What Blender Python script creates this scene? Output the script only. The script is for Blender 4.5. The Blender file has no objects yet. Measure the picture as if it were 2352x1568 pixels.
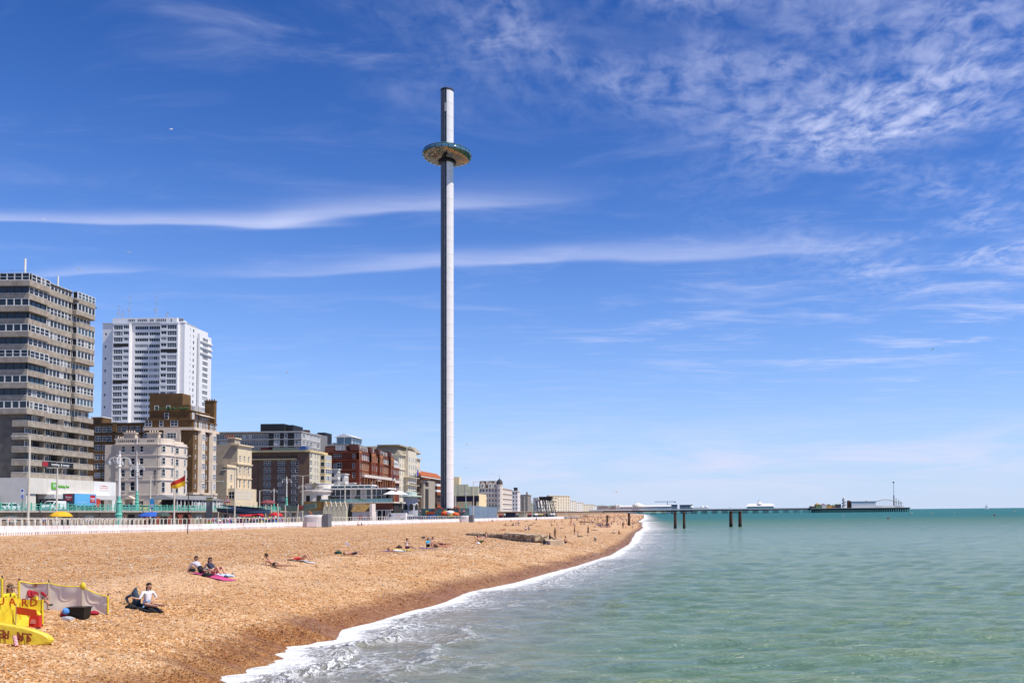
import bpy, math, random
import numpy as np
from mathutils import Vector, Matrix, Euler

random.seed(7); rng = np.random.default_rng(7)
scene = bpy.context.scene
COL = scene.collection
R = math.radians

# ---------------------------------------------------------------- camera
EYE = 5.0; FOC = 2060.0; PPX = 1476.0; PPY = 1075.6          # measured on a 2352-pixel-wide view of the photograph
cam_d = bpy.data.cameras.new('camera'); cam = bpy.data.objects.new('camera', cam_d); COL.objects.link(cam)
cam_d.sensor_width = 36.0; cam_d.lens = 36.0 * FOC / 2352.0
cam_d.shift_x = -(PPX - 1176.0) / 2352.0; cam_d.shift_y = (PPY - 784.0) / 2352.0
cam_d.clip_start = 0.5; cam_d.clip_end = 90000.0
CAMROT = Matrix.Rotation(R(92.75), 3, 'X') @ Matrix.Rotation(R(-0.6), 3, 'Z')
cam.matrix_world = Matrix.Translation((0, 0, EYE)) @ CAMROT.to_4x4()
scene.camera = cam

def ray(vx, vy): return CAMROT @ Vector(((vx - PPX) / FOC, -(vy - PPY) / FOC, -1.0))
def at_y(vx, vy, y):
    d = ray(vx, vy); t = y / d.y; return Vector((d.x * t, y, EYE + d.z * t))
def at_x(vx, vy, x):
    d = ray(vx, vy); t = x / d.x; return Vector((x, d.y * t, EYE + d.z * t))

# ---------------------------------------------------------------- world, sun, exposure
SUN_EL = 57.0; SUN_DIR = Vector((0.968, -0.25, 0)).normalized()      # horizontal direction towards the sun
SUN_AZ = math.atan2(SUN_DIR.x, SUN_DIR.y)                            # clockwise from +Y

class NT:
    """small helper round a node tree"""
    def __init__(s, tree): s.t = tree; s.n = tree.nodes; s.l = tree.links
    def node(s, kind, **kw):
        n = s.n.new(kind)
        for k, v in kw.items():
            if k.startswith('i_'):
                key = k[2:]
                key = int(key) if key.isdigit() else key.replace('_', ' ')
                s.put(n.inputs[key], v)
            else: setattr(n, k, v)
        return n
    def put(s, sock, v):
        if isinstance(v, bpy.types.NodeSocket): s.l.new(v, sock)
        elif v is not None:
            try: sock.default_value = v
            except Exception:
                sock.default_value = tuple(v) + (1.0,) if len(v) == 3 else v
    def m(s, op, a, b=None, c=None, clamp=False):
        n = s.n.new('ShaderNodeMath'); n.operation = op; n.use_clamp = clamp
        for i, v in enumerate((a, b, c)):
            if v is not None: s.put(n.inputs[i], v)
        return n.outputs[0]
    def mix(s, fac, a, b, blend='MIX'):
        n = s.n.new('ShaderNodeMix'); n.data_type = 'RGBA'; n.blend_type = blend
        s.put(n.inputs[0], fac)
        for sock, v in ((n.inputs[6], a), (n.inputs[7], b)):
            if isinstance(v, bpy.types.NodeSocket): s.l.new(v, sock)
            else: sock.default_value = (v[0], v[1], v[2], 1.0)
        return n.outputs[2]
    def noise(s, vec, scale, detail=3.0, rough=0.55, dist=0.0):
        n = s.n.new('ShaderNodeTexNoise')
        if vec is not None: s.l.new(vec, n.inputs['Vector'])
        n.inputs['Scale'].default_value = scale; n.inputs['Detail'].default_value = detail
        n.inputs['Roughness'].default_value = rough; n.inputs['Distortion'].default_value = dist
        return n.outputs[0]
    def voro(s, vec, scale, out='Color', feature='F1'):
        n = s.n.new('ShaderNodeTexVoronoi'); n.feature = feature
        if vec is not None: s.l.new(vec, n.inputs['Vector'])
        n.inputs['Scale'].default_value = scale
        return n.outputs[out]
    def ramp(s, fac, stops):
        n = s.n.new('ShaderNodeValToRGB'); s.l.new(fac, n.inputs[0]); e = n.color_ramp.elements
        while len(e) < len(stops): e.new(0.5)
        for el, (p, c) in zip(e, stops):
            el.position = p
            el.color = (c, c, c, 1) if isinstance(c, (int, float)) else (c[0], c[1], c[2], 1)
        return n.outputs[0]
    def smooth(s, x, lo, hi):
        n = s.n.new('ShaderNodeMapRange'); n.interpolation_type = 'SMOOTHSTEP'
        s.put(n.inputs[0], x); n.inputs[1].default_value = lo; n.inputs[2].default_value = hi
        n.inputs[3].default_value = 0; n.inputs[4].default_value = 1
        return n.outputs[0]
    def sep(s, v):
        n = s.n.new('ShaderNodeSeparateXYZ'); s.l.new(v, n.inputs[0]); return n.outputs
    def comb(s, x, y, z):
        n = s.n.new('ShaderNodeCombineXYZ')
        for i, v in enumerate((x, y, z)): s.put(n.inputs[i], v)
        return n.outputs[0]

world = bpy.data.worlds.new('World'); scene.world = world; world.use_nodes = True
W = NT(world.node_tree)
for n in list(W.n): W.n.remove(n)
sky = W.node('ShaderNodeTexSky'); sky.sky_type = 'NISHITA'; sky.sun_disc = False
sky.sun_elevation = R(SUN_EL); sky.sun_rotation = SUN_AZ
sky.air_density = 1.0; sky.dust_density = 0.0; sky.ozone_density = 1.6; sky.altitude = 0
hsv = W.node('ShaderNodeHueSaturation', i_Saturation=1.25, i_Value=1.0, i_Hue=0.497); W.l.new(sky.outputs[0], hsv.inputs['Color'])
gam = W.node('ShaderNodeGamma'); W.l.new(hsv.outputs[0], gam.inputs[0]); gam.inputs[1].default_value = 1.0
tint = W.mix(1.0, gam.outputs[0], (0.70, 1.07, 1.74), 'MULTIPLY')
# thin high cloud on one flat layer: direction / height above horizon gives the place on the layer
tc = W.node('ShaderNodeTexCoord').outputs['Generated']
dx, dy, dz = W.sep(tc)
zc = W.m('MAXIMUM', dz, 0.03)
lx = W.m('DIVIDE', dx, zc); ly = W.m('DIVIDE', dy, zc)
layer = W.comb(lx, ly, 0.0)
wn = W.node('ShaderNodeTexNoise', i_Scale=0.9, i_Detail=3.0); W.l.new(layer, wn.inputs['Vector'])
wx, wy, wz = W.sep(wn.outputs['Color'])
wlx = W.m('ADD', lx, W.m('MULTIPLY', W.m('SUBTRACT', wx, 0.5), 0.35))
wly = W.m('ADD', ly, W.m('MULTIPLY', W.m('SUBTRACT', wy, 0.5), 0.35))
fib = W.noise(W.comb(W.m('MULTIPLY', wlx, 0.9), W.m('MULTIPLY', wly, 7.0), 3.0), 1.0, 4.0, 0.6)    # fibres along x
def plane(vx, vy):
    d = ray(vx, vy); return d.x / d.z, d.y / d.z
def streak(p0, p1, w0, w1, amp, fade0=0.12, fade1=0.12):
    ax, ay = plane(*p0); bx, by = plane(*p1)
    L = math.hypot(bx - ax, by - ay); ux, uy = (bx - ax) / L, (by - ay) / L
    s = W.m('ADD', W.m('MULTIPLY', W.m('SUBTRACT', wlx, ax), ux), W.m('MULTIPLY', W.m('SUBTRACT', wly, ay), uy))
    n = W.m('SUBTRACT', W.m('MULTIPLY', W.m('SUBTRACT', wly, ay), ux), W.m('MULTIPLY', W.m('SUBTRACT', wlx, ax), uy))
    t = W.m('DIVIDE', s, L)
    w = W.m('ADD', w0, W.m('MULTIPLY', t, w1 - w0))
    q = W.m('DIVIDE', n, W.m('MAXIMUM', w, 0.004))
    # sharp on the far side, long soft tail on the near side, as fall streaks are
    qn = W.m('MULTIPLY', q, W.m('ADD', 0.45, W.m('MULTIPLY', W.m('GREATER_THAN', q, 0.0), 1.3)))
    g = W.m('EXPONENT', W.m('MULTIPLY', W.m('MULTIPLY', qn, qn), -1.0))
    ends = W.m('MULTIPLY', W.smooth(t, -fade0, fade0), W.m('SUBTRACT', 1.0, W.smooth(t, 1.0 - fade1, 1.0 + fade1)))
    return W.m('MULTIPLY', W.m('MULTIPLY', g, ends), W.m('MULTIPLY', amp, W.m('ADD', 0.45, fib)))
def blob(c, rx, ry, amp):
    cx, cy = plane(*c)
    a = W.m('DIVIDE', W.m('SUBTRACT', wlx, cx), rx); b = W.m('DIVIDE', W.m('SUBTRACT', wly, cy), ry)
    return W.m('MULTIPLY', W.m('EXPONENT', W.m('MULTIPLY', W.m('ADD', W.m('MULTIPLY', a, a), W.m('MULTIPLY', b, b)), -1.0)), amp)
parts = [
    streak((-300, 505), (760, 520), 0.038, 0.042, 0.46), streak((600, 520), (1240, 450), 0.05, 0.075, 0.40, 0.25, 0.3),
    streak((640, 632), (1880, 578), 0.055, 0.08, 0.40, 0.3, 0.2), streak((90, 642), (360, 628), 0.03, 0.03, 0.30, 0.3, 0.3),
]
tot = parts[0]
for q_ in parts[1:]: tot = W.m('ADD', tot, q_)
# wisps of cirrus
wisp = W.noise(W.comb(W.m('MULTIPLY', wlx, 1.3), W.m('MULTIPLY', wly, 2.6), 9.0), 1.25, 5.0, 0.62, 0.4)
wm = W.smooth(wisp, 0.44, 0.92)
wreg = W.m('ADD', W.m('ADD', blob((620, 50), 0.34, 0.13, 0.55), blob((1020, 70), 0.22, 0.30, 0.75)), W.m('ADD', blob((2300, 760), 1.5, 2.0, 0.95), blob((1420, 760), 0.6, 1.0, 0.36)))
wreg = W.m('ADD', wreg, W.m('ADD', W.m('ADD', blob((2000, 1100), 8.0, 9.0, 0.6), blob((1550, 1075), 7.0, 7.0, 0.55)), 0.18))
tot = W.m('ADD', tot, W.m('MULTIPLY', wm, wreg))
# ripple cloud (altocumulus): small puffs in a broad patch
puff = W.noise(W.comb(W.m('MULTIPLY', wlx, 17.0), W.m('MULTIPLY', wly, 12.0), 2.0), 1.0, 3.0, 0.6, 0.25)
pbig = W.noise(W.comb(wlx, wly, 5.0), 2.3, 2.0, 0.5)
pm = W.m('MULTIPLY', W.smooth(puff, 0.24, 0.80), W.smooth(pbig, 0.30, 0.62))
preg = W.m('ADD', W.m('ADD', blob((2000, 290), 0.36, 0.55, 0.72), blob((2300, 560), 0.6, 0.7, 0.66)), W.m('ADD', blob((1500, 60), 0.40, 0.32, 0.55), blob((2352, 300), 0.4, 0.8, 0.25)))
tot = W.m('ADD', tot, W.m('MULTIPLY', pm, preg))
cover = W.m('MULTIPLY', W.m('MINIMUM', tot, 0.85), W.smooth(dz, 0.0, 0.06))
low = W.m('POWER', W.m('SUBTRACT', 1.0, W.m('MINIMUM', W.m('MAXIMUM', dz, 0.0), 1.0)), 6.5)     # pale air low over the sea
base_sky = W.mix(W.m('MULTIPLY', low, 0.85), tint, (6.4, 7.5, 10.3))
deepen = W.m('SUBTRACT', 1.0, W.m('MULTIPLY', W.smooth(dz, 0.12, 0.55), 0.30))     # the zenith side of a clear sky is darker
base_sky = W.mix(1.0, base_sky, W.comb(deepen, W.m('MULTIPLY', deepen, 1.0), W.m('POWER', deepen, 0.75)), 'MULTIPLY')
bank = W.noise(W.comb(W.m('MULTIPLY', dx, 5.0), W.m('MULTIPLY', dy, 5.0), W.m('MULTIPLY', dz, 34.0)), 1.0, 5.0, 0.6, 0.5)   # low bank of thin far cloud
bk = W.m('DIVIDE', W.m('SUBTRACT', dz, 0.052), 0.034)
bankm = W.m('MULTIPLY', W.m('MULTIPLY', W.m('EXPONENT', W.m('MULTIPLY', W.m('MULTIPLY', bk, bk), -1.0)), W.smooth(bank, 0.38, 0.72)), 0.6)
base_sky = W.mix(bankm, base_sky, (8.8, 8.4, 10.4))
mixc = W.mix(cover, base_sky, (7.6, 8.2, 11.2))
bg = W.node('ShaderNodeBackground'); W.l.new(mixc, bg.inputs[0]); bg.inputs[1].default_value = 0.082
world.cycles.sampling_method = 'MANUAL'; world.cycles.sample_map_resolution = 128
out = W.node('ShaderNodeOutputWorld'); W.l.new(bg.outputs[0], out.inputs[0])

sun_d = bpy.data.lights.new('sun', 'SUN'); sun_d.energy = 5.0; sun_d.angle = R(0.53); sun_d.color = (1.0, 0.94, 0.84)
sun = bpy.data.objects.new('sun', sun_d); COL.objects.link(sun)
sd = Vector((SUN_DIR.x * math.cos(R(SUN_EL)), SUN_DIR.y * math.cos(R(SUN_EL)), math.sin(R(SUN_EL))))
sun.rotation_euler = sd.to_track_quat('Z', 'Y').to_euler(); sun.location = (60, -20, 120)
vs = scene.view_settings; vs.view_transform = 'Standard'; vs.look = 'None'; vs.exposure = 0.2; vs.gamma = 1.0
try: vs.use_curve_mapping = False
except Exception: pass
scene.cycles.max_bounces = 6; scene.cycles.transparent_max_bounces = 8
scene.cycles.sample_clamp_indirect = 6.0

# ---------------------------------------------------------------- materials
MATS = {}
def mat(name, col, rough=0.75, var=0.12, vscale=0.6, metal=0.0, bump=0.0, bscale=8.0, spec=0.3, rand=0.0):
    """plain procedural material: base colour with soft blotches and optional grain"""
    if name in MATS: return MATS[name]
    m = bpy.data.materials.new(name); m.use_nodes = True; t = NT(m.node_tree); b = t.n['Principled BSDF']
    b.inputs['Roughness'].default_value = rough; b.inputs['Metallic'].default_value = metal
    b.inputs['Specular IOR Level'].default_value = spec
    if var > 0 or bump > 0:
        co = t.node('ShaderNodeTexCoord').outputs['Object']
    if var > 0:
        n = t.noise(co, vscale, 4.0, 0.6)
        dark = [c * (1 - var) for c in col]; light = [min(1, c * (1 + var * 0.7)) for c in col]
        c = t.mix(t.smooth(n, 0.3, 0.7), dark, light)
    else:
        c = None
    if rand > 0:
        oi = t.node('ShaderNodeObjectInfo').outputs['Random']
        f = t.m('ADD', 1 - rand, t.m('MULTIPLY', oi, 2 * rand))
        hv = t.node('ShaderNodeHueSaturation'); t.l.new(f, hv.inputs['Value'])
        if c is not None: t.l.new(c, hv.inputs['Color'])
        else: hv.inputs['Color'].default_value = (*col, 1)
        c = hv.outputs[0]
    if c is not None: t.l.new(c, b.inputs['Base Color'])
    else: b.inputs['Base Color'].default_value = (*col, 1)
    if bump > 0:
        bn = t.node('ShaderNodeBump', i_Strength=bump, i_Distance=0.05)
        t.l.new(t.noise(co, bscale, 3.0), bn.inputs['Height']); t.l.new(bn.outputs[0], b.inputs['Normal'])
    MATS[name] = m
    return m
def brick_mat(name, c1, c2, mortar, scale=1.0, rough=0.85):
    if name in MATS: return MATS[name]
    m = bpy.data.materials.new(name); m.use_nodes = True; t = NT(m.node_tree); b = t.n['Principled BSDF']
    co = t.node('ShaderNodeTexCoord').outputs['Object']
    n1 = t.noise(co, 0.35, 5.0, 0.65); n2 = t.noise(co, 3.5, 3.0)
    x, y, z = t.sep(co)
    course = t.m('FRACT', t.m('MULTIPLY', z, 3.0 * scale))
    line = t.m('LESS_THAN', course, 0.14)
    c = t.mix(t.smooth(n1, 0.3, 0.7), c1, c2)
    c = t.mix(t.m('MULTIPLY', t.smooth(n2, 0.4, 0.75), 0.5), c, [q * 0.7 for q in c1])
    c = t.mix(t.m('MULTIPLY', line, 0.35), c, mortar)
    t.l.new(c, b.inputs['Base Color']); b.inputs['Roughness'].default_value = rough
    b.inputs['Specular IOR Level'].default_value = 0.2
    MATS[name] = m
    return m
def glass_mat(name, tint=(0.02, 0.025, 0.03), curtain=(0.42, 0.42, 0.40), share=0.35, rough=0.04):
    """window glass in front of a dim room; some rooms have blinds or net curtains behind the pane"""
    if name in MATS: return MATS[name]
    m = bpy.data.materials.new(name); m.use_nodes = True; t = NT(m.node_tree); b = t.n['Principled BSDF']
    oi = t.node('ShaderNodeObjectInfo').outputs['Random']
    co = t.node('ShaderNodeTexCoord').outputs['Object']; x, y, z = t.sep(co)
    fold = t.m('ADD', 0.8, t.m('MULTIPLY', t.m('SINE', t.m('MULTIPLY', x, 38.0)), 0.2))
    cur = t.mix(1.0, curtain, t.comb(fold, fold, fold), 'MULTIPLY')
    r2 = t.m('FRACT', t.m('MULTIPLY', oi, 7.31))
    edge = t.m('GREATER_THAN', t.m('ABSOLUTE', x), t.m('MULTIPLY', r2, 0.9))
    has = t.m('MULTIPLY', t.m('GREATER_THAN', oi, 1 - share), edge)
    c = t.mix(has, tint, cur)
    t.l.new(c, b.inputs['Base Color']); b.inputs['Roughness'].default_value = rough
    b.inputs['Specular IOR Level'].default_value = 0.5
    MATS[name] = m
    return m

# ---------------------------------------------------------------- mesh helpers
class MB:
    """collects shapes; build() links them as ONE mesh object"""
    def __init__(s): s.v = []; s.f = []; s.mi = []
    def _add(s, vs, fs, mi):
        o = len(s.v); s.v.extend([tuple(q) for q in vs]); s.f.extend([tuple(i + o for i in f) for f in fs]); s.mi.extend([mi] * len(fs)); return s
    def box(s, x0, x1, y0, y1, z0, z1, mi=0):
        v = [(x0, y0, z0), (x1, y0, z0), (x1, y1, z0), (x0, y1, z0), (x0, y0, z1), (x1, y0, z1), (x1, y1, z1), (x0, y1, z1)]
        return s._add(v, [(0, 3, 2, 1), (4, 5, 6, 7), (0, 1, 5, 4), (1, 2, 6, 5), (2, 3, 7, 6), (3, 0, 4, 7)], mi)
    def tube(s, p0, p1, r0, r1=None, n=8, mi=0, caps=True):
        p0 = Vector(p0); p1 = Vector(p1); r1 = r0 if r1 is None else r1
        d = p1 - p0
        if d.length < 1e-6: return s
        d.normalize(); a = d.orthogonal().normalized(); b = d.cross(a)
        vs = []
        for p, r in ((p0, r0), (p1, r1)):
            for k in range(n):
                t = 2 * math.pi * k / n; vs.append(p + (a * math.cos(t) + b * math.sin(t)) * r)
        fs = [(k, (k + 1) % n, n + (k + 1) % n, n + k) for k in range(n)]
        if caps: fs += [tuple(range(n - 1, -1, -1)), tuple(range(n, 2 * n))]
        return s._add(vs, fs, mi)
    def path(s, pts, r, n=6, mi=0):
        for a, b in zip(pts[:-1], pts[1:]): s.tube(a, b, r, r, n, mi)
        return s
    def lathe(s, prof, n=16, mi=0, c=(0, 0, 0), a0=0.0, a1=2 * math.pi):
        full = abs(a1 - a0 - 2 * math.pi) < 1e-6; cols = n if full else n + 1
        vs = []
        for k in range(cols):
            t = a0 + (a1 - a0) * k / n
            for r, z in prof: vs.append((c[0] + r * math.cos(t), c[1] + r * math.sin(t), c[2] + z))
        P = len(prof); fs = []
        for k in range(n):
            k2 = (k + 1) % cols
            for j in range(P - 1): fs.append((k * P + j, k2 * P + j, k2 * P + j + 1, k * P + j + 1))
        return s._add(vs, fs, mi)
    def ball(s, c, r, n=10, m=6, mi=0, sz=1.0):
        return s.lathe([(max(1e-4, r * math.sin(math.pi * j / m)), -r * sz * math.cos(math.pi * j / m)) for j in range(m + 1)], n, mi, c)
    def prism(s, poly, z0, z1, mi=0):
        n = len(poly); vs = [(x, y, z0) for x, y in poly] + [(x, y, z1) for x, y in poly]
        return s._add(vs, [tuple(range(n - 1, -1, -1)), tuple(range(n, 2 * n))] + [(k, (k + 1) % n, n + (k + 1) % n, n + k) for k in range(n)], mi)
    def slab(s, pts, dvec, mi=0):
        """polygon pts extruded by dvec"""
        n = len(pts); d = Vector(dvec); vs = [Vector(q) for q in pts] + [Vector(q) + d for q in pts]
        return s._add(vs, [tuple(range(n - 1, -1, -1)), tuple(range(n, 2 * n))] + [(k, (k + 1) % n, n + (k + 1) % n, n + k) for k in range(n)], mi)
    def poly(s, pts, mi=0): return s._add(pts, [tuple(range(len(pts)))], mi)
    def mesh(s, name, mats, smooth=False, recalc=True):
        me = bpy.data.meshes.new(name); me.from_pydata(s.v, [], s.f)
        for m in (mats if isinstance(mats, (list, tuple)) else [mats]): me.materials.append(m)
        me.polygons.foreach_set('material_index', s.mi)
        if smooth: me.polygons.foreach_set('use_smooth', [True] * len(s.f))
        me.update(); return me
    def build(s, name, mats, parent=None, loc=(0, 0, 0), rotz=0.0, smooth=False):
        return place(name, s.mesh(name, mats, smooth), parent, loc, rotz)
def place(name, me, parent=None, loc=(0, 0, 0), rotz=0.0):
    o = bpy.data.objects.new(name, me); COL.objects.link(o)
    o.parent = parent; o.location = loc; o.rotation_euler = (0, 0, rotz); return o
def empty(name, loc=(0, 0, 0), rotz=0.0):
    o = bpy.data.objects.new(name, None); COL.objects.link(o); o.location = loc; o.rotation_euler = (0, 0, rotz); o.empty_display_size = 0.5; return o
def tag(o, label=None, cat=None, group=None, kind=None):
    for k, v in (('label', label), ('category', cat), ('group', group), ('kind', kind)):
        if v: o[k] = v
    return o
def copy_tree(o, parent=None):
    c = o.copy(); COL.objects.link(c); c.parent = parent
    for ch in list(o.children): copy_tree(ch, c)
    return c
TMP = bpy.data.scenes.new('scratch')                 # small scratch scene: evaluating modifiers there is quick
def evaluated(o):
    TMP.collection.objects.link(o); vl = TMP.view_layers[0]; vl.update()
    me = bpy.data.meshes.new_from_object(o.evaluated_get(vl.depsgraph)); bpy.data.objects.remove(o); return me
def text_mesh(txt, size, mats, extrude=0.01, bold=0.0):
    cu = bpy.data.curves.new('lettering', 'FONT'); cu.body = txt; cu.size = size; cu.extrude = extrude; cu.align_x = 'CENTER'; cu.align_y = 'CENTER'; cu.offset = bold
    cu.resolution_u = 2
    me = evaluated(bpy.data.objects.new('lettering', cu)); bpy.data.curves.remove(cu)
    me.materials.clear()
    for m in (mats if isinstance(mats, (list, tuple)) else [mats]): me.materials.append(m)
    # text lies in XY facing +Z; stand it up: faces -Y, reads along +X
    me.transform(Matrix.Rotation(R(90), 4, 'X')); me.name = 'lettering'
    return me

white_paint = mat('white_paint', (0.74, 0.73, 0.70), 0.5, 0.05)
dark_metal = mat('dark_metal', (0.03, 0.03, 0.035), 0.45, 0.1)
steel = mat('steel', (0.45, 0.46, 0.48), 0.35, 0.1, metal=0.6)

# ================================================================ ground: shore line, beach, sea
SHORE = [(-200, -8), (-60, -10), (0, -11), (20, -11.9), (27.2, -12.4), (30, -12.7), (33.6, -12.9), (36, -12.45), (39, -13.3), (41.7, -12.7), (45.6, -12.3), (49.8, -11.5), (57.2, -11.4), (63.9, -9.6), (75, -8.1),
         (83.7, -6.6), (104, -4.2), (138, -2.6), (206, -2.2), (276, -0.4), (330, -1.2), (405, 0.4), (480, -1.0), (624, 1.0), (1000, 2.0), (1600, 2.0), (6000, -200), (60000, -6000)]
WALL = [(-200, -70), (95, -78), (111.4, -79.8), (126.5, -81.3), (164, -84), (200, -83), (214, -81.5), (240, -77), (300, -68), (320, -65), (404, -57.8), (467, -42), (560, -36), (700, -60), (60000, -400)]
WALLZ = [(-200, 2.9), (111, 2.86), (164, 2.35), (214, 2.2), (250, 2.1), (315, 1.95), (404, 1.8), (467, 1.7), (700, 1.6), (60000, 1.6)]
def interp(tab, y): return np.interp(y, [q[0] for q in tab], [q[1] for q in tab])
def wav(x, y, seed=0.0):
    return (np.sin(x * 1.0 + 1.3 * np.sin(y * 0.7 + seed)) + np.sin(y * 1.27 + 1.1 * np.sin(x * 0.83 + 2 * seed) + seed) + 0.6 * np.sin(x * 2.1 - y * 1.7 + seed * 3)) / 2.6
def shore_x(y):
    y = np.asarray(y, float)
    s = interp(SHORE, y)
    k = np.clip(y / 60.0, 0.6, 6.0)
    return s + (np.interp(y, [0, 45, 70], [0.9, 0.9, 1.5]) * (0.6 - np.abs(np.sin(y * 0.42 / k + 0.8 * np.sin(y * 0.17 / k)))) * np.sqrt(k) + 0.75 * (0.6 - np.abs(np.sin(y * 0.95 / k + 1.3 * np.sin(y * 0.37 / k)))) * np.sqrt(k) + 0.16 * np.sin(y * 2.6 / k + 1.0 + np.sin(y * 1.1 / k))) * np.interp(y, [0, 300, 900], [1, 1, .3])
def beach_z(x, y):
    x = np.asarray(x, float); y = np.asarray(y, float)
    d = shore_x(y) - x; w = np.maximum(10.0, interp(SHORE, y) - interp(WALL, y)); zw = interp(WALLZ, y)
    q = np.interp(y, [0, 80, 120, 900], [0.70, 0.70, 0.53, 0.53])
    up = zw * (q * (1 - np.exp(-np.maximum(d, 0) / np.interp(y, [0, 60, 110, 200, 600], [4.6, 4.8, 9.0, 15.0, 16.0]))) + (1 - q) * np.clip(d / w, 0, 1.0))
    z = np.where(d > 0, up, 0.22 * d)
    z = z + np.clip(d / 3, 0, 1) * (0.045 * wav(x * 0.55, y * 0.4, 1.0) + 0.03 * wav(x * 1.7, y * 1.4, 2.0)) * (d < w)
    # low storm ridge along the middle of the beach
    z = z + np.interp(y, [0, 30, 50, 80, 120], [0.12, 0.2, 0.40, 0.28, 0.06]) * np.exp(-((d - 9.5 - 1.2 * np.sin(y * 0.05)) / 2.6) ** 2) * (d > 0)
    return z
def bz(x, y): return float(beach_z(x, y))
def on_beach(vx, vy):
    """where the line of sight meets the beach"""
    d = ray(vx, vy); t = TS; x, y = d.x * t, d.y * t
    k = int(np.argmax(EYE + d.z * t <= beach_z(x, y)))
    return Vector((float(x[k]), float(y[k]), bz(x[k], y[k])))
TS = np.geomspace(5.0, 3000.0, 2400)

def grid_mesh(name, XX, YY, ZZ, mats, attrs=None, smooth=True):
    h, w = XX.shape
    me = bpy.data.meshes.new(name)
    co = np.stack([XX, YY, ZZ], -1).reshape(-1, 3).astype(np.float32)
    idx = np.arange(h * w).reshape(h, w)
    q = np.stack([idx[:-1, :-1], idx[:-1, 1:], idx[1:, 1:], idx[1:, :-1]], -1).reshape(-1, 4)
    me.vertices.add(len(co)); me.vertices.foreach_set('co', co.ravel())
    me.loops.add(q.size); me.loops.foreach_set('vertex_index', q.ravel().astype(np.int32))
    me.polygons.add(len(q)); me.polygons.foreach_set('loop_start', (np.arange(len(q)) * 4).astype(np.int32))
    me.polygons.foreach_set('loop_total', np.full(len(q), 4, np.int32))
    me.polygons.foreach_set('use_smooth', np.full(len(q), smooth))
    for k, a in (attrs or {}).items():
        at = me.attributes.new(k, 'FLOAT', 'POINT'); at.data.foreach_set('value', a.reshape(-1).astype(np.float32))
    me.materials.append(mats); me.update(calc_edges=True); me.validate()
    return me

# --- shingle
def shingle_material():
    m = bpy.data.materials.new('shingle'); m.use_nodes = True; t = NT(m.node_tree); b = t.n['Principled BSDF']
    co = t.node('ShaderNodeTexCoord').outputs['Object']
    d = t.node('ShaderNodeAttribute', attribute_name='shore').outputs['Fac']
    px, py, pz = t.sep(co)
    flat = t.comb(px, py, 0.0)
    v1 = t.voro(flat, 21.0); v2 = t.voro(flat, 9.5); v3 = t.voro(flat, 3.2)
    def val(v): return t.sep(v)[0]
    g = t.m('ADD', t.m('MULTIPLY', val(v1), 0.52), t.m('ADD', t.m('MULTIPLY', val(v2), 0.36), t.m('MULTIPLY', val(v3), 0.12)))
    c = t.ramp(g, [(0.16, (0.20, 0.085, 0.028)), (0.32, (0.40, 0.18, 0.056)), (0.5, (0.55, 0.275, 0.098)), (0.68, (0.65, 0.38, 0.17)), (0.84, (0.76, 0.58, 0.41))])
    big = t.noise(flat, 0.13, 4.0, 0.6); c = t.mix(t.m('MULTIPLY', t.smooth(big, 0.42, 0.7), 0.45), c, (0.62, 0.43, 0.26))
    mid = t.noise(flat, 0.9, 4.0, 0.65); c = t.mix(t.m('MULTIPLY', t.smooth(mid, 0.5, 0.75), 0.42), c, (0.28, 0.14, 0.045))
    sp1 = t.voro(flat, 1.1); sp2 = t.noise(flat, 2.2, 3.0, 0.7)
    farb = t.smooth(py, 25.0, 110.0)
    c = t.mix(t.m('MULTIPLY', t.m('MULTIPLY', t.smooth(val(sp1), 0.55, 0.95), farb), 0.5), c, (0.80, 0.62, 0.42))
    c = t.mix(t.m('MULTIPLY', t.m('MULTIPLY', t.smooth(sp2, 0.50, 0.66), farb), 0.5), c, (0.30, 0.135, 0.04))
    berm = t.m('DIVIDE', t.m('SUBTRACT', t.m('ADD', d, t.m('MULTIPLY', t.m('SUBTRACT', big, 0.5), 5.0)), 10.0), 2.2); c = t.mix(t.m('MULTIPLY', t.m('EXPONENT', t.m('MULTIPLY', t.m('MULTIPLY', berm, berm), -1.0)), 0.38), c, (0.72, 0.50, 0.31))
    # wet band: stones the swash has just left
    wob = t.noise(flat, 0.25, 4.0, 0.6)
    wet = t.m('SUBTRACT', 1.0, t.smooth(t.m('ADD', d, t.m('MULTIPLY', t.m('SUBTRACT', wob, 0.5), 2.8)), 1.1, 2.7))
    wetc = t.mix(1.0, c, (0.52, 0.40, 0.26), 'MULTIPLY')
    c = t.mix(wet, c, wetc)
    t.l.new(c, b.inputs['Base Color'])
    t.l.new(t.m('SUBTRACT', 0.85, t.m('MULTIPLY', wet, 0.45)), b.inputs['Roughness'])
    b.inputs['Specular IOR Level'].default_value = 0.3
    h = t.m('ADD', t.m('MULTIPLY', t.voro(flat, 16.0, 'Distance'), -0.55), t.m('MULTIPLY', t.noise(flat, 2.4, 4.0, 0.6), 0.42))
    bn = t.node('ShaderNodeBump', i_Strength=0.75, i_Distance=0.12); t.l.new(h, bn.inputs['Height']); t.l.new(bn.outputs[0], b.inputs['Normal'])
    return m
SHINGLE = shingle_material()
ys = np.concatenate([np.linspace(-60, 14, 20)[:-1], 1 / np.linspace(1 / 14, 1 / 620, 420), np.linspace(650, 2600, 14)])
us = np.concatenate([np.linspace(-9, 14, 140)[:-1], np.linspace(14, 40, 70)[:-1], np.linspace(40, 125, 50)])
YY, UU = np.meshgrid(ys, us, indexing='ij'); YY = YY.copy()
XX = shore_x(YY) - UU * np.clip(YY / 40, 1, 1.6)
DD = shore_x(YY) - XX
ZZ = beach_z(XX, YY)
rough = rng.normal(0, 1, YY.shape) * 0.012 * np.clip(DD, 0, 1) * (YY < 90)
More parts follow.
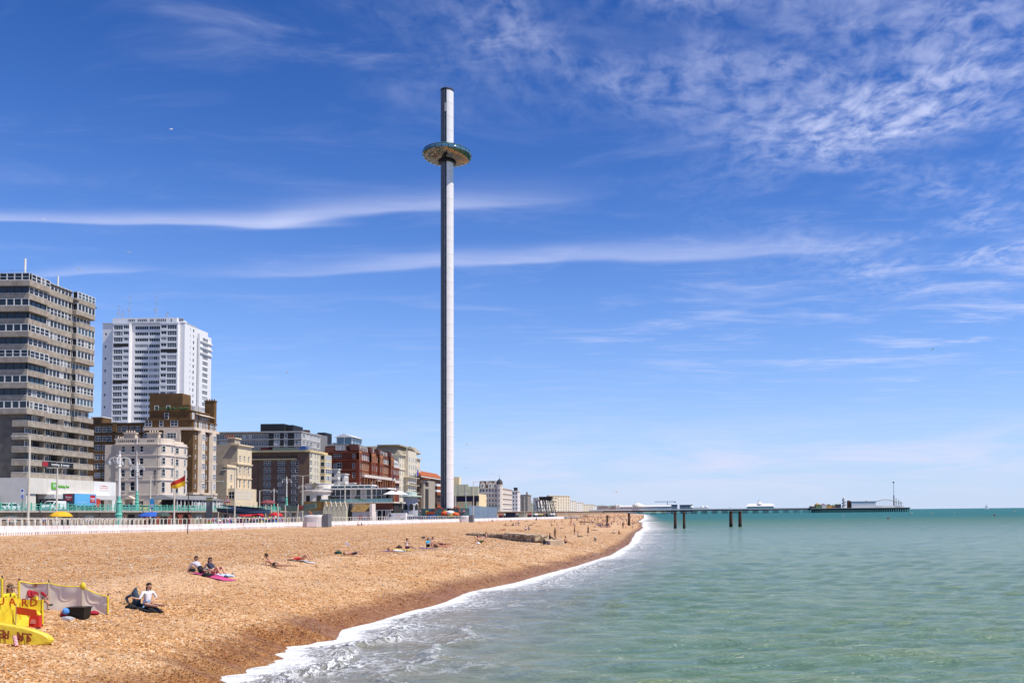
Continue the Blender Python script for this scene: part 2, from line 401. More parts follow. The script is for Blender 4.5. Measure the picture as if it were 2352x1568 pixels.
beach = place('beach', grid_mesh('beach', XX[:, ::-1], YY[:, ::-1], (ZZ + rough)[:, ::-1], SHINGLE, {'shore': DD[:, ::-1]})); tag(beach, 'orange brown shingle beach sloping down to the sea', 'beach', kind='structure')

# loose stones lying proud of the near beach
def pebbles(n):
    P = []
    for (ya, yb, share, s0, s1, uw) in ((14, 40, 0.40, 0.014, 0.036, 36), (26, 90, 0.35, 0.022, 0.055, 52), (45, 210, 0.25, 0.045, 0.10, 72)):
        k = int(n * share)
        y = ya + (yb - ya) * rng.beta(1.3, 1.6, k); u = rng.beta(1.1, 1.5, k) * uw + 0.5; x = shore_x(y) - u
        r = s0 + (s1 - s0) * rng.random(k) ** 2
        P.append(np.stack([x, y, beach_z(x, y), r], -1))
    P = np.concatenate(P); k = len(P)
    base = np.array([(1, 0, 0), (0, 1, 0), (-1, 0, 0), (0, -1, 0), (0, 0, .62), (0, 0, -.4)], float)
    fac = np.array([(0, 1, 4), (1, 2, 4), (2, 3, 4), (3, 0, 4), (1, 0, 5), (2, 1, 5), (3, 2, 5), (0, 3, 5)])
    a = rng.random(k) * 6.283; ca, sa = np.cos(a), np.sin(a); st = 0.7 + 0.6 * rng.random((k, 1))
    v = np.repeat(base[None], k, 0) * P[:, 3][:, None, None]
    v[:, :, 0] *= st; v[:, :, :2] += rng.normal(0, 0.12, (k, 6, 2)) * P[:, 3][:, None, None]
    x = v[:, :, 0] * ca[:, None] - v[:, :, 1] * sa[:, None]; y = v[:, :, 0] * sa[:, None] + v[:, :, 1] * ca[:, None]
    tilt = rng.normal(0, 0.35, (k, 2))
    z = v[:, :, 2] + x * tilt[:, :1] + y * tilt[:, 1:]
    co = np.stack([x + P[:, None, 0], y + P[:, None, 1], z + P[:, None, 2] + 0.01], -1).reshape(-1, 3)
    f = (fac[None] + (np.arange(k) * 6)[:, None, None]).reshape(-1, 3)
    me = bpy.data.meshes.new('loose_stones'); me.vertices.add(len(co)); me.vertices.foreach_set('co', co.astype(np.float32).ravel())
    me.loops.add(f.size); me.loops.foreach_set('vertex_index', f.astype(np.int32).ravel())
    me.polygons.add(len(f)); me.polygons.foreach_set('loop_start', (np.arange(len(f)) * 3).astype(np.int32)); me.polygons.foreach_set('loop_total', np.full(len(f), 3, np.int32))
    me.polygons.foreach_set('use_smooth', np.ones(len(f), bool))
    tone = np.repeat(rng.random(k), 6); at = me.attributes.new('tone', 'FLOAT', 'POINT'); at.data.foreach_set('value', tone.astype(np.float32))
    dd = np.repeat(shore_x(P[:, 1]) - P[:, 0], 6); at = me.attributes.new('shore', 'FLOAT', 'POINT'); at.data.foreach_set('value', dd.astype(np.float32))
    m = bpy.data.materials.new('stone'); m.use_nodes = True; t = NT(m.node_tree); b = t.n['Principled BSDF']
    tn = t.node('ShaderNodeAttribute', attribute_name='tone').outputs['Fac']; ds = t.node('ShaderNodeAttribute', attribute_name='shore').outputs['Fac']
    c = t.ramp(tn, [(0.0, (0.20, 0.10, 0.05)), (0.25, (0.44, 0.205, 0.07)), (0.6, (0.58, 0.31, 0.125)), (0.82, (0.66, 0.42, 0.22)), (0.90, (0.36, 0.33, 0.30)), (1.0, (0.78, 0.68, 0.56))])
    wet = t.m('SUBTRACT', 1.0, t.smooth(ds, 1.0, 2.8)); c = t.mix(wet, c, t.mix(1.0, c, (0.52, 0.40, 0.26), 'MULTIPLY'))
    t.l.new(c, b.inputs['Base Color']); t.l.new(t.m('SUBTRACT', 0.7, t.m('MULTIPLY', wet, 0.4)), b.inputs['Roughness']); b.inputs['Specular IOR Level'].default_value = 0.35
    me.materials.append(m); me.update(calc_edges=True)
    return place('loose_stones', me)
tag(pebbles(120000), 'loose pale and brown pebbles scattered over the near shingle', 'pebbles', kind='stuff')

# --- sea
def sea_material():
    m = bpy.data.materials.new('sea_water'); m.use_nodes = True; t = NT(m.node_tree); b = t.n['Principled BSDF']
    co = t.node('ShaderNodeTexCoord').outputs['Object']; px, py, pz = t.sep(co); flat = t.comb(px, py, 0.0)
    off = t.node('ShaderNodeAttribute', attribute_name='offshore').outputs['Fac']
    crest = t.node('ShaderNodeAttribute', attribute_name='crest').outputs['Fac']
    big = t.noise(t.comb(t.m('MULTIPLY', px, 0.6), t.m('MULTIPLY', py, 0.25), 0.0), 0.05, 3.0)
    deep = t.mix(big, (0.125, 0.210, 0.122), (0.160, 0.222, 0.104))
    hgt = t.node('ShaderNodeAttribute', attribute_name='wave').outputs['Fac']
    deep = t.mix(t.m('MULTIPLY', t.smooth(hgt, -0.02, 0.16), 0.75), deep, (0.190, 0.242, 0.088)); deep = t.mix(t.m('MULTIPLY', t.smooth(hgt, 0.03, -0.14), 0.6), deep, (0.085, 0.175, 0.125))  # light through the crests put into the colour by wave height, troughs bluer
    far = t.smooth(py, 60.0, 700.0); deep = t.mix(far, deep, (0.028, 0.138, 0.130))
    silt = t.m('SUBTRACT', 1.0, t.smooth(t.m('ADD', off, t.m('MULTIPLY', t.m('SUBTRACT', big, 0.5), 10.0)), 0.5, 14.0))
    c = t.mix(t.m('MULTIPLY', silt, 0.9), deep, (0.25, 0.225, 0.195))
    # foam: solid at the lip, torn into lace further out
    n1 = t.noise(flat, 0.9, 5.0, 0.68, 0.8); n2 = t.noise(t.comb(t.m('MULTIPLY', px, 1.4), t.m('MULTIPLY', py, 0.8), 4.0), 3.2, 4.0, 0.7, 0.5)
    lace = t.voro(t.comb(t.m('ADD', px, t.m('MULTIPLY', n2, 0.9)), t.m('MULTIPLY', t.m('ADD', py, t.m('MULTIPLY', n1, 0.9)), 0.7), 0.0), 1.6, 'Distance', 'DISTANCE_TO_EDGE')
    lines = t.m('SUBTRACT', 1.0, t.smooth(lace, 0.02, 0.13))
    offn = t.m('ADD', off, t.m('ADD', t.m('MULTIPLY', t.m('SUBTRACT', n1, 0.5), 2.6), t.m('MULTIPLY', t.m('SUBTRACT', n2, 0.5), 1.6)))
    k = t.smooth(py, 60.0, 260.0)
    sway = t.smooth(t.noise(t.comb(0.0, py, 3.0), 0.16, 3.0, 0.6), 0.3, 0.7)
    offs = t.m('DIVIDE', offn, t.m('MULTIPLY', t.m('ADD', 0.35, t.m('MULTIPLY', sway, 1.0)), t.m('ADD', 1.0, t.m('MULTIPLY', k, 0.9))))
    lip = t.m('SUBTRACT', 1.0, t.smooth(offs, 0.5, 1.55))
    mid = t.m('MULTIPLY', t.m('SUBTRACT', 1.0, t.smooth(offs, 1.7, 4.0)), t.smooth(n2, 0.40, 0.58))
    outer = t.m('MULTIPLY', t.m('MULTIPLY', t.m('SUBTRACT', 1.0, t.smooth(offs, 2.6, 7.5)), lines), t.smooth(n1, 0.42, 0.6))
    cap = t.m('MULTIPLY', t.smooth(crest, 0.5, 0.9), t.smooth(n2, 0.40, 0.56))
    foam = t.m('MAXIMUM', t.m('MAXIMUM', lip, mid), t.m('MAXIMUM', t.m('MULTIPLY', outer, 0.75), cap), clamp=True)
    # rare whitecaps out at sea
    wc = t.noise(t.comb(t.m('MULTIPLY', px, 0.35), t.m('MULTIPLY', py, 0.9), 0.0), 0.55, 4.0, 0.7)
    foam = t.m('MAXIMUM', foam, t.m('MULTIPLY', t.smooth(wc, 0.765, 0.80), 0.8))
    c = t.mix(foam, c, (0.80, 0.80, 0.78))
    t.l.new(c, b.inputs['Base Color'])
    t.l.new(t.m('ADD', t.m('ADD', 0.13, t.m('MULTIPLY', t.smooth(py, 60.0, 500.0), 0.33)), t.m('MULTIPLY', foam, 0.5)), b.inputs['Roughness'])
    b.inputs['IOR'].default_value = 1.33; t.l.new(t.m('SUBTRACT', 0.46, t.m('MULTIPLY', t.smooth(py, 60.0, 400.0), 0.26)), b.inputs['Specular IOR Level'])
    r1 = t.noise(t.comb(t.m('MULTIPLY', px, 0.33), py, 0.0), 1.3, 5.0, 0.62, 0.5); r2 = t.noise(t.comb(t.m('MULTIPLY', px, 0.4), py, 7.0), 4.6, 3.0, 0.6, 0.3); r3 = t.noise(t.comb(t.m('MULTIPLY', px, 0.4), py, 2.0), 0.22, 3.0)
    h = t.m('ADD', t.m('MULTIPLY', r1, 0.30), t.m('ADD', t.m('MULTIPLY', r2, 0.07), t.m('MULTIPLY', r3, 0.5)))
    h = t.m('ADD', h, t.m('MULTIPLY', foam, 0.06))
    bn = t.node('ShaderNodeBump', i_Strength=1.0, i_Distance=2.1); t.l.new(h, bn.inputs['Height']); t.l.new(bn.outputs[0], b.inputs['Normal'])
    return m
ys = np.concatenate([np.linspace(-120, 13, 12)[:-1], 1 / np.linspace(1 / 13, 1 / 900, 520), np.geomspace(930, 60000, 40)])
us = np.concatenate([np.linspace(-5, 12, 150)[:-1], np.geomspace(12, 90, 230)[:-1], np.geomspace(90, 300, 40)])
YY, UU = np.meshgrid(ys, us, indexing='ij')
S = shore_x(YY)
KN = np.clip(YY / 120, 1, 3)
UF = np.where(UU > 12, 12 * KN + (UU - 12) * np.clip(YY / 60, 1, 400), UU * KN)
XX = S + UF
OFF = XX - S
amp = np.clip(OFF / 8, 0.12, 1) * np.clip(1.2 - YY / 500, 0, 1)
warp = 1.5 * wav(XX * 0.11, YY * 0.09, 0.3)
ZZ = np.zeros_like(XX)
for a_, wl, th, ph in ((0.03, 8.0, 0.9, 0.0), (0.04, 4.6, 0.35, 1.0), (0.045, 2.9, 0.95, 2.2), (0.04, 1.8, 0.0, 0.7), (0.022, 1.25, 0.7, 4.0)):
    k = 2 * math.pi / wl; phase = k * (XX * math.sin(th - 0.35) + YY * math.cos(th - 0.35)) * 1.0 + warp * k * 0.7 + ph
    sh = 0.55 + 0.45 * wav(XX * 0.23 + ph, YY * 0.19, ph)
    ZZ += 1.4 * a_ * sh * (0.55 * (1 - 2 * np.sqrt(np.sin(phase / 2) ** 2 + 0.12)) + 0.45 * np.cos(phase)) * amp
WV = ZZ.copy(); CR = np.zeros_like(XX)
for c0, w_, h_ in ((1.9, 0.26, 0.20), (5.0, 0.5, 0.13)):
    line = c0 + 0.55 * np.sin(YY * 0.22) + 0.4 * np.sin(YY * 0.071 + 1)
    on = np.clip(0.5 + 1.2 * np.sin(YY * 0.13 + c0 * 2) + 0.5 * np.sin(YY * 0.41), 0, 1)
    g_ = np.exp(-((OFF - line) / w_) ** 2) * on
    ZZ += h_ * g_; CR = np.maximum(CR, g_ * (1 if c0 < 4 else 0.75))
ZZ += np.clip(1 - OFF / 1.2, 0, 1) * 0.05 * (OFF > -1)
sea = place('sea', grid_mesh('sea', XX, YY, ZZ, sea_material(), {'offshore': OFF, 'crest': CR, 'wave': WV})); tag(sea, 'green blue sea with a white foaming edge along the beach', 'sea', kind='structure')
# left of the shore the deep sea bed and the land behind everything
land_m = mat('downland', (0.10, 0.12, 0.055), 0.9, 0.35, 0.004)
o = MB().poly([(-9000, -300, 1.2), (-70, -300, 1.2), (-70, 2600, 1.2), (-150, 9000, 1.2), (-9000, 9000, 1.2)]).build('ground', land_m); tag(o, 'flat ground under the town', 'ground', kind='structure')

# ================================================================ buildings
glass = glass_mat('window_glass'); glass_dark = glass_mat('window_glass_dark', share=0.12); glass_blue = glass_mat('window_glass_blue', (0.06, 0.10, 0.12), (0.5, 0.55, 0.55), 0.25)
glass_net = glass_mat('window_glass_net', (0.05, 0.055, 0.06), (0.6, 0.6, 0.6), 0.6)
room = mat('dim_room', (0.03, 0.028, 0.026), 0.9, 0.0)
frame_w = mat('window_frame_white', (0.72, 0.72, 0.71), 0.45, 0.0); frame_d = mat('window_frame_dark', (0.06, 0.06, 0.065), 0.4, 0.0)
frame_r = mat('window_frame_pale', (0.60, 0.55, 0.50), 0.5, 0.0)
WCACHE = {}
def window_mesh(w, h, nx, nz, fm, gm, t, arch):
    key = (round(w, 2), round(h, 2), nx, nz, fm.name, gm.name, t, arch)
    if key in WCACHE: return WCACHE[key]
    b = MB(); d0, d1 = -0.05, 0.05
    b.box(-w / 2, -w / 2 + t, d0, d1, 0, h).box(w / 2 - t, w / 2, d0, d1, 0, h).box(-w / 2 + t, w / 2 - t, d0, d1, 0, t).box(-w / 2 + t, w / 2 - t, d0, d1, h - t, h)
    for k in range(1, nx): x = -w / 2 + w * k / nx; b.box(x - t * 0.4, x + t * 0.4, d0 + 0.01, d1 - 0.01, t, h - t)
    for k in range(1, nz): z = h * k / nz; b.box(-w / 2 + t, w / 2 - t, d0 + 0.015, d1 - 0.015, z - t * 0.4, z + t * 0.4)
    g = MB().poly([(-w / 2 + t * 0.5, 0.03, t * 0.5), (w / 2 - t * 0.5, 0.03, t * 0.5), (w / 2 - t * 0.5, 0.03, h - t * 0.5), (-w / 2 + t * 0.5, 0.03, h - t * 0.5)])
    WCACHE[key] = (b.mesh('window', fm), g.mesh('pane', gm))
    return WCACHE[key]
class Bld:
    def __init__(s, name, label, x, y, z=6.4, cat='building', group=None):
        s.e = empty(name, (x, y, z)); tag(s.e, label, cat, group); s.x, s.y, s.z = x, y, z
    def zz(s, vx, vy, y=None): return at_y(vx, vy, s.y if y is None else y).z - s.z
    def xx(s, vx, y=None): return at_y(vx, 1150, s.y if y is None else y).x - s.x
    def yy(s, vx, x=None): return at_x(vx, 1150, s.x if x is None else x).y - s.y
    def box(s, name, x0, x1, y0, y1, z0, z1, m): return MB().box(min(x0, x1), max(x0, x1), min(y0, y1), max(y0, y1), z0, z1).build(name, m, s.e)
    def part(s, name, mb, m, smooth=False): return mb.build(name, m, s.e, smooth=smooth)
    def win(s, face, pos, u, z, w, h, nx=1, nz=2, fm=None, gm=None, t=0.09, name='window', arch=False):
        a, g = window_mesh(w, h, nx, nz, fm or frame_w, gm or glass, t, arch)
        loc, rz = ((u, pos, z), 0.0) if face == 'W' else ((pos, u, z), math.pi / 2)
        o = place(name, a, s.e, loc, rz); place('pane', g, o); return o
    def wall(s, face, pos, u0, u1, z0, z1, m, wins=(), name='wall', reveal=0.16, **kw):
        """wall sheet with real openings and reveals; wins = (u centre, sill z, w, h[, nx, nz])"""
        if u0 > u1: u0, u1 = u1, u0
        H = [(q[0] - q[2] / 2, q[0] + q[2] / 2, q[1], q[1] + q[3]) for q in wins]
        us = sorted({u0, u1, *[min(max(a, u0), u1) for h in H for a in h[:2]]}); zs = sorted({z0, z1, *[min(max(a, z0), z1) for h in H for a in h[2:]]})
        b = MB(); sgn = 1
        def P(u, z, d=0.0): return (u, pos + d, z) if face == 'W' else (pos - d, u, z)
        for i in range(len(us) - 1):
            for j in range(len(zs) - 1):
                if us[i + 1] - us[i] < 1e-5 or zs[j + 1] - zs[j] < 1e-5: continue
                cu, cz = (us[i] + us[i + 1]) / 2, (zs[j] + zs[j + 1]) / 2
                if any(a < cu < c and d < cz < e for a, c, d, e in H): continue
                b.poly([P(us[i], zs[j]), P(us[i + 1], zs[j]), P(us[i + 1], zs[j + 1]), P(us[i], zs[j + 1])])
        for a, c, d, e in H:
            r = reveal + 0.08
            b.poly([P(a, d), P(c, d), P(c, d, r), P(a, d, r)]); b.poly([P(a, e), P(a, e, r), P(c, e, r), P(c, e)])
            b.poly([P(a, d), P(a, d, r), P(a, e, r), P(a, e)]); b.poly([P(c, d), P(c, e), P(c, e, r), P(c, d, r)])
        o = b.build(name, m, s.e)
        for q in wins:
            nx, nz = (q[4], q[5]) if len(q) > 5 else (1, 2)
            s.win(face, pos + reveal if face == 'W' else pos - reveal, q[0], q[1], q[2], q[3], nx, nz, **kw)
        return o
    def sills(s, face, pos, wins, m, d=0.15, h=0.14):
        b = MB()
        for q in wins:
            u, z, w = q[0], q[1], q[2]
            if face == 'W': b.box(u - w / 2 - 0.1, u + w / 2 + 0.1, pos - d, pos - 0.003, z - h, z)
            else: b.box(pos + 0.003, pos + d, u - w / 2 - 0.1, u + w / 2 + 0.1, z - h, z)
        return b.build('window_sills', m, s.e)
def band(b, x0, x1, y0, y1, z0, z1, d):
    """string course round the sea front (x = x1) and the near flank (y = y0)"""
    b.box(x0, x1 + d, y0 - d, y0 - 0.003, z0, z1); b.box(x1 + 0.003, x1 + d, y0 - 0.003, y1, z0, z1)

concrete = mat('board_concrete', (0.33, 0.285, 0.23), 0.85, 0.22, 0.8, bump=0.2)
concrete_d = mat('dark_concrete', (0.14, 0.125, 0.11), 0.85, 0.25, 0.7)  # darker concrete, used for the core behind the balconies
rust_panel = mat('stained_panel', (0.32, 0.25, 0.20), 0.85, 0.2, 1.0)
STREET_X = -132.0
UP_Z = 6.4

# ---------------------------------------------------------------- grey concrete apartment tower with long balconies
def concrete_tower():
    B = Bld('apartment_tower', 'tall grey concrete tower with stacked balcony bands at the left edge', STREET_X, at_x(55, 1100, STREET_X).y, UP_Z)
    L = 26.0; yA, yB, yC = 6.1, 15.0, 22.6; FH = 2.762
    ztop = B.zz(60, 630) ; zpod = B.zz(60, 1097)
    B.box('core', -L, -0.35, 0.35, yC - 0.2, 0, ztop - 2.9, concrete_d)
    lower = 5; n = 16
    bar = MB()
    for k in range(n):
        z0 = zpod + k * FH; alt = k % 2
        zb0, zb1 = z0 - 0.12, z0 + 1.0           # balcony band
        low = k < lower
        if z0 + 2.8 > ztop + 0.5: break
        top = k == n - 1
        # window strips
        zs = z0 + 1.0; wh = FH - 1.15
        if low:
            for u in np.arange(1.2, yC - 1, 2.05): B.win('F', -0.3, u, z0 + 0.1, 1.75, 2.45, 2, 1, frame_w if int(u * 7 + k) % 3 else frame_d, glass_dark, 0.1)
            for u in np.arange(3.0, yC - 2, 6.1): B.box('fin', -0.3, 1.0, u + 1.9, u + 2.05, z0 + 1.0, z0 + FH - 0.12, concrete)
            b = MB(); b.box(-2.2, 1.25, -0.9, yC - 0.6, zb0, zb0 + 0.18); b.box(1.1, 1.25, -0.9, yC - 0.6, zb0 + 0.18, zb1); b.box(-2.2, 1.1, -0.9, -0.75, zb0 + 0.18, zb1)
            B.part('balcony', b, concrete)
            r = MB(); r.tube((1.17, -0.83, zb1 + 0.14), (1.17, yC - 0.6, zb1 + 0.14), 0.04, n=5); r.tube((-2.2, -0.83, zb1 + 0.14), (1.17, -0.83, zb1 + 0.14), 0.04, n=5)
            for u in np.arange(-0.8, yC - 0.6, 2.0): r.tube((1.17, u, zb1), (1.17, u, zb1 + 0.14), 0.03, n=4)
            B.part('handrail', r, white_paint)
            for u in (2.3 + (k * 1.7) % 4, 11 + (k * 2.9) % 6, 19 + (k * 1.1) % 3): B.box('panel', 1.25, 1.27, u, u + 0.5, zb0 + 0.3, zb1 - 0.15, rust_panel)
            continue
        # section A: corner bay, alternately pushed out
        px = 0.75 if alt else 0.25; glaz = (k * 7 + 3) % 5 in (0, 1, 3)
        b = MB(); b.box(-L, px, -0.7 if alt else -0.2, yA, zb0, zb0 + 0.16); b.box(px - 0.14, px, -0.7 if alt else -0.2, yA, zb0 + 0.16, zb1); y0 = -0.7 if alt else -0.2; b.box(-L, px - 0.14, y0, y0 + 0.14, zb0 + 0.16, zb1)
        B.part('balcony', b, concrete)
        for q in range(3): B.box('panel', px, px + 0.02, 1.0 + q * 1.6 + (k % 3) * 0.3, 1.5 + q * 1.6 + (k % 3) * 0.3, zb0 + 0.25, zb1 - 0.1, rust_panel)
        gx = px - 0.12 if glaz else -0.3
        for q in range(4): B.win('F', gx, 0.85 + q * 1.5, zs, 1.46, wh, 1, 2 if glaz else 1, frame_w if glaz else frame_d, glass_dark if glaz else glass_blue, 0.09 if glaz else 0.07)
        gy = y0 + 0.1 if (k * 3) % 4 else 0.3
        for q in range(4): B.win('W', gy, px - 0.9 - q * 1.62, zs, 1.58, wh, 1, 2 if k % 3 == 0 else 1, frame_w if k % 2 else frame_d, glass_dark, 0.08)
        r = MB(); r.tube((px - 0.05, y0 + 0.05, zb1 + 0.12), (px - 0.05, yA, zb1 + 0.12), 0.04, n=5); r.tube((-9, y0 + 0.05, zb1 + 0.12), (px - 0.05, y0 + 0.05, zb1 + 0.12), 0.04, n=5)
        B.part('handrail', r, white_paint)
        # section B: flush strip windows
        B.box('spandrel', -0.34, 0.0 + 0.12 * (k % 2), yA + 0.1, yB, zb0 - 0.1, zb1, concrete)
        for q in range(7): B.win('F', -0.2, yA + 0.8 + q * 1.24, zs, 1.2, wh - 0.05, 1, 2 if k % 2 else 1, frame_w, glass if (q + k) % 3 else glass_net, 0.085)
        # section C: rounded end balconies
        cx = 1.15; b = MB()
        pts = [(-0.3, yB + 0.4), (cx - 0.5, yB + 0.4), (cx, yB + 0.9), (cx, yC - 0.8), (cx - 0.7, yC), (-0.3, yC)]
        b.prism(pts, zb0, zb1 - 0.05); B.part('balcony', b, concrete)
        glc = (k * 5 + 1) % 4 != 2; gx = cx - 0.25 if glc else -0.3
        for q in range(5): B.win('F', gx, yB + 1.3 + q * 1.28, zs - 0.04, 1.24, wh, 1, 2 if glc and k % 2 else 1, frame_w, glass if k % 3 else glass_blue, 0.11)
        if glc: B.win('W', yB + 0.55, cx - 0.85, zs - 0.04, 1.1, wh, 1, 1, frame_w, glass_dark, 0.1)
        else:
            r = MB(); r.tube((cx - 0.1, yB + 0.8, zb1 + 0.15), (cx - 0.1, yC - 0.8, zb1 + 0.15), 0.04, n=5); B.part('handrail', r, white_paint)
    # set-back penthouse with dark fascia
    zt = zpod + (n) * FH - 0.3
    b = MB(); b.box(-L, 0.1, 0.0, yA - 0.2, zt, zt + 0.35); b.box(-L, 0.0, yA, yB, zt - 0.5, zt - 0.15); b.box(-L, 1.0, yB + 0.2, yC, zt - 2.3, zt - 2.0)
    B.part('roof', b, mat('roof_felt', (0.07, 0.065, 0.06), 0.8))
    b = MB().tube((-1.2, 0.6, zt + 0.3), (-1.2, 0.6, zt + 3.6), 0.22, n=8); B.part('flue', b, white_paint)
    b = MB().tube((-3.5, yB, zt), (-3.5, yB, zt + 3.6), 0.2, n=8); B.part('flue', b, white_paint)
    r = MB()
    for u in np.arange(-12, 0, 2.0): r.tube((u, 0.3, zt + 0.3), (u, 0.3, zt + 1.0), 0.03, n=4)
    r.tube((-12, 0.3, zt + 1.0), (0, 0.3, zt + 1.0), 0.03, n=4); B.part('roof_railing', r, steel)
    # black advertising banner hung on the second balcony
    zb = zpod + 1 * FH
    B.box('banner', 1.26, 1.30, 3.8, 14.4, zb - 0.05, zb + 1.0, mat('banner_black', (0.015, 0.015, 0.018), 0.5, 0.0))
    B.box('banner_panel', 1.30, 1.31, 3.9, 5.7, zb, zb + 0.95, mat('banner_red', (0.32, 0.02, 0.03), 0.5, 0.0))
    o = place('lettering', text_mesh('meeting  & events', 0.85, mat('letter_white', (0.8, 0.8, 0.8), 0.5, 0.0)), B.e, (1.315, 9.9, zb + 0.5), math.pi / 2)
concrete_tower()

# ---------------------------------------------------------------- low white hotel front below the tower
def hotel_front():
    y0 = at_x(63, 1150, -127.0).y; B = Bld('hotel_entrance_block', 'low cream hotel entrance block with green sign below the concrete tower', -127.0, y0, UP_Z)
    cream = mat('cream_cladding', (0.66, 0.62, 0.54), 0.5, 0.06); y1 = B.yy(265); ztop = B.zz(63, 1096); zf = B.zz(63, 1133)
    B.box('fascia', -30, 0, 0, y1 * 0.72, zf, ztop, cream)
    B.box('fascia', -30, 0.05, y1 * 0.72 + 0.02, y1, zf, ztop - 0.02, white_paint)
    B.box('pier', -30, -0.3, 0.0, 3.0, 0, zf, cream); B.box('pier', -0.9, -0.05, y1 - 1.2, y1, 0, zf, white_paint)
    B.box('canopy', -2, 1.6, 6.0, y1 - 2.5, zf - 1.0, zf - 0.02, mat('canopy_pale', (0.62, 0.60, 0.58), 0.5, 0.05))
    B.box('back_wall', -30, -3.5, 3.0, y1, 0, zf, room)
    for u in np.arange(4.6, y1 - 1.6, 2.2): B.win('F', -2.6, u, 0.1, 2.1, zf - 0.4, 1, 2, frame_d, glass_dark, 0.08)
    seam = mat('seam_dark', (0.34, 0.32, 0.28), 0.6, 0.0)
    b = MB()
    for u in np.arange(3.0, y1 * 0.7, 3.0): b.box(0.0, 0.006, u, u + 0.03, zf, ztop)
    B.part('panel_joints', b, seam)
    green = mat('sign_green', (0.10, 0.38, 0.03), 0.4, 0.0)
    B.box('sign_square', 0.01, 0.16, 7.3, 8.9, zf + 1.1, zf + 2.5, green)
    place('lettering', text_mesh('H', 1.0, white_paint, 0.03, 0.02), B.e, (0.19, 8.1, zf + 1.8), math.pi / 2)
    place('lettering', text_mesh('Holiday Inn', 0.85, green, 0.05, 0.01), B.e, (0.06, 11.3, zf + 1.75), math.pi / 2)
    B.box('notice_board', 0.06, 0.10, y1 - 6.5, y1 - 3.0, zf + 1.2, ztop - 0.8, mat('notice_pale', (0.72, 0.66, 0.64), 0.5, 0.0))
    b = MB().box(0.10, 0.11, y1 - 6.3, y1 - 3.2, zf + 1.75, zf + 1.85).box(0.10, 0.11, y1 - 6.3, y1 - 3.2, zf + 2.2, zf + 2.3).box(0.10, 0.11, y1 - 5.3, y1 - 4.2, ztop - 1.05, ztop - 0.9); B.part('notice_lines', b, mat('notice_red', (0.6, 0.2, 0.18), 0.5, 0.0))
    B.box('green_awning', -9, -6.0, -1.3, -0.05, zf - 2.6, zf - 0.6, mat('awning_green', (0.02, 0.07, 0.025), 0.7))
hotel_front()

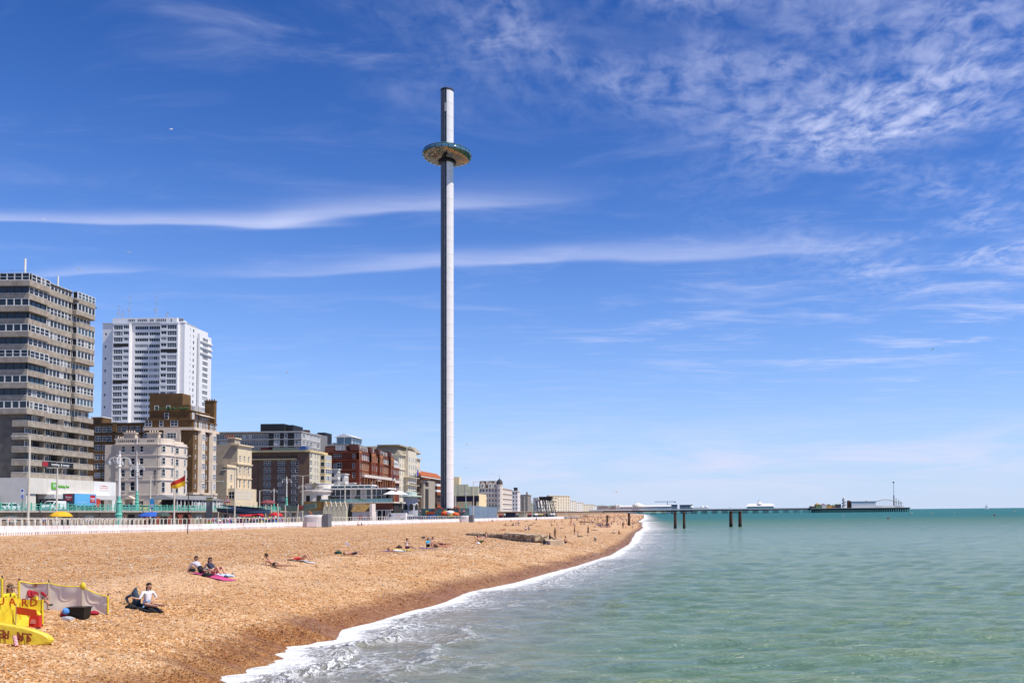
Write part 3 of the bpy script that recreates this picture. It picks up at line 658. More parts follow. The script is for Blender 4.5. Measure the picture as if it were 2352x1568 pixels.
# ---------------------------------------------------------------- tall white tower block behind
def white_tower():
    Y = 468.0; x1 = at_y(422.4, 900, Y).x; B = Bld('white_tower_block', 'tall white residential tower block with aerials rising behind the brick mansion flats', x1, Y, 8.0)
    wm = mat('tower_white', (0.72, 0.71, 0.71), 0.6, 0.04); x0 = B.xx(228); zt = B.zz(330, 743); n = 24; FH = 3.2
    xa, xb, xc, xd = B.xx(258), B.xx(296), B.xx(367), B.xx(408); pr = -2.2
    y1 = 13.0; y2 = B.yy(476)
    B.box('core', x0 + 0.3, -0.3, 0.9, y2 - 1, 0, zt, wm)
    b = MB().box(x0 - 0.1, 0.1, -0.15, y1, zt, zt + 0.5); b.box(x0, -1.0, y1, y2, zt - 3.0, zt - 2.5); B.part('roof', b, mat('roof_edge_grey', (0.45, 0.45, 0.46), 0.7))
    b = MB().box(B.xx(247), -5.0, 1.5, 12, zt + 0.5, B.zz(380, 728)); B.part('penthouse', b, wm)
    zp = zt + 1.2
    for u, w, nx in ((B.xx(292), 4.0, 4), (B.xx(317), 5.4, 5), (B.xx(339), 2.4, 2), (B.xx(361), 5.6, 5), (B.xx(384.6), 1.2, 1), (B.xx(407), 2.6, 2)): B.win('W', 1.44, u, zp, w, 1.7, nx, 2, frame_w, glass_dark, 0.2)
    flr = [zt - 0.5 - (k + 1) * FH for k in range(n)]
    def strip(cs, pos, face='W', nm='wall', u0=0, u1=0, h=1.85):
        wins = []
        for k, z in enumerate(flr):
            for (u, w, nx, nz, dz) in cs: wins.append((u, z + 0.65 - dz, w, h + dz, nx, nz))
        B.wall(face, pos, u0, u1, flr[-1] - 1, zt, wm, wins, nm, 0.2, fm=frame_w, gm=glass, t=0.14)
    B.wall('W', 0.3, x0, xa, 0, zt, wm, [(x0 + 1.6, flr[k] + 0.6, 1.1, 1.7, 1, 1) for k in range(1, n, 2)], fm=frame_w, gm=glass_dark, t=0.2)
    w1 = xb - xa
    strip([(xa + w1 * 0.32, w1 * 0.56, 4, 2, 0.45), (xa + w1 * 0.80, w1 * 0.34, 3, 1, 0.0)], pr, u0=xa, u1=xb)
    w2 = xc - xb - 1.0
    strip([(xb + 1.0 + w2 * 0.26, w2 * 0.47, 6, 1, 0), (xb + 1.0 + w2 * 0.75, w2 * 0.47, 6, 1, 0)], 0.6, u0=xb, u1=xc)
    w3 = xd - xc
    strip([(xc + w3 * 0.2, w3 * 0.32, 2, 1, 0), (xc + w3 * 0.66, w3 * 0.54, 4, 2, 0.45)], pr, u0=xc, u1=xd)
    B.wall('W', 0.0, xd, 0, 0, zt, wm)
    for a, c in ((xa, xb), (xc, xd)):     # bay returns and caps
        b = MB().box(a + 0.01, a + 0.2, pr + 0.01, 0.6, 10, zt - 0.1).box(c - 0.2, c - 0.01, pr + 0.01, 0.6, 10, zt - 0.1).box(a - 0.1, c + 0.1, pr - 0.15, 0.4, zt - 0.6, zt - 0.2); B.part('bay', b, wm)
    for k in (3, 9): # near-black panels paint the shade of open balconies in the bays
        B.box('balcony_shade', xa + 0.4, xb - 0.4, pr - 0.02, pr + 0.05, flr[k] + 0.7, flr[k] + 2.4, room)
    B.box('balcony_shade', xc + 0.4, xd - 0.3, pr - 0.02, pr + 0.05, flr[4] + 0.7, flr[4] + 2.5, room)
    # sea side: blank pier with small windows, then a projecting bay
    B.wall('F', 0.0, 0, y1, 0, zt, wm, [(q, flr[k] + 0.6, w_, 1.8, 1, 1) for k in range(n) for q, w_ in ((6.0, 0.7), (9.5, 1.6))], fm=frame_w, gm=glass_net, t=0.15)
    B.wall('F', 1.2, y1 + 0.5, y2, 0, zt - 2.9, wm, [(y1 + 7.0, z + 0.4, 6.0, 2.1, 4, 2) for z in flr[1:]], fm=frame_w, gm=glass, t=0.2)
    B.wall('W', y1 + 0.5, 0.0, 1.2, 0, zt - 2.9, wm)
    b = MB()
    for z in flr[1:4]: b.box(1.2, 2.0, y1 + 1, y2, z - 0.1, z + 0.5)
    B.part('balcony', b, wm)
    grey = mat('aerial_grey', (0.35, 0.36, 0.38), 0.5, 0.0)
    for u, h in ((B.xx(258), 6.5), (B.xx(283), 13.0), (B.xx(345), 12.5), (B.xx(372), 3.0), (B.xx(268), 4.0)):
        m_ = MB().tube((u, 3, zt + 3), (u, 3, zt + 3 + h + 1), 0.16, 0.08, 5)
        for q in range(3): m_.box(u - 0.9, u + 0.9, 2.9, 3.0, zt + 4.5 + h * (0.3 + 0.25 * q), zt + 4.6 + h * (0.3 + 0.25 * q))
        m_.ball((u - 0.5, 2.6, zt + 4 + h * 0.3), 0.5, 8, 5); B.part('aerial', m_, grey)
white_tower()

# ---------------------------------------------------------------- brown brick mansion flats with cream bays
brick_dk = brick_mat('brown_brick', (0.115, 0.065, 0.03), (0.19, 0.105, 0.042), (0.2, 0.15, 0.09))
cream_st = mat('cream_stucco', (0.64, 0.53, 0.42), 0.7, 0.08)
pink_st = mat('pink_cream_stucco', (0.66, 0.565, 0.465), 0.7, 0.07)
def mansion_flats():
    B = Bld('mansion_flats', 'tall brown brick mansion flats with cream bays and rooftop chimney', STREET_X, at_x(442, 1100, STREET_X).y, UP_Z)
    x0 = B.xx(330); y1 = B.yy(496); FH = 2.93
    zc, z1, z2, z3, zt = B.zz(442, 985), B.zz(442, 964.5), B.zz(442, 942), B.zz(442, 925), B.zz(442, 904.5)
    B.box('core', x0, -0.4, 0.4, y1, 0, zc, brick_dk)
    rows = [zc - 0.75 - FH * (k + 1) + 0.9 for k in range(7)]
    # flank: brick right strip, cream oriel towards the corner
    wf = [(x, z, w, 1.75, nx, 2) for z in rows for x, w, nx in ((-13.6, 1.9, 2), (-9.2, 1.1, 1), (-5.9, 2.6, 3))]
    B.wall('W', 0, x0, 0, 0, zc, brick_dk, wf, fm=frame_w, t=0.12)
    b = MB().box(-8.2, -3.4, -0.9, 0.05, 3, zc - 0.3); B.part('oriel', b, cream_st)
    for z in rows: B.win('W', -0.94, -5.8, z, 2.8, 1.7, 3, 2, frame_w, glass, 0.12)
    # front
    B.wall('F', 0, 0, y1, 5.2, zc, brick_dk, [(u, z, 0.95, 1.65, 1, 2) for z in rows[:6] for u in (1.6, 6.8, 8.3, 13.9)], fm=frame_w, t=0.14)
    for u0, u1 in ((3.0, 6.0), (9.8, 13.0)):
        b = MB().prism([(0.02, u0), (0.9, u0 + 0.5), (0.9, u1 - 0.5), (0.02, u1)], 5.2, zc - 0.2); B.part('bay', b, cream_st)
        for z in rows[:6]: B.win('F', 0.94, (u0 + u1) / 2, z, 1.9, 1.7, 3, 2, frame_w, glass_net, 0.13)
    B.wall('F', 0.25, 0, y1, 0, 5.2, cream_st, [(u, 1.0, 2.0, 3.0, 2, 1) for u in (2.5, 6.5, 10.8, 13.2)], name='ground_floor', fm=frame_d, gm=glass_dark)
    B.wall('W', -0.02, -4, 0.25, 0, 5.2, cream_st, name='ground_floor')
    c = MB(); band(c, x0, 0, 0, y1, zc - 0.3, zc + 0.5, 0.8); band(c, x0, 0, 0, y1, 5.0, 5.6, 0.5); B.part('cornice', c, cream_st)
    B.box('upper_floor', x0, -0.1, 0.1, y1, zc + 0.5, z1, brick_dk)
    for u, w in ((-13.2, 2.1), (-9.4, 1.2), (-5.6, 2.2)): B.win('W', 0.06, u, zc + 0.8, w, 1.9, 2 if w > 2 else 1, 2, frame_w, glass_dark, 0.14)
    for u, w in ((1.6, 1.0), (4.5, 1.9), (6.8, 0.9), (8.4, 0.9), (11.4, 1.9), (13.9, 0.9)): B.win('F', -0.06, u, zc + 0.75, w, 1.9, 1 if w < 1.5 else 2, 2, frame_w, glass_net, 0.14)
    c = MB(); band(c, x0, 0, 0, y1, z1, z1 + 0.25, 0.2); c.box(x0, 0, 0, y1, z1 - 0.02, z1 + 0.2); B.part('parapet', c, brick_dk)
    B.box('terrace_floor', x0 + 0.8, -1.6, 1.4, y1 - 1.5, z1 + 0.25, z2, brick_dk)
    B.win('W', 1.36, -8.6, z1 + 0.5, 1.3, 1.9, 1, 2, frame_w, glass_dark, 0.14)
    for u in (3.0, 5.2, 7.6, 9.2, 10.8, 12.2): B.win('F', -1.56, u, z1 + 0.35, 1.3, 2.2, 2, 1, frame_w, glass_net, 0.14)
    b = MB().slab([(-1.6, 4.2, z2 - 0.5), (0.2, 4.2, z2 - 1.1), (0.2, 8.6, z2 - 1.1), (-1.6, 8.6, z2 - 0.5)], (0, 0, 0.12)); b.slab([(-1.6, 8.9, z2 - 0.5), (0.2, 8.9, z2 - 1.1), (0.2, 13, z2 - 1.1), (-1.6, 13, z2 - 0.5)], (0, 0, 0.12)); B.part('awning', b, cream_st)
    b = MB().box(x0 + 0.8, -1.3, 1.1, y1 - 1.5, z2, z2 + 0.3); B.part('parapet', b, brick_dk)
    B.box('penthouse', x0 + 3, -3.2, 4.0, y1 - 3, z2 + 0.3, z3, brick_dk)
    for u in (6.0, 8.2, 10.4): B.win('F', -3.15, u, z2 + 0.4, 1.7, 1.7, 2, 1, frame_w, glass_net, 0.16)
    for u in (-13.0, -9.5): B.win('W', 3.95, u, z2 + 0.4, 1.2, 1.6, 1, 1, frame_w, glass_dark, 0.14)
    B.box('lift_tower', B.xx(340, B.y + 10), B.xx(416, B.y + 10), 10, 15, zc, zt + 1.6, brick_dk)
    b = MB().box(-3.4, -0.4, y1 - 0.9, y1 + 0.5, z1, zt - 0.6)
    b.box(-3.6, -0.2, y1 - 1.0, y1 + 0.6, zt - 0.6, zt - 0.2)
    for q in range(4): b.tube((-3.0 + q * 0.75, y1 - 0.2, zt - 0.2), (-3.0 + q * 0.75, y1 - 0.2, zt + 0.35), 0.2, 0.17, 7)
    B.part('chimney', b, brick_dk)
    b = MB(); 
    for q in range(26): b.ball((-2.0 - random.random() * 10, 1.2 + random.random() * 0.3, z2 + 0.55 + random.random() * 0.4), 0.2 + random.random() * 0.25, 6, 4)
    B.part('roof_planting', b, mat('planter_green', (0.05, 0.09, 0.03), 0.8, 0.4, 3.0))
    B.part('drainpipe', MB().tube((0.06, 9.2, 1), (0.06, 9.2, zc - 0.3), 0.11, n=6), dark_metal); B.part('drainpipe', MB().tube((-8.6, 1.2, z1), (-8.6, 1.2, z2), 0.12, n=6), dark_metal)
mansion_flats()
def brick_wing():
    Y = 268.0; B = Bld('brick_rear_wing', 'long brown brick wing with white windows behind the cream hotel', at_y(342, 1050, Y).x, Y, UP_Z)
    x0 = B.xx(196); zt = B.zz(270, 972); rows = [zt - 2.6 - 2.75 * k for k in range(8)]
    B.box('core', x0, -0.3, 0.3, 12, 0, zt, brick_dk)
    us = [B.xx(q) for q in (222, 238, 247, 268, 283, 300, 312, 330)]
    B.wall('W', 0, x0, 0, 0, zt, brick_dk, [(u, z, 1.55 if i % 2 else 1.9, 1.7, 1 if i % 3 else 2, 2) for z in rows for i, u in enumerate(us)], fm=frame_w, gm=glass_dark, t=0.13)
    c = MB()
    for z in (zt - 2.95, zt - 5.7, zt): c.box(x0, 0.2, -0.3, -0.003, z - 0.1, z + 0.15)
    B.part('string_course', c, mat('lead_dark', (0.04, 0.035, 0.03), 0.7))
    B.box('stair_head', x0 + 1, B.xx(230), 0.5, 5, zt, zt + 1.9, brick_dk); B.box('stair_head_roof', x0 + 0.8, B.xx(231), 0.2, 5.2, zt + 1.9, zt + 2.15, white_paint)
    for u in (B.xx(279), B.xx(318)):
        b = MB().box(u - 1.2, u + 1.2, -1.6, -0.4, zt - 8.0, zt - 5.0).box(u - 1.4, u + 1.4, -1.8, -0.2, zt - 5.0, zt - 4.7)
        for q in range(3): b.tube((u - 0.7 + q * 0.7, -1, zt - 4.7), (u - 0.7 + q * 0.7, -1, zt - 4.1), 0.2, n=6)
        B.part('chimney', b, cream_st)
    b = MB().box(B.xx(262) - 0.6, B.xx(262) + 0.6, -0.5, -0.01, zt - 2.5, zt + 0.3); B.part('pier', b, brick_dk)
brick_wing()

# ---------------------------------------------------------------- pink cream seafront hotel with curved bay
def cream_hotel():
    B = Bld('cream_hotel', 'pinkish cream five storey hotel with curved bays and arched top windows', STREET_X, at_x(361, 1100, STREET_X).y, UP_Z)
    x0, xw = B.xx(264), B.xx(237); y1 = B.yy(420); yb = B.yy(392)
    zp, zc, s1, s2, s3, s4 = [B.zz(361, v) for v in (1005.4, 1018.6, 1043.5, 1071.6, 1100.8, 1135)]
    B.box('core', xw, -0.4, 0.4, y1, 0, zc - 0.1, pink_st)
    us = [B.xx(q) for q in (281, 303, 323)]
    wins = [(u, s1 + 0.75, 0.95, 1.7, 1, 2) for u in us] + [(u, s2 + 0.7, 1.15, 1.8, 1, 2) for u in us] + [(u, s3 + 0.8, 1.15, 2.1, 1, 2) for u in us] + [(us[0], s4 + 1.0, 1.3, 2.6, 1, 2), (us[1], s4 + 1.0, 1.3, 2.6, 1, 2)] + [(us[2], 1.0, 1.4, 2.0, 2, 2), (us[2] + 3.3, 1.2, 1.0, 1.8, 2, 2), (us[1], 0.1, 1.6, 2.4, 1, 1)]
    B.wall('W', 0, x0, 0, 0, zc, pink_st, wins, fm=frame_w, gm=glass_dark, t=0.12); B.sills('W', 0, wins[:11], white_paint)
    a = MB()
    for u in us: a.lathe([(0.48, 0), (0.66, 0)], 8, 0, (0, 0, 0), 0, math.pi)
    B.wall('W', 1.4, xw - 0.2, x0, 0, s1 + 1.3, pink_st)
    # round bays on the sea front
    def bay(ya, ye, zt_, wz):
        yc, r = (ya + ye) / 2, (ye - ya) / 2 - 0.15; depth = 2.1
        pts = [(depth * math.sin(math.pi * k / 10), yc - r * math.cos(math.pi * k / 10)) for k in range(11)]
        B.part('bay', MB().prism(pts, 0, zt_), pink_st)
        for z in wz:
            b = MB().prism([(x * 1.1 + 0.1, yc + (y - yc) * 1.06) for x, y in pts], z - 0.22, z); B.part('string_course', b, mat('stucco_trim', (0.70, 0.62, 0.56), 0.6, 0.04))
        for k in (2, 5, 8):
            ang = math.pi * k / 10; n = Vector((r * math.sin(ang), -depth * math.cos(ang), 0)).normalized(); c = Vector((depth * math.sin(ang), yc - r * math.cos(ang), 0)) + n * 0.03
            for z, h in ((s1 + 0.75, 1.7), (s2 + 0.7, 1.9), (s3 + 0.8, 2.2), (s4 + 0.5, 3.0)):
                a_, g_ = window_mesh(0.95, h, 1, 2, frame_w, glass, 0.1, False)
                o = place('window', a_, B.e, (c.x, c.y, z), math.atan2(n.y, n.x) + math.pi / 2); place('pane', g_, o)
    bay(0.0, yb, zp, (s1, s2, s3, s4, zc)); bay(yb, y1, zc + 0.6, (s1, s3, zc))
    c = MB(); 
    for z in (s1, s2, s3, s4): c.box(x0, 0.12, -0.14, -0.003, z - 0.22, z)
    c.box(x0 - 0.2, 0.3, -0.45, -0.003, zc - 0.25, zc); B.part('string_course', c, mat('stucco_trim', (0.70, 0.62, 0.56), 0.6, 0.04))
    p = MB().box(x0, 0, 0.0, 0.35, zc, zp).box(-0.35, 0, 0.35, y1, zc, zp - 0.2); B.part('parapet', p, pink_st)
    g = MB()
    for u in (B.xx(278), B.xx(296), B.xx(311), B.xx(345)):
        for q in range(4): g.box(u - 1.0 + q * 0.5, u - 0.7 + q * 0.5, -0.02, -0.004, zc + 0.5, zp - 0.5)
    B.part('pierced_panel', g, mat('pierced_dark', (0.12, 0.11, 0.11), 0.8, 0.0))
    for i, ch in enumerate('HOTEL'): place('lettering', text_mesh(ch, 0.95, dark_metal, 0.02, 0.02), B.e, (-0.55, -0.05, s3 - 0.55 + 3.2 - i * 0.82 - 0.4), 0)
    b = MB().tube((B.xx(313), -0.12, s4), (B.xx(313), -0.12, zp), 0.1, n=6); B.part('drainpipe', b, white_paint)
    b = MB().slab([(us[1] - 1.6, -0.05, 3.4), (us[1] + 1.6, -0.05, 3.4), (us[1], -0.05, 4.3)], (0, -1.6, 0)); b.box(us[1] - 1.4, us[1] - 1.1, -1.6, -0.05, 0, 3.4).box(us[1] + 1.1, us[1] + 1.4, -1.6, -0.05, 0, 3.4); B.part('porch', b, pink_st)
    for u in (B.xx(288), B.xx(342)):
        b = MB().box(u - 1.5, u + 1.5, 1.5, 2.6, zc, zp + 1.4).box(u - 1.7, u + 1.7, 1.3, 2.8, zp + 1.4, zp + 1.7)
        for q in range(4): b.tube((u - 1.1 + q * 0.7, 2, zp + 1.7), (u - 1.1 + q * 0.7, 2, zp + 2.3), 0.18, n=6)
        B.part('chimney', b, cream_st)
    # veranda with grey canopy
    yv = 24.0
    v = MB(); v.slab([(2.0, -2.2, s4 - 0.2), (7.0, -2.8, s4 - 1.5), (7.0, yv, s4 - 1.5), (2.0, yv - 0.5, s4 - 0.2)], (0, 0, 0.15)); v.slab([(2.0, -2.2, s4 - 0.2), (7.0, -2.8, s4 - 1.5), (-2.0, -2.8, s4 - 1.5)], (0, 0, 0.12)); B.part('veranda_roof', v, mat('zinc_grey', (0.22, 0.22, 0.23), 0.5))
    v = MB()
    for u in np.arange(-2.2, yv, 2.0): v.box(6.5, 6.7, u, u + 0.25, 0, s4 - 1.5)
    for u in np.arange(7.0, yv, 0.8): v.box(6.5, 6.6, u, u + 0.4, 0.3, s4 - 1.9)
    B.part('veranda_posts', v, white_paint)
    B.box('veranda_back', 1.8, 2.2, -1, yv - 1, 0, s4 - 1.2, room)
cream_hotel()

# ---------------------------------------------------------------- narrow cream house with a lower neighbour
yel_st = mat('yellow_cream_stucco', (0.66, 0.54, 0.37), 0.7, 0.07); tan_st = mat('tan_render', (0.46, 0.39, 0.30), 0.8, 0.14)
def narrow_house():
    B = Bld('narrow_cream_house', 'narrow tall yellow cream house next to the brown brick mid rise', STREET_X, at_x(545, 1100, STREET_X).y, UP_Z)
    x0 = B.xx(497); y1 = B.yy(577); zf, zt = B.zz(545, 1019.5), B.zz(545, 1007)
    B.box('core', x0, -0.4, 0.4, y1, 0, zf - 1, tan_st)
    B.wall('W', 0, x0, 0, 0, zf, tan_st); 
    B.box('gable', B.xx(521), -1.0, 0.1, 4, zf, zt, tan_st); B.box('gable_cap', B.xx(520), -0.6, -0.1, 4.2, zt, zt + 0.4, yel_st)
    rows = [zf - 5.2, zf - 9.4, zf - 14.4, zf - 17.6]; hs = [1.6, 2.2, 3.0, 1.6]
    wins = [(u, z, 1.1, h, 1, 2) for z, h in zip(rows, hs) for u in (2.0, 5.2, 8.4)]
    B.wall('F', 0.0, 0, y1, 0, zf, yel_st, wins, fm=frame_w, gm=glass, t=0.14); B.sills('F', 0, wins, yel_st)
    c = MB(); band(c, -2, 0, 0, y1, zf - 0.4, zf, 0.7); band(c, -2, 0, 0, y1, zf - 6.6, zf - 6.2, 0.5); band(c, -2, 0, 0, y1, zf - 11.2, zf - 10.9, 0.3); B.part('cornice', c, yel_st)
    for u in (3.6, 6.8): B.box('pilaster', 0.004, 0.2, u - 0.25, u + 0.25, 6, zf - 6.6, yel_st)
    b = MB().box(-4, 2.6, -6.6, y1 * 0.9, 0, 3.2); B.part('shop_front', b, yel_st)
    B.box('shop_bay', 0.1, 2.4, -6.4, y1 * 0.85, 3.2, 7.4, yel_st)
    for u in (-5.2, -3.4, -1.2, 0.7, 2.6, 4.5): B.win('F', 2.42, u, 4.0, 1.6, 2.4, 2, 2, frame_w, glass_dark, 0.1)
    for u in (1.2,): B.win('W', -6.44, u, 4.0, 2.0, 2.4, 2, 2, frame_w, glass_dark, 0.1)
    b = MB(); 
    for q in range(4): b.tube((-2.0 - q * 0.8, 1, zt + 0.4), (-2.0 - q * 0.8, 1, zt + 1.4), 0.25, n=6)
    B.part('chimney_pots', b, mat('terracotta', (0.30, 0.09, 0.06), 0.8))
narrow_house()
def low_house():
    B = Bld('low_cream_house', 'lower cream house with tan side wall beside the mansion flats', STREET_X, at_x(521, 1100, STREET_X).y, UP_Z)
    x0 = B.xx(480); y1 = 6.6; zt = B.zz(521, 1066)
    B.box('core', x0, -0.4, 0.4, y1, 0, zt - 0.4, tan_st); B.wall('W', 0, x0, 0, 0, zt, tan_st)
    b = MB().slab([(x0, 0.02, zt), (-3.2, 0.02, zt), (x0, 0.02, zt + 2.8)], (0, 0.5, 0)); B.part('gable', b, tan_st)
    wins = [(3.2, zt - 5.0, 1.1, 1.9, 1, 2), (3.2, zt - 8.9, 1.2, 2.4, 1, 2)]
    B.wall('F', 0, 0, y1, 0, zt, yel_st, wins, fm=frame_w, gm=glass_dark, t=0.13); B.sills('F', 0, wins, yel_st)
    c = MB(); band(c, -1, 0, 0, y1, zt - 0.9, zt - 0.5, 0.4); B.part('cornice', c, yel_st)
low_house()

# ---------------------------------------------------------------- brown brick and yellow mid rise
def mid_rise():
    B = Bld('brown_mid_rise', 'brown brick mid rise flats with yellow roof band and paired windows', STREET_X, at_x(711, 1100, STREET_X).y, UP_Z)
    br = brick_mat('purple_brown_brick', (0.12, 0.075, 0.055), (0.19, 0.115, 0.08), (0.2, 0.14, 0.1)); ylw = mat('yellow_render', (0.62, 0.49, 0.25), 0.7, 0.05)
    x0, xs = B.xx(594), B.xx(576); y1 = B.yy(750); zt = B.zz(700, 1034); zb = B.zz(700, 1053)
    B.box('core', xs, -0.4, 0.5, y1, 0, zt - 0.5, br)
    us = [B.xx(q) for q in (608.5, 617.5, 641, 650, 672, 681)]; rows = [zb - 2.55 - 2.83 * k for k in range(7)]
    B.wall('W', 0, x0, 0, 0, zb, br, [(u, z, 1.25, 1.85, 1, 2) for z in rows for u in us], fm=frame_w, gm=glass, t=0.12)
    for u in (us[0], us[2], us[4]):
        for z in rows[1:]: B.box('spandrel', u - 0.6, u + 2.1, -0.02, -0.003, z + 1.9, z + 2.75, mat('spandrel_grey', (0.13, 0.115, 0.105), 0.7))
    B.wall('W', 0.8, xs, x0, 0, zb, ylw, [((xs + x0) / 2 - 0.1, z, 2.3, 2.0, 2, 2) for z in rows], fm=frame_w, gm=glass_blue, t=0.13)
    # top floor: long balcony under a yellow band
    B.wall('W', 1.2, xs, B.xx(681), zb, zt - 0.6, ylw, [(xs + 3 + q * 4.4, zb + 0.4, 3.6, 2.1, 2, 1) for q in range(4)], fm=frame_w, gm=glass_blue, t=0.12)
    B.wall('W', 0, B.xx(681), 0, zb, zt - 0.6, br)
    b = MB().box(xs, B.xx(681), -0.6, 1.2, zb - 0.35, zb + 0.15); B.part('balcony', b, ylw)
    r = MB().tube((xs, -0.5, zb + 1.1), (B.xx(681), -0.5, zb + 1.1), 0.05, n=4)
    for u in np.arange(xs, B.xx(681), 0.9): r.tube((u, -0.5, zb + 0.1), (u, -0.5, zb + 1.1), 0.025, n=4)
    B.part('balcony_railing', r, dark_metal)
    c = MB().box(xs - 0.2, 0.4, -0.8, y1 + 0.2, zt - 0.6, zt + 0.2); B.part('roof_band', c, ylw)
    B.box('penthouse', B.xx(618), B.xx(674), 3, 10, zt + 0.2, B.zz(640, 1026), ylw); B.box('plant_room', B.xx(588), B.xx(616), 4, 9, zt + 0.2, zt + 1.6, mat('plant_red', (0.12, 0.03, 0.025), 0.8))
    b = MB().slab([(B.xx(676), 2.0, zt + 0.2), (B.xx(704), 2.0, zt + 0.2), (B.xx(702), 6.0, zt + 2.2), (B.xx(680), 6.0, zt + 2.2)], (0, 0, 0.1)); B.part('roof_light', b, steel)
    wf = [(u, z, w, 1.9, nx, 2) for z in [zt - 3.0] + rows for u, w, nx in ((1.6, 2.2, 2), (6.2, 1.0, 1), (9.0, 1.0, 1))]
    B.wall('F', 0, 0, y1 * 0.6, 0, zt - 0.6, mat('cream_strip', (0.60, 0.54, 0.42), 0.7), wf, fm=frame_w, gm=glass, t=0.15)
    B.box('bay', -0.3, 2.0, y1 * 0.6, y1, 0, zt - 1.0, ylw)
    for z in [zt - 3.1] + rows:
        B.win('F', 2.05, y1 * 0.8, z, y1 * 0.36, 1.95, 3, 2, frame_w, glass, 0.16); B.win('W', y1 * 0.6 - 0.05, 1.0, z, 1.8, 1.95, 1, 1, frame_w, glass_dark, 0.12)
mid_rise()

def grey_block():
    Y = 410.0; B = Bld('grey_slab_block', 'long grey slab block with black lift house behind the mid rise', at_y(692, 1050, Y).x, Y, UP_Z)
    gm = mat('grey_cladding', (0.22, 0.215, 0.21), 0.7, 0.1); dk = mat('black_cladding', (0.02, 0.02, 0.022), 0.6, 0.1); pale = mat('pale_cladding', (0.50, 0.48, 0.46), 0.7, 0.06)
    x0 = B.xx(490); y1 = B.yy(735); zt = B.zz(640, 992); FH = 3.2
    xm = B.xx(618)
    B.box('core', x0, -0.4, 2.2, y1, 0, zt, gm)
    rows = [zt - 2.7 - FH * k for k in range(4)]
    B.wall('W', 1.6, x0, xm, 0, zt, gm, [(x0 + 4 + q * 5.2, z, 4.6, 1.9, 4, 2) for z in rows for q in range(5)], fm=frame_w, gm=glass, t=0.16)
    B.wall('W', 0, xm, 0, 0, zt, gm, [(B.xx(v), z, 3.7, 1.9, 3, 2) for z in rows for v in (637, 655, 680)], fm=frame_w, gm=glass, t=0.16)
    for v, w in ((646, 1.6), (667, 2.8), (622, 2.2)): B.box('dark_panel', B.xx(v) - w / 2, B.xx(v) + w / 2, -0.03, -0.003, zt - 12, zt - 0.5, dk)
    B.wall('F', 0, 0, y1, 0, zt, pale, [(u, z, 3.4, 1.9, 3, 2) for z in rows for u in np.arange(3, y1 - 2, 4.6)], fm=frame_w, gm=glass_net, t=0.16)
    c = MB(); band(c, x0, 0, 0, y1, zt - 0.1, zt + 0.4, 0.3)
    for z in rows: band(c, x0, 0, 0, y1, z - 0.75, z - 0.45, 0.12)
    B.part('slab_edge', c, mat('slab_edge', (0.40, 0.39, 0.37), 0.7)); B.box('roof', x0, 0.1, 0, y1, zt - 0.05, zt + 0.35, gm)
    B.box('lift_house', B.xx(588), B.xx(643), 4, 12, zt + 0.3, B.zz(620, 971), dk); B.box('lift_house_wing', B.xx(643), B.xx(660), 6, 18, zt + 0.3, B.zz(620, 973), dk)
    b = MB().tube((B.xx(702, Y + 30), 30, zt), (B.xx(702, Y + 30), 30, zt + 3.6), 1.6, 1.9, 10); B.part('water_tank', b, mat('tank_brown', (0.09, 0.045, 0.035), 0.8))
    B.box('far_wing', B.xx(706, Y + 45), B.xx(727, Y + 45), 45, 60, 0, B.zz(730, 996, Y + 45), gm); 
    for q in range(3): B.win('W', 44.9, B.xx(711 + q * 5.5, Y + 45), B.zz(730, 1013, Y + 45), 1.4, 2.6, 1, 2, frame_w, glass, 0.2)
    B.box('far_lift_house', B.xx(728, Y + 60), B.xx(746, Y + 60), 60, 70, 0, B.zz(730, 993, Y + 60), dk)
grey_block()

# ---------------------------------------------------------------- small white terraced houses
def small_house(v0, v1, vt, label, flank=9.0, cols=2, cm=None):
    y0 = at_x(v0, 1150, STREET_X).y; B = Bld('white_terraced_house', label, STREET_X, y0, UP_Z, 'house', 'small white houses before the red hotel')
    cm = cm or mat('house_white', (0.70, 0.66, 0.60), 0.65, 0.05); y1 = B.yy(v1); zt = B.zz(v0, vt)
    B.box('core', -flank, -0.4, 0.4, y1, 0, zt - 0.3, cm)
    rows = np.arange(zt - 3.6, 1, -3.3)
    B.wall('W', 0, -flank, 0, 0, zt, cm, [(-flank * (0.25 + 0.5 * c / max(1, cols - 1)), z, 1.1, 1.8, 1, 2) for z in rows for c in range(cols)], fm=frame_w, gm=glass_dark, t=0.12)
    B.wall('F', 0, 0, y1, 0, zt, cm, [(y1 * q, z, 1.2, 1.9, 1, 2) for z in rows for q in (0.3, 0.72)], fm=frame_w, gm=glass_dark, t=0.14)
    c = MB(); band(c, -flank, 0, 0, y1, zt - 0.4, zt, 0.4); band(c, -flank, 0, 0, y1, rows[0] - 1.0, rows[0] - 0.8, 0.2); B.part('cornice', c, cm)
small_house(776, 781, 1076, 'tallest of the small white houses left of the red hotel')
small_house(791, 800, 1087, 'middle small white house left of the red hotel', 6.0)
small_house(812, 824, 1108, 'lowest white house at the foot of the red hotel', 8.0)

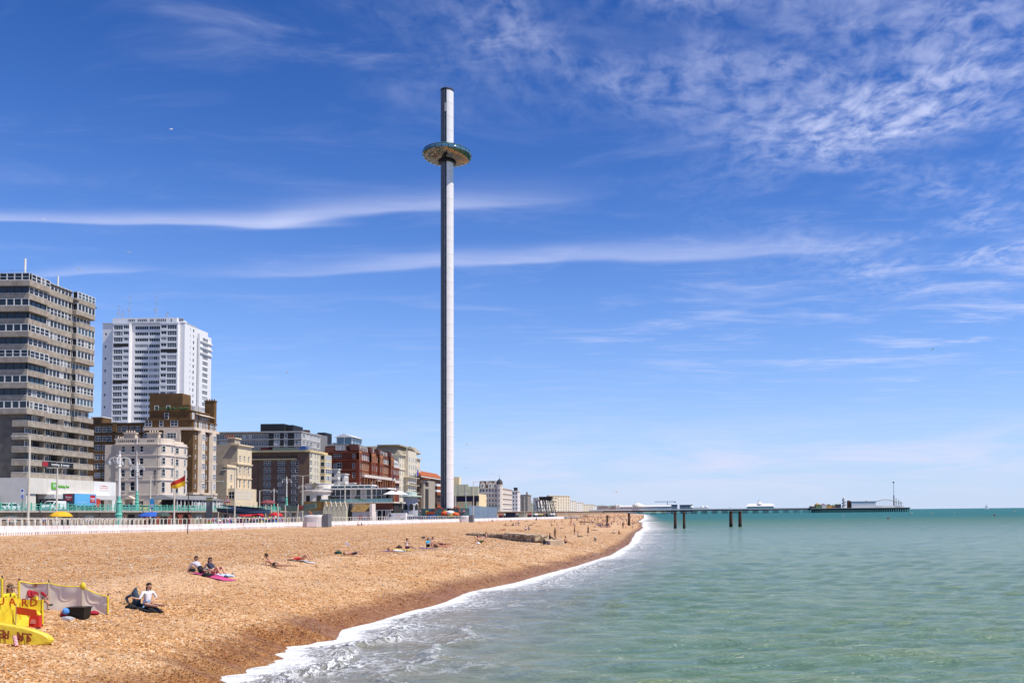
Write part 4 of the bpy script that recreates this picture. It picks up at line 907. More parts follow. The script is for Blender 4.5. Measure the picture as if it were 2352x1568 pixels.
# ---------------------------------------------------------------- red brick and terracotta grand hotel
def red_hotel():
    B = Bld('red_brick_hotel', 'large red brick Victorian hotel with dark mansard roof and white balcony', STREET_X, at_x(818, 1100, STREET_X).y, UP_Z)
    rb = brick_mat('red_brick', (0.135, 0.03, 0.016), (0.21, 0.05, 0.024), (0.12, 0.05, 0.035)); tc = mat('terracotta_trim', (0.34, 0.135, 0.06), 0.75, 0.15, 0.8); slate = mat('mansard_red_slate', (0.085, 0.028, 0.022), 0.8, 0.2, 1.2)
    x0 = B.xx(744); y1 = B.yy(899); y2 = B.yy(916)
    zr, zc, zs, zb = B.zz(818, 1023), B.zz(818, 1038), B.zz(818, 1055.6), B.zz(818, 1093)
    z0 = 0
    B.box('core', x0, -0.4, 0.4, y1, 0, zc, rb)
    fl = [B.xx(q) for q in (769, 779, 812)]
    wf = [(fl[0], zs + 0.7, 1.5, 2.2, 2, 2), (fl[1], zs + 0.6, 2.0, 2.6, 2, 2), (fl[2], zs + 0.8, 1.2, 2.0, 1, 2), (fl[0], zs - 4.0, 1.5, 2.4, 2, 2), (fl[1], zs - 4.2, 2.4, 3.0, 2, 2), (fl[2], zs - 3.8, 1.2, 2.2, 1, 2), (fl[2], zs - 8.2, 1.2, 2.2, 1, 2), (fl[2], zs - 12.6, 1.2, 2.2, 1, 2), (fl[2], zs - 17, 1.2, 2.2, 1, 2)]
    B.wall('W', 0, x0, 0, 0, zc, rb, wf, fm=frame_w, gm=glass_dark, t=0.14)
    c = MB(); band(c, x0, 0, 0, y1, zc - 0.3, zc + 0.25, 0.5); band(c, x0, 0, 0, y1, zs - 0.3, zs + 0.2, 0.6); B.part('cornice', c, rb)
    c = MB()
    for z in (zs - 4.8, zs - 9.0, zs - 13.2): band(c, x0, 0, 0, y1, z, z + 0.3, 0.25)
    for z in np.arange(zs + 0.6, zc - 0.6, 0.75): c.box(x0 + 1, -1.5, -0.06, -0.003, z, z + 0.28)
    B.part('string_course', c, mat('red_dark_band', (0.16, 0.06, 0.035), 0.8))
    # mansard roof
    mb = MB(); prof = [(0.0, zc + 0.25), (-1.2, zr)]
    mb.slab([(0.0, 0.3, zc + 0.25), (-1.3, 1.2, zr), (x0, 1.2, zr), (x0, 0.3, zc + 0.25)], (0, 8, 0)); mb.slab([(-0.1, 0.5, zc + 0.25), (-1.3, 1.3, zr), (-1.3, y1 - 1, zr), (-0.1, y1, zc + 0.25)], (-8, 0, 0)); B.part('roof', mb, slate)
    B.box('roof_terrace', x0 + 1, -1.0, 1.0, 30, zr, zr + 0.9, mat('roof_terrace_grey', (0.26, 0.25, 0.22), 0.8))
    for v in (773, 780, 787): 
        B.win('W', 0.35, B.xx(v + 0.5), zc + 1.0, 1.55, 2.0, 2, 2, frame_w, glass, 0.2)
    # front in alternating bays: turret bays in terracotta, recessed bays with tall white windows
    L = y1; segs = [(0, .07, 't'), (.07, .33, 'w'), (.33, .44, 't'), (.44, .56, 'm'), (.56, .66, 't'), (.66, .90, 'w'), (.90, 1.0, 't')]
    for a, e, k in segs:
        ya, ye = a * L, e * L; px = 1.3 if k == 't' else (0.35 if k == 'm' else 0.0); n = max(1, int((ye - ya) / 2.6))
        us = [ya + (ye - ya) * (q + 0.5) / n for q in range(n)]; w = min(1.5, (ye - ya) / n * 0.62)
        wl = [(u, z, w, h, 1, 2) for z, h in ((zs - 4.0, 2.7), (zs - 8.4, 3.0), (zs - 12.6, 2.6), (zs - 17.5, 3.0)) for u in us]
        B.wall('F', px, ya, ye, 0, zs, rb if k != 'w' else tc, wl, fm=frame_r, gm=glass_dark, t=0.13)
        if k == 't':
            B.wall('W', ya + 0.0 if ya > 0 else 0.002, 0, px, 0, zs, rb)
            B.wall('F', px, ya, ye, zs, zc + 0.8, tc, [(u, zs + 0.9, w, 2.2, 1, 2) for u in us], fm=frame_r, gm=glass_dark, t=0.14)
            m_ = MB().slab([(px, ya, zc + 0.8), (px - 1.0, ya + 0.5, zr + 0.7), (px - 1.0, ye - 0.5, zr + 0.7), (px, ye, zc + 0.8)], (-4, 0, 0)); o = B.part('turret_roof', m_, slate)
            B.win('F', px - 0.2, (ya + ye) / 2, zc + 1.1, 1.1, 1.9, 1, 1, frame_w, glass_dark, 0.2)
            q = MB()
            for z in np.arange(zs + 0.4, zc, 0.8): q.box(px + 0.003, px + 0.09, ya, ye, z, z + 0.35)
            for z in np.arange(2, zs - 1, 1.6): q.box(px + 0.003, px + 0.08, ya, ya + 0.5, z, z + 0.7).box(px + 0.003, px + 0.08, ye - 0.5, ye, z, z + 0.7)
            B.part('quoins', q, tc if a else mat('red_dark_band', (0.16, 0.06, 0.035), 0.8))
        elif k == 'w':
            for u in us: B.win('F', px + 0.1, u, zs + 0.4, w * 1.3, 3.2, 1, 1, mat('window_stone_white', (0.66, 0.58, 0.52), 0.6), glass_net, 0.3)
            for u in us: B.win('F', px - 0.5, u, zc + 0.6, w, 2.4, 1, 1, mat('window_stone_white', (0.66, 0.58, 0.52), 0.6), glass_net, 0.28)
            B.wall('F', px, ya, ye, zs, zc, rb)
        else: B.wall('F', px, ya, ye, zs, zc + 0.2, tc, [(u, zs + 0.9, w, 2.2, 1, 2) for u in us], fm=frame_r, gm=glass_dark)
    b = MB().box(0.4, 2.6, L * 0.07, L * 0.965, zb - 0.3, zb + 1.0); B.part('balcony', b, mat('balcony_stone', (0.66, 0.56, 0.49), 0.7, 0.1))
    b = MB().box(0.4, 2.2, L * .44, L * .56, zs - 8.9, zs - 7.7); B.part('balcony', b, mat('balcony_stone', (0.66, 0.56, 0.49), 0.7, 0.1))
    b = MB()
    for u in np.arange(L * 0.09, L * 0.96, 4.2): b.tube((2.2, u, 0), (2.2, u, zb - 0.3), 0.28, n=7)
    B.part('columns', b, tc)
    # glazed rooftop pavilion and white plant rooms
    yg0 = 6.0; xg = -4.0; zg = zr + 0.9
    g = MB().box(xg - 7, xg, yg0, yg0 + 14, zg, zg + 3.4); B.part('pavilion_glass', g, mat('pavilion_glass', (0.10, 0.19, 0.25), 0.08, 0.1, spec=0.6))
    r = MB().slab([(xg - 8, yg0 - 1, zg + 3.5), (xg - 3.5, yg0 - 1, zg + 5.2), (xg + 1.2, yg0 - 1, zg + 3.5)], (0, 16, 0))
    for u in (xg - 7, xg - 3.5, xg): r.box(u - 0.15, u + 0.15, yg0 - 0.2, yg0, zg, zg + 3.6)
    for u in np.arange(yg0, yg0 + 15, 4.6): r.box(xg, xg + 0.2, u, u + 0.25, zg, zg + 3.6)
    B.part('pavilion_roof', r, white_paint)
    B.box('plant_room', x0 + 4, xg - 9, 12, 22, zg, zg + 3.4, mat('plant_cream', (0.60, 0.56, 0.50), 0.7)); B.box('plant_room', x0 + 1, x0 + 6, 8, 16, zg, zg + 1.2, mat('plant_cream', (0.60, 0.56, 0.50), 0.7))
    # plain later wing
    B.box('wing_core', -20, -0.5, y1, y2, 0, zs, rb)
    B.wall('F', 0.3, y1, y2, 0, zs - 0.5, rb, [(y1 + (y2 - y1) * (q + 0.5) / 5, z, 1.7, 2.5, 1, 2) for z in (zs - 4.2, zs - 8.4, zs - 12.6) for q in range(5)], name='wing_wall', fm=frame_w, gm=glass_net, t=0.2)
    m_ = MB().slab([(0.3, y1, zs - 0.5), (-0.4, y1, zs + 3.0), (-2.4, y1, zs + 4.2), (-6, y1, zs + 4.6), (-6, y1, zs - 0.5)], (0, y2 - y1, 0)); B.part('wing_roof', m_, mat('wing_zinc', (0.48, 0.46, 0.44), 0.5))
    for q in range(5): B.win('F', 0.05, y1 + (y2 - y1) * (q + 0.5) / 5, zs + 0.2, 1.9, 2.2, 1, 1, frame_w, glass_net, 0.25)
    b = MB().box(0.3, 1.8, y1 + 0.5, y2 - 0.3, zb - 1.2, zb); B.part('balcony', b, mat('balcony_stone', (0.66, 0.56, 0.49), 0.7, 0.1))
    # dark blue flag over the entrance
    f = MB().tube((2.6, L * .9, zb), (3.2, L * .9, zb + 5), 0.09, n=5); B.part('flagpole', f, white_paint)
    f = MB()
    f.slab([(2.9, L * .9, zb + 0.6), (3.0, L * .86, zb + 0.4), (3.2, L * .86, zb + 2.6), (3.1, L * .9, zb + 3.0)], (0.05, 0, 0)); B.part('flag', f, mat('flag_navy', (0.02, 0.02, 0.09), 0.8))
red_hotel()

# ---------------------------------------------------------------- cream grand hotel with iron balconies
def cream_grand():
    B = Bld('cream_balcony_hotel', 'cream stucco hotel with black iron balconies beyond the red hotel', STREET_X, at_x(917, 1100, STREET_X).y, UP_Z)
    cm = mat('ivory_stucco', (0.64, 0.57, 0.44), 0.7, 0.08); y1 = B.yy(965); zt = B.zz(917, 1042); zr = B.zz(925, 1027); FH = 4.2
    B.box('core', -25, -0.5, 0.4, y1, 0, zt, cm); B.wall('W', 0, -25, 0, 0, zt, cm)
    n = 9; us = [y1 * (q + 0.5) / n for q in range(n)]; rows = [zt - 3.4 - FH * k for k in range(8)]
    B.wall('F', 0, 0, y1, 0, zt, cm, [(u, z, 1.5, 2.4, 1, 2) for z in rows if z > 0 for u in us], fm=frame_w, gm=glass_dark, t=0.15)
    b = MB()
    for a, e in ((0.22, 0.62),): b.box(0.01, 2.2, y1 * a, y1 * e, 0, zt + 2.5)
    B.part('bay', b, cm)
    for z in rows:
        if z > 0:
            for q in range(4): B.win('F', 2.25, y1 * (0.27 + 0.1 * q), z, 1.5, 2.5, 1, 2, frame_w, glass_dark, 0.15)
    for z in rows[2:7]:
        if z < 1: continue
        b = MB().box(0.01, 3.6, y1 * 0.18, y1 * 0.66, z - 0.6, z - 0.35); B.part('balcony', b, cm)
        r = MB().box(3.5, 3.56, y1 * 0.18, y1 * 0.66, z + 0.45, z + 0.55)
        for u in np.arange(y1 * 0.18, y1 * 0.66, 0.5): r.box(3.5, 3.55, u, u + 0.12, z - 0.35, z + 0.45)
        B.part('balcony_railing', r, dark_metal)
    c = MB(); band(c, -25, 0, 0, y1, zt - 0.5, zt, 1.0); band(c, -25, 0, 0, y1, rows[1] - 0.8, rows[1] - 0.4, 0.5); B.part('cornice', c, cm)
    m_ = MB().slab([(0.2, 0.5, zt), (-2.5, 2, zr + 1), (-20, 2, zr + 1), (-23, 0.5, zt)], (0, y1 * 0.5, 0)); m_.box(-12, 0.2, -0.5, y1 * 0.55, zr + 1, zr + 1.6); B.part('roof', m_, mat('roof_stone', (0.34, 0.29, 0.21), 0.8))
    m_ = MB().slab([(2.4, y1 * .6, zt + 2.4), (-1, y1 * .6, zt + 6), (-8, y1 * .6, zt + 6), (-8, y1 * .6, zt)], (0, y1 * 0.25, 0)); B.part('roof_turret', m_, mat('roof_stone', (0.34, 0.29, 0.21), 0.8))
    b = MB().tube((0.5, y1 * 0.3, zt + 2), (0.5, y1 * 0.3, zt + 11), 0.15, n=5); B.part('flagpole', b, white_paint)
    b = MB().slab([(3.7, y1 * 0.52, rows[2] + 1), (3.7, y1 * 0.58, rows[2] + 0.6), (3.7, y1 * 0.58, rows[2] + 4.0), (3.7, y1 * 0.52, rows[2] + 4.6)], (0.06, 0, 0)); B.part('flag', b, mat('flag_blue', (0.03, 0.10, 0.42), 0.8))
cream_grand()

# ---------------------------------------------------------------- brown modern block behind the observation tower
def brown_modern():
    B = Bld('brown_modern_block', 'low modern brown block with orange roof strip left of the observation tower', STREET_X + 2, at_x(965, 1100, STREET_X + 2).y, UP_Z)
    dk = mat('brown_brick_modern', (0.10, 0.06, 0.05), 0.8, 0.15); org = mat('orange_roof', (0.36, 0.10, 0.035), 0.8, 0.15)
    y1 = B.yy(1014); zt = B.zz(975, 1080); zm = B.zz(990, 1103)
    B.box('core', -22, 0, 0, y1, 0, zm, dk)
    B.box('upper_wall', -22, -0.6, 0.3, y1, zm, zt - 3, dk)
    b = MB().slab([(0.6, 0, zt - 3.2), (0.6, 0, zt - 2.6), (-3.0, 0, zt + 0.4), (-3, 0, zt - 3.2)], (0, y1, 0)); B.part('roof', b, org); B.box('eaves', 0.3, 0.9, 0, y1, zt - 3.7, zt - 3.25, white_paint)
    tan = mat('tan_concrete', (0.34, 0.29, 0.23), 0.8, 0.1)
    B.box('frame', 0.02, 1.6, 2, y1 * 0.55, 0, zm + 0.4, tan)
    B.box('opening', 1.6, 1.64, y1 * 0.10, y1 * 0.25, 0, zm - 4.6, room); B.box('opening', 1.6, 1.64, y1 * 0.10, y1 * 0.25, zm - 3.2, zm - 0.8, room)
    for k, z in enumerate((zm - 1.8, zm - 5.4, zm - 13.0)):
        B.box('balcony', 0.02, 2.4, y1 * 0.58, y1, z - 0.4, z + 0.9, white_paint if k < 2 else dk)
        for u in np.arange(y1 * 0.6, y1, 2.6): B.box('brick_pier', 2.4, 2.5, u, u + 1.5, z - 2.4, z - 0.5, org)
    B.box('scaffold_deck', 1.7, 3.5, -3, y1 * 0.2, zm + 1, zm + 1.3, org)
brown_modern()

# ---------------------------------------------------------------- conference hall right of the tower
def conference_hall():
    Y = 620.0; B = Bld('conference_hall', 'cream conference hall with pale green panelled top right of the observation tower', at_y(1100, 1150, Y).x, Y, UP_Z)
    x0 = B.xx(1030); zt = B.zz(1075, 1115); zm = B.zz(1075, 1134); crm = mat('hall_cream', (0.74, 0.60, 0.36), 0.7, 0.06); grn = mat('hall_green', (0.58, 0.56, 0.39), 0.6, 0.1, 0.4)
    B.box('wall', x0, 0, 0.5, 30, 0, zm, crm)
    B.box('window_band', x0 + 4, 0.02, 0.3, 0.49, zm - 5.2, zm - 1.4, mat('hall_navy', (0.02, 0.025, 0.06), 0.25, 0.0)); B.box('grey_block', x0, x0 + 5.5, -4, 0.4, 0, zm - 1.0, mat('hall_grey', (0.34, 0.30, 0.27), 0.8))
    b = MB()
    for k in range(9):
        u = x0 + (0 - x0) * k / 9; b.box(u, u + (-x0) / 9 - 0.06, -1.2 - 0.15 * (k % 2), 0.4, zm - 1.2, zt + (0.9 if 1 < k < 6 else -0.6))
    B.part('top_panels', b, grn)
    B.box('flue_tower', x0 + 0.5, x0 + 6.2, 6, 12, zm, B.zz(1047, 1094), crm)
    B.win('W', 0.45, B.xx(1089), 4.0, 2.8, 4.2, 2, 2, frame_d, glass_dark, 0.3)
conference_hall()

# ---------------------------------------------------------------- white Victorian hotel with corner turret
def turret_hotel():
    Y = 700.0; B = Bld('white_turret_hotel', 'white Victorian hotel with gables and a slate domed corner turret', at_y(1150, 1150, Y).x, Y, UP_Z)
    wh = mat('victorian_white', (0.62, 0.565, 0.50), 0.65, 0.06); x0 = B.xx(1100); zt = B.zz(1125, 1120); zr = B.zz(1125, 1108); y1 = 60.0
    slate = mat('slate_dark', (0.05, 0.045, 0.055), 0.6, 0.2)
    B.box('core', x0 + 0.3, -0.4, 0.5, y1, 0, zt, wh)
    rows = [zt - 3.0 - 4.0 * k for k in range(4)]; us = [B.xx(q) for q in (1104, 1110, 1118, 1125, 1132, 1139)]
    wl = [(u, z, 1.3, 2.3, 1, 2) for z in rows for u in us]
    B.wall('W', 0, x0, 0, 0, zt, wh, wl, fm=frame_w, gm=glass_dark, t=0.14)
    B.wall('F', 0, 0, y1, 0, zt, wh, [(u, z, 1.5, 2.3, 1, 2) for z in rows for u in np.arange(4, y1, 5)], fm=frame_w, gm=glass_dark, t=0.14)
    c = MB()
    for z in [zt] + [r_ - 0.9 for r_ in rows]: band(c, x0, 0, 0, y1, z - 0.3, z, 0.6)
    B.part('string_course', c, wh)
    m_ = MB().slab([(x0, 0.5, zt), (-0.2, 0.5, zt), (-0.2, 3.5, zr + 1.5), (x0, 3.5, zr + 1.5)], (0, 6, 0)); B.part('roof', m_, mat('roof_brown_slate', (0.085, 0.06, 0.045), 0.7, 0.2))
    for v in (1108, 1126, 1137):
        u = B.xx(v); b = MB().slab([(u - 1.8, 0.2, zt), (u + 1.8, 0.2, zt), (u + 1.8, 0.2, zt + 3.0), (u, 0.2, zt + 4.8), (u - 1.8, 0.2, zt + 3.0)], (0, 1.5, 0)); B.part('gable', b, wh); B.win('W', 0.14, u, zt + 0.6, 1.3, 1.9, 1, 2, frame_w, glass_dark, 0.14)
    for v in (1118, 1139): 
        u = B.xx(v); B.box('chimney', u - 0.9, u + 0.9, 2, 3.5, zt, B.zz(v, 1104), wh)
    b = MB().lathe([(2.4, 0), (2.4, zt + 2.2), (2.7, zt + 2.3), (2.7, zt + 2.7)], 10, 0, (-1.0, 1.0, 0)); B.part('turret', b, wh)
    b = MB().lathe([(2.5, zt + 2.7), (2.4, zt + 4.2), (1.7, zt + 5.8), (0.6, zt + 6.8), (0.12, zt + 7.4), (0.05, zt + 10)], 10, 0, (-1.0, 1.0, 0)); B.part('turret_dome', b, slate)
    for z in rows: B.win('W', -1.45, -1.0, z, 1.1, 2.2, 1, 2, frame_w, glass_dark, 0.13)
    b = MB()
    for u in us: b.box(u - 0.9, u + 0.9, -1.0, -0.02, rows[1] - 0.5, rows[1] - 0.2)
    b.box(x0, -3.5, -1.5, -0.02, rows[2] - 0.5, rows[2] - 0.1); B.part('balcony', b, wh)
turret_hotel()

def far_block(v0, vc, v1, vt, Y, label, cm, rows_h=3.4, name='seafront_building', depth=24, group=None, cat='building', wcols=None):
    """plain block: near flank v0..vc at distance Y, sea front vc..v1"""
    B = Bld(name, label, at_y(vc, 1150, Y).x, Y, 5.0, cat, group); x0 = B.xx(v0); zt = B.zz(vc, vt); y1 = min(depth, max(6.0, B.yy(v1)) if v1 > vc else depth)
    B.box('core', x0 + 0.2, -0.4, 0.5, y1, 0, zt, cm)
    rows = [z for z in np.arange(zt - 3.0, 0.5, -rows_h)][:7]; n = wcols or max(2, int(-x0 / 4.2)); n2 = max(2, int(y1 / 5))
    B.wall('W', 0, x0, 0, 0, zt, cm, [(x0 + (-x0) * (q + 0.5) / n, z, min(1.5, -x0 / n * 0.5), 1.9, 1, 2) for z in rows for q in range(n)], fm=frame_w, gm=glass_dark, t=0.14)
    B.wall('F', 0, 0, y1, 0, zt, cm, [(y1 * (q + 0.5) / n2, z, 1.7, 2.0, 1, 2) for z in rows for q in range(n2)], fm=frame_w, gm=glass_dark, t=0.15)
    c = MB(); band(c, x0, 0, 0, y1, zt - 0.4, zt + 0.3, 0.5); c.box(x0, 0, 0, y1, zt - 0.02, zt + 0.25); B.part('parapet', c, cm)
    return B, x0, y1, zt
b_, x_, y_, z_ = far_block(1176, 1189, 1195, 1127, 800, 'narrow white building with dark rooftop hut right of the turret hotel', mat('far_white', (0.68, 0.65, 0.62), 0.7, 0.06), depth=40)
b_.box('rooftop_hut', x_ * 0.75, x_ * 0.2, 2, 8, z_ + 0.3, z_ + 3.2, dark_metal)
b_, x_, y_, z_ = far_block(1195, 1212, 1220, 1136, 900, 'drab grey brown office block behind the pier ruins', mat('drab_concrete', (0.24, 0.21, 0.175), 0.8, 0.12), depth=50)
b_.box('stair_tower', x_ * 0.3, -1, 4, 10, z_, z_ + 3, mat('drab_concrete', (0.24, 0.21, 0.175), 0.8, 0.12))
hues = [(0.68, 0.64, 0.58), (0.66, 0.56, 0.40), (0.66, 0.58, 0.44), (0.62, 0.55, 0.45), (0.68, 0.66, 0.62), (0.66, 0.60, 0.50)]
spec = [(1222, 1236, 1241, 1144, 980), (1241, 1252, 1257, 1143, 1040), (1254, 1262, 1270, 1139, 1090), (1268, 1277, 1282, 1143, 1150), (1280, 1287, 1291, 1149, 1220), (1290, 1296, 1300, 1151, 1290), (1299, 1304, 1309, 1154, 1370), (1307, 1312, 1316, 1157, 1450), (1315, 1321, 1325, 1159, 1540), (1324, 1331, 1335, 1159, 1640), (1334, 1341, 1345, 1162, 1750)]
names_ = ['grey white', 'ivory', 'tall yellow cream', 'cream', 'white', 'pale', 'low ivory', 'low cream', 'white bow fronted', 'long white', 'last low white']
for i, (a, c, e, t_, Y) in enumerate(spec):
    col = hues[i % 6]; bq_ = far_block(a, c, e, t_ - 1.5, Y, f'{names_[i]} terrace house, number {i + 1} from the left beyond the office block', mat('terrace_%d' % (i % 6), col, 0.7, 0.08), 3.3, 'terrace_house', 45, 'terrace houses along the far seafront', 'house', 3); bq_[0].e.rotation_euler.z = -0.55

# ---------------------------------------------------------------- far downs
def hill(name, y, xs, zs, label, m):
    b = MB(); n = len(xs)
    for i in range(n - 1):
        b.poly([(xs[i], y, 0), (xs[i + 1], y, 0), (xs[i + 1], y + 500, zs[i + 1]), (xs[i], y + 500, zs[i])]); b.poly([(xs[i], y + 500, zs[i]), (xs[i + 1], y + 500, zs[i + 1]), (xs[i + 1], y + 2200, 0), (xs[i], y + 2200, 0)])
    o = b.build(name, m, smooth=True); tag(o, label, 'hill', kind='structure')
vx = list(range(1180, 1570, 12)); yh = 3600.0
xs_ = [at_y(v, 1170, yh).x for v in vx]
zs_ = [max(2.0, at_y(v, np.interp(v, [1180, 1330, 1345, 1380, 1410, 1440, 1480, 1520, 1570], [1155, 1158, 1159, 1161, 1160, 1163, 1166, 1171, 1176]) + 0.8 * math.sin(v * 0.31), yh + 500).z) for v in vx]
down_m = mat('hazy_downs', (0.16, 0.19, 0.14), 0.95, 0.35, 0.006); hill('far_hill', yh, xs_, zs_, 'low green downs fading in the distance behind the pier', down_m)
# scattered far houses on the slope
for i in range(26):
    v = 1342 + i * 5.2 + random.uniform(-1.5, 1.5); Y = random.uniform(2300, 3300); w = random.uniform(9, 22); p = at_y(v, 1172, Y); zt = at_y(v, 1168 - random.uniform(0, 4) + max(0, (v - 1420)) * 0.06, Y).z
    e = empty('hillside_house', (p.x, Y, 0)); tag(e, 'tiny pale house on the far hillside behind the pier', 'house', 'far hillside houses')
    MB().box(-w / 2, w / 2, 0, 10, 0, zt).build('wall', mat('far_house_%d' % (i % 3), [(0.42, 0.40, 0.38), (0.36, 0.30, 0.27), (0.50, 0.48, 0.46)][i % 3], 0.9), e)
    MB().slab([(-w / 2 - 0.5, -0.5, zt), (w / 2 + 0.5, -0.5, zt), (w / 2 + 0.5, 5, zt + 3), (-w / 2 - 0.5, 5, zt + 3)], (0, 0, 0.3)).build('roof', mat('far_roof', (0.16, 0.13, 0.13), 0.9), e)

# ================================================================ observation tower
def observation_tower():
    Y = 336.0; X = at_y(1027, 1000, Y).x; zb = 2.0; ztop = at_y(1027, 209, Y).z
    e = empty('observation_tower', (X, Y, zb)); tag(e, 'very tall slim white observation tower with painted-in shade on one side and a glass ring pod', 'tower')
    r = 2.42; H = ztop - zb
    clad = mat('perforated_cladding', (0.74, 0.71, 0.69), 0.45, 0.05, 0.3); clad_shade = mat('shaded_cladding', (0.10, 0.105, 0.12), 0.4, 0.15, 0.4); blk = mat('track_black', (0.012, 0.012, 0.014), 0.5, 0.0)
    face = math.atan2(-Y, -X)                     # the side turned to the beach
    a_t = face - math.asin(0.06)                  # edge between shade-coloured and white cladding
    def sector(name, a0, a1, rr, m, z0, z1, n=10):
        b = MB(); b.lathe([(rr, z0), (rr, z1)], n, 0, (0, 0, 0), a0, a1); return b.build(name, m, e, smooth=True)
    MB().lathe([(r - 0.30, 0), (r - 0.30, H), (0.01, H)], 24).build('shaft', blk, e, smooth=False)
    # cladding panels: white towards the sea, shade painted as dark colour towards the town, each ring of panels about 5 m tall
    ph = H / 31
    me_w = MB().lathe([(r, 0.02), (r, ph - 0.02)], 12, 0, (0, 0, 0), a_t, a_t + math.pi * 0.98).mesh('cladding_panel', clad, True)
    me_d = MB().lathe([(r - 0.02, 0.02), (r - 0.02, ph - 0.02)], 12, 0, (0, 0, 0), a_t - math.pi * 0.93, a_t - 0.36).mesh('shaded_cladding_panel', clad_shade, True)
    for k in range(31): place('cladding_panel', me_w, e, (0, 0, k * ph)); place('shaded_cladding_panel', me_d, e, (0, 0, k * ph))
    b = MB()
    for a in (a_t - 0.30, a_t - 0.05):
        b.box(-0.06, 0.06, -0.06, 0.06, 0, H)
        for i in range(-8, 0): b.v[i] = (b.v[i][0] + math.cos(a) * (r - 0.08), b.v[i][1] + math.sin(a) * (r - 0.08), b.v[i][2])
    b.build('guide_rail', steel, e)
    b = MB()
    for z in np.arange(6, H, 4.2): b.box(-0.25, 0.25, -0.1, 0.1, z, z + 0.5)
    for i in range(len(b.v)): x, y, z = b.v[i]; a = a_t - 0.18; b.v[i] = (x * -math.sin(a) + (y + r - 0.12) * math.cos(a), x * math.cos(a) + (y + r - 0.12) * math.sin(a), z)
    b.build('rail_bracket', dark_metal, e)
    t = MB().lathe([(r + 0.06, H - 0.5), (r + 0.06, H + 0.25), (r - 0.4, H + 0.3)], 20); t.build('top_ring', dark_metal, e)
    t = MB()
    for k in range(14):
        a = k * 2 * math.pi / 14; t.tube((r * math.cos(a), r * math.sin(a), H + 0.2), (r * math.cos(a), r * math.sin(a), H + 0.7), 0.04, n=4)
    t.lathe([(r, H + 0.66), (r + 0.08, H + 0.7), (r, H + 0.74)], 20); t.tube((0.3, 0, H), (0.3, 0, H + 1.6), 0.12, n=5); t.build('top_railing', steel, e)
    MB().box(-0.35, 0.35, -0.2, 0.2, 0, 3.2).build('access_hatch', mat('hatch_grey', (0.4, 0.4, 0.42), 0.5), e, ((r - 0.05) * math.cos(a_t - 0.2), (r - 0.05) * math.sin(a_t - 0.2), at_y(1027, 262, Y).z - zb), a_t - 0.2 + math.pi / 2)
    # pod: ring of glass above, mirrored underside
    zp = at_y(1027, 357, Y).z - zb
    pod = empty('pod', (0, 0, zp)); pod.parent = e; pod.location = (0, 0, zp)
    gl = bpy.data.materials.new('pod_glass'); gl.use_nodes = True; t_ = NT(gl.node_tree); bs = t_.n['Principled BSDF']; bs.inputs['Base Color'].default_value = (0.20, 0.40, 0.42, 1); bs.inputs['Roughness'].default_value = 0.03; bs.inputs['Metallic'].default_value = 0.55; bs.inputs['Transmission Weight'].default_value = 0.3; bs.inputs['IOR'].default_value = 1.5; bs.inputs['Specular IOR Level'].default_value = 0.9
    mir = bpy.data.materials.new('mirror_panel'); mir.use_nodes = True; t_ = NT(mir.node_tree); bs = t_.n['Principled BSDF']; bs.inputs['Base Color'].default_value = (0.25, 0.21, 0.16, 1); bs.inputs['Metallic'].default_value = 1.0
    co = t_.node('ShaderNodeTexCoord').outputs['Object']; bs.inputs['Roughness'].default_value = 0.07
    bn = t_.node('ShaderNodeBump', i_Strength=0.12, i_Distance=0.6); t_.l.new(t_.noise(co, 0.7, 2.0), bn.inputs['Height']); t_.l.new(bn.outputs[0], bs.inputs['Normal'])
    N = 24; Ro = 9.2
    prof_up = [(Ro * math.cos(q) ** 0.55 if q < 1.5 else 3.0, 2.35 * math.sin(q)) for q in np.linspace(-0.12, 1.0, 6)]
    prof_up = [(9.2, -0.25), (9.15, 0.5), (8.75, 1.25), (7.9, 1.95), (6.4, 2.45)]
    prof_dn = [(9.2, -0.3), (8.9, -1.0), (8.0, -1.65), (6.3, -2.15), (3.4, -2.5)]
    da = 2 * math.pi / N
    mg = MB().lathe(prof_up, 2, 0, (0, 0, 0), 0.012, da - 0.012).mesh('glass_pane', gl, True); mm = MB().lathe(prof_dn[::-1], 2, 0, (0, 0, 0), 0.008, da - 0.008).mesh('mirror_panel', mir, True)
    for k in range(N): place('glass_pane', mg, pod, (0, 0, 0), k * da); place('mirror_panel', mm, pod, (0, 0, 0), k * da)
    ribs = MB()
    for k in range(N):
        a = k * da
        for pr in (prof_up, prof_dn):
            for (r0, z0), (r1, z1) in zip(pr[:-1], pr[1:]): ribs.tube((r0 * math.cos(a), r0 * math.sin(a), z0), (r1 * math.cos(a), r1 * math.sin(a), z1), 0.07, n=4)
    for rr, zz in ((9.2, -0.27), (8.78, 1.25)):
        for k in range(N * 2): a, c = k * da / 2, (k + 1) * da / 2; ribs.tube((rr * math.cos(a), rr * math.sin(a), zz), (rr * math.cos(c), rr * math.sin(c), zz), 0.07, n=4)
    ribs.build('frame', dark_metal, pod)
    MB().lathe([(2.6, 2.3), (6.45, 2.5), (6.4, 2.3), (2.6, 2.1)], 24).build('pod_roof', mat('pod_roof_grey', (0.4, 0.42, 0.44), 0.4), pod)
    MB().lathe([(8.6, -0.6), (2.6, -0.6)], 24).build('pod_floor', mat('pod_floor_green', (0.18, 0.26, 0.22), 0.7), pod)
    MB().lathe([(2.5, 2.2), (3.0, 2.2), (3.0, -0.6), (3.3, -2.55), (3.3, -3.2), (2.5, -3.2)], 20).build('hub', blk, pod)
    b = MB()
    for a in (face - 0.7, face - 0.25, face + 0.2, face + 1.0): b.box(-0.5, 0.5, -0.5, 0.5, 0, 1.0); 
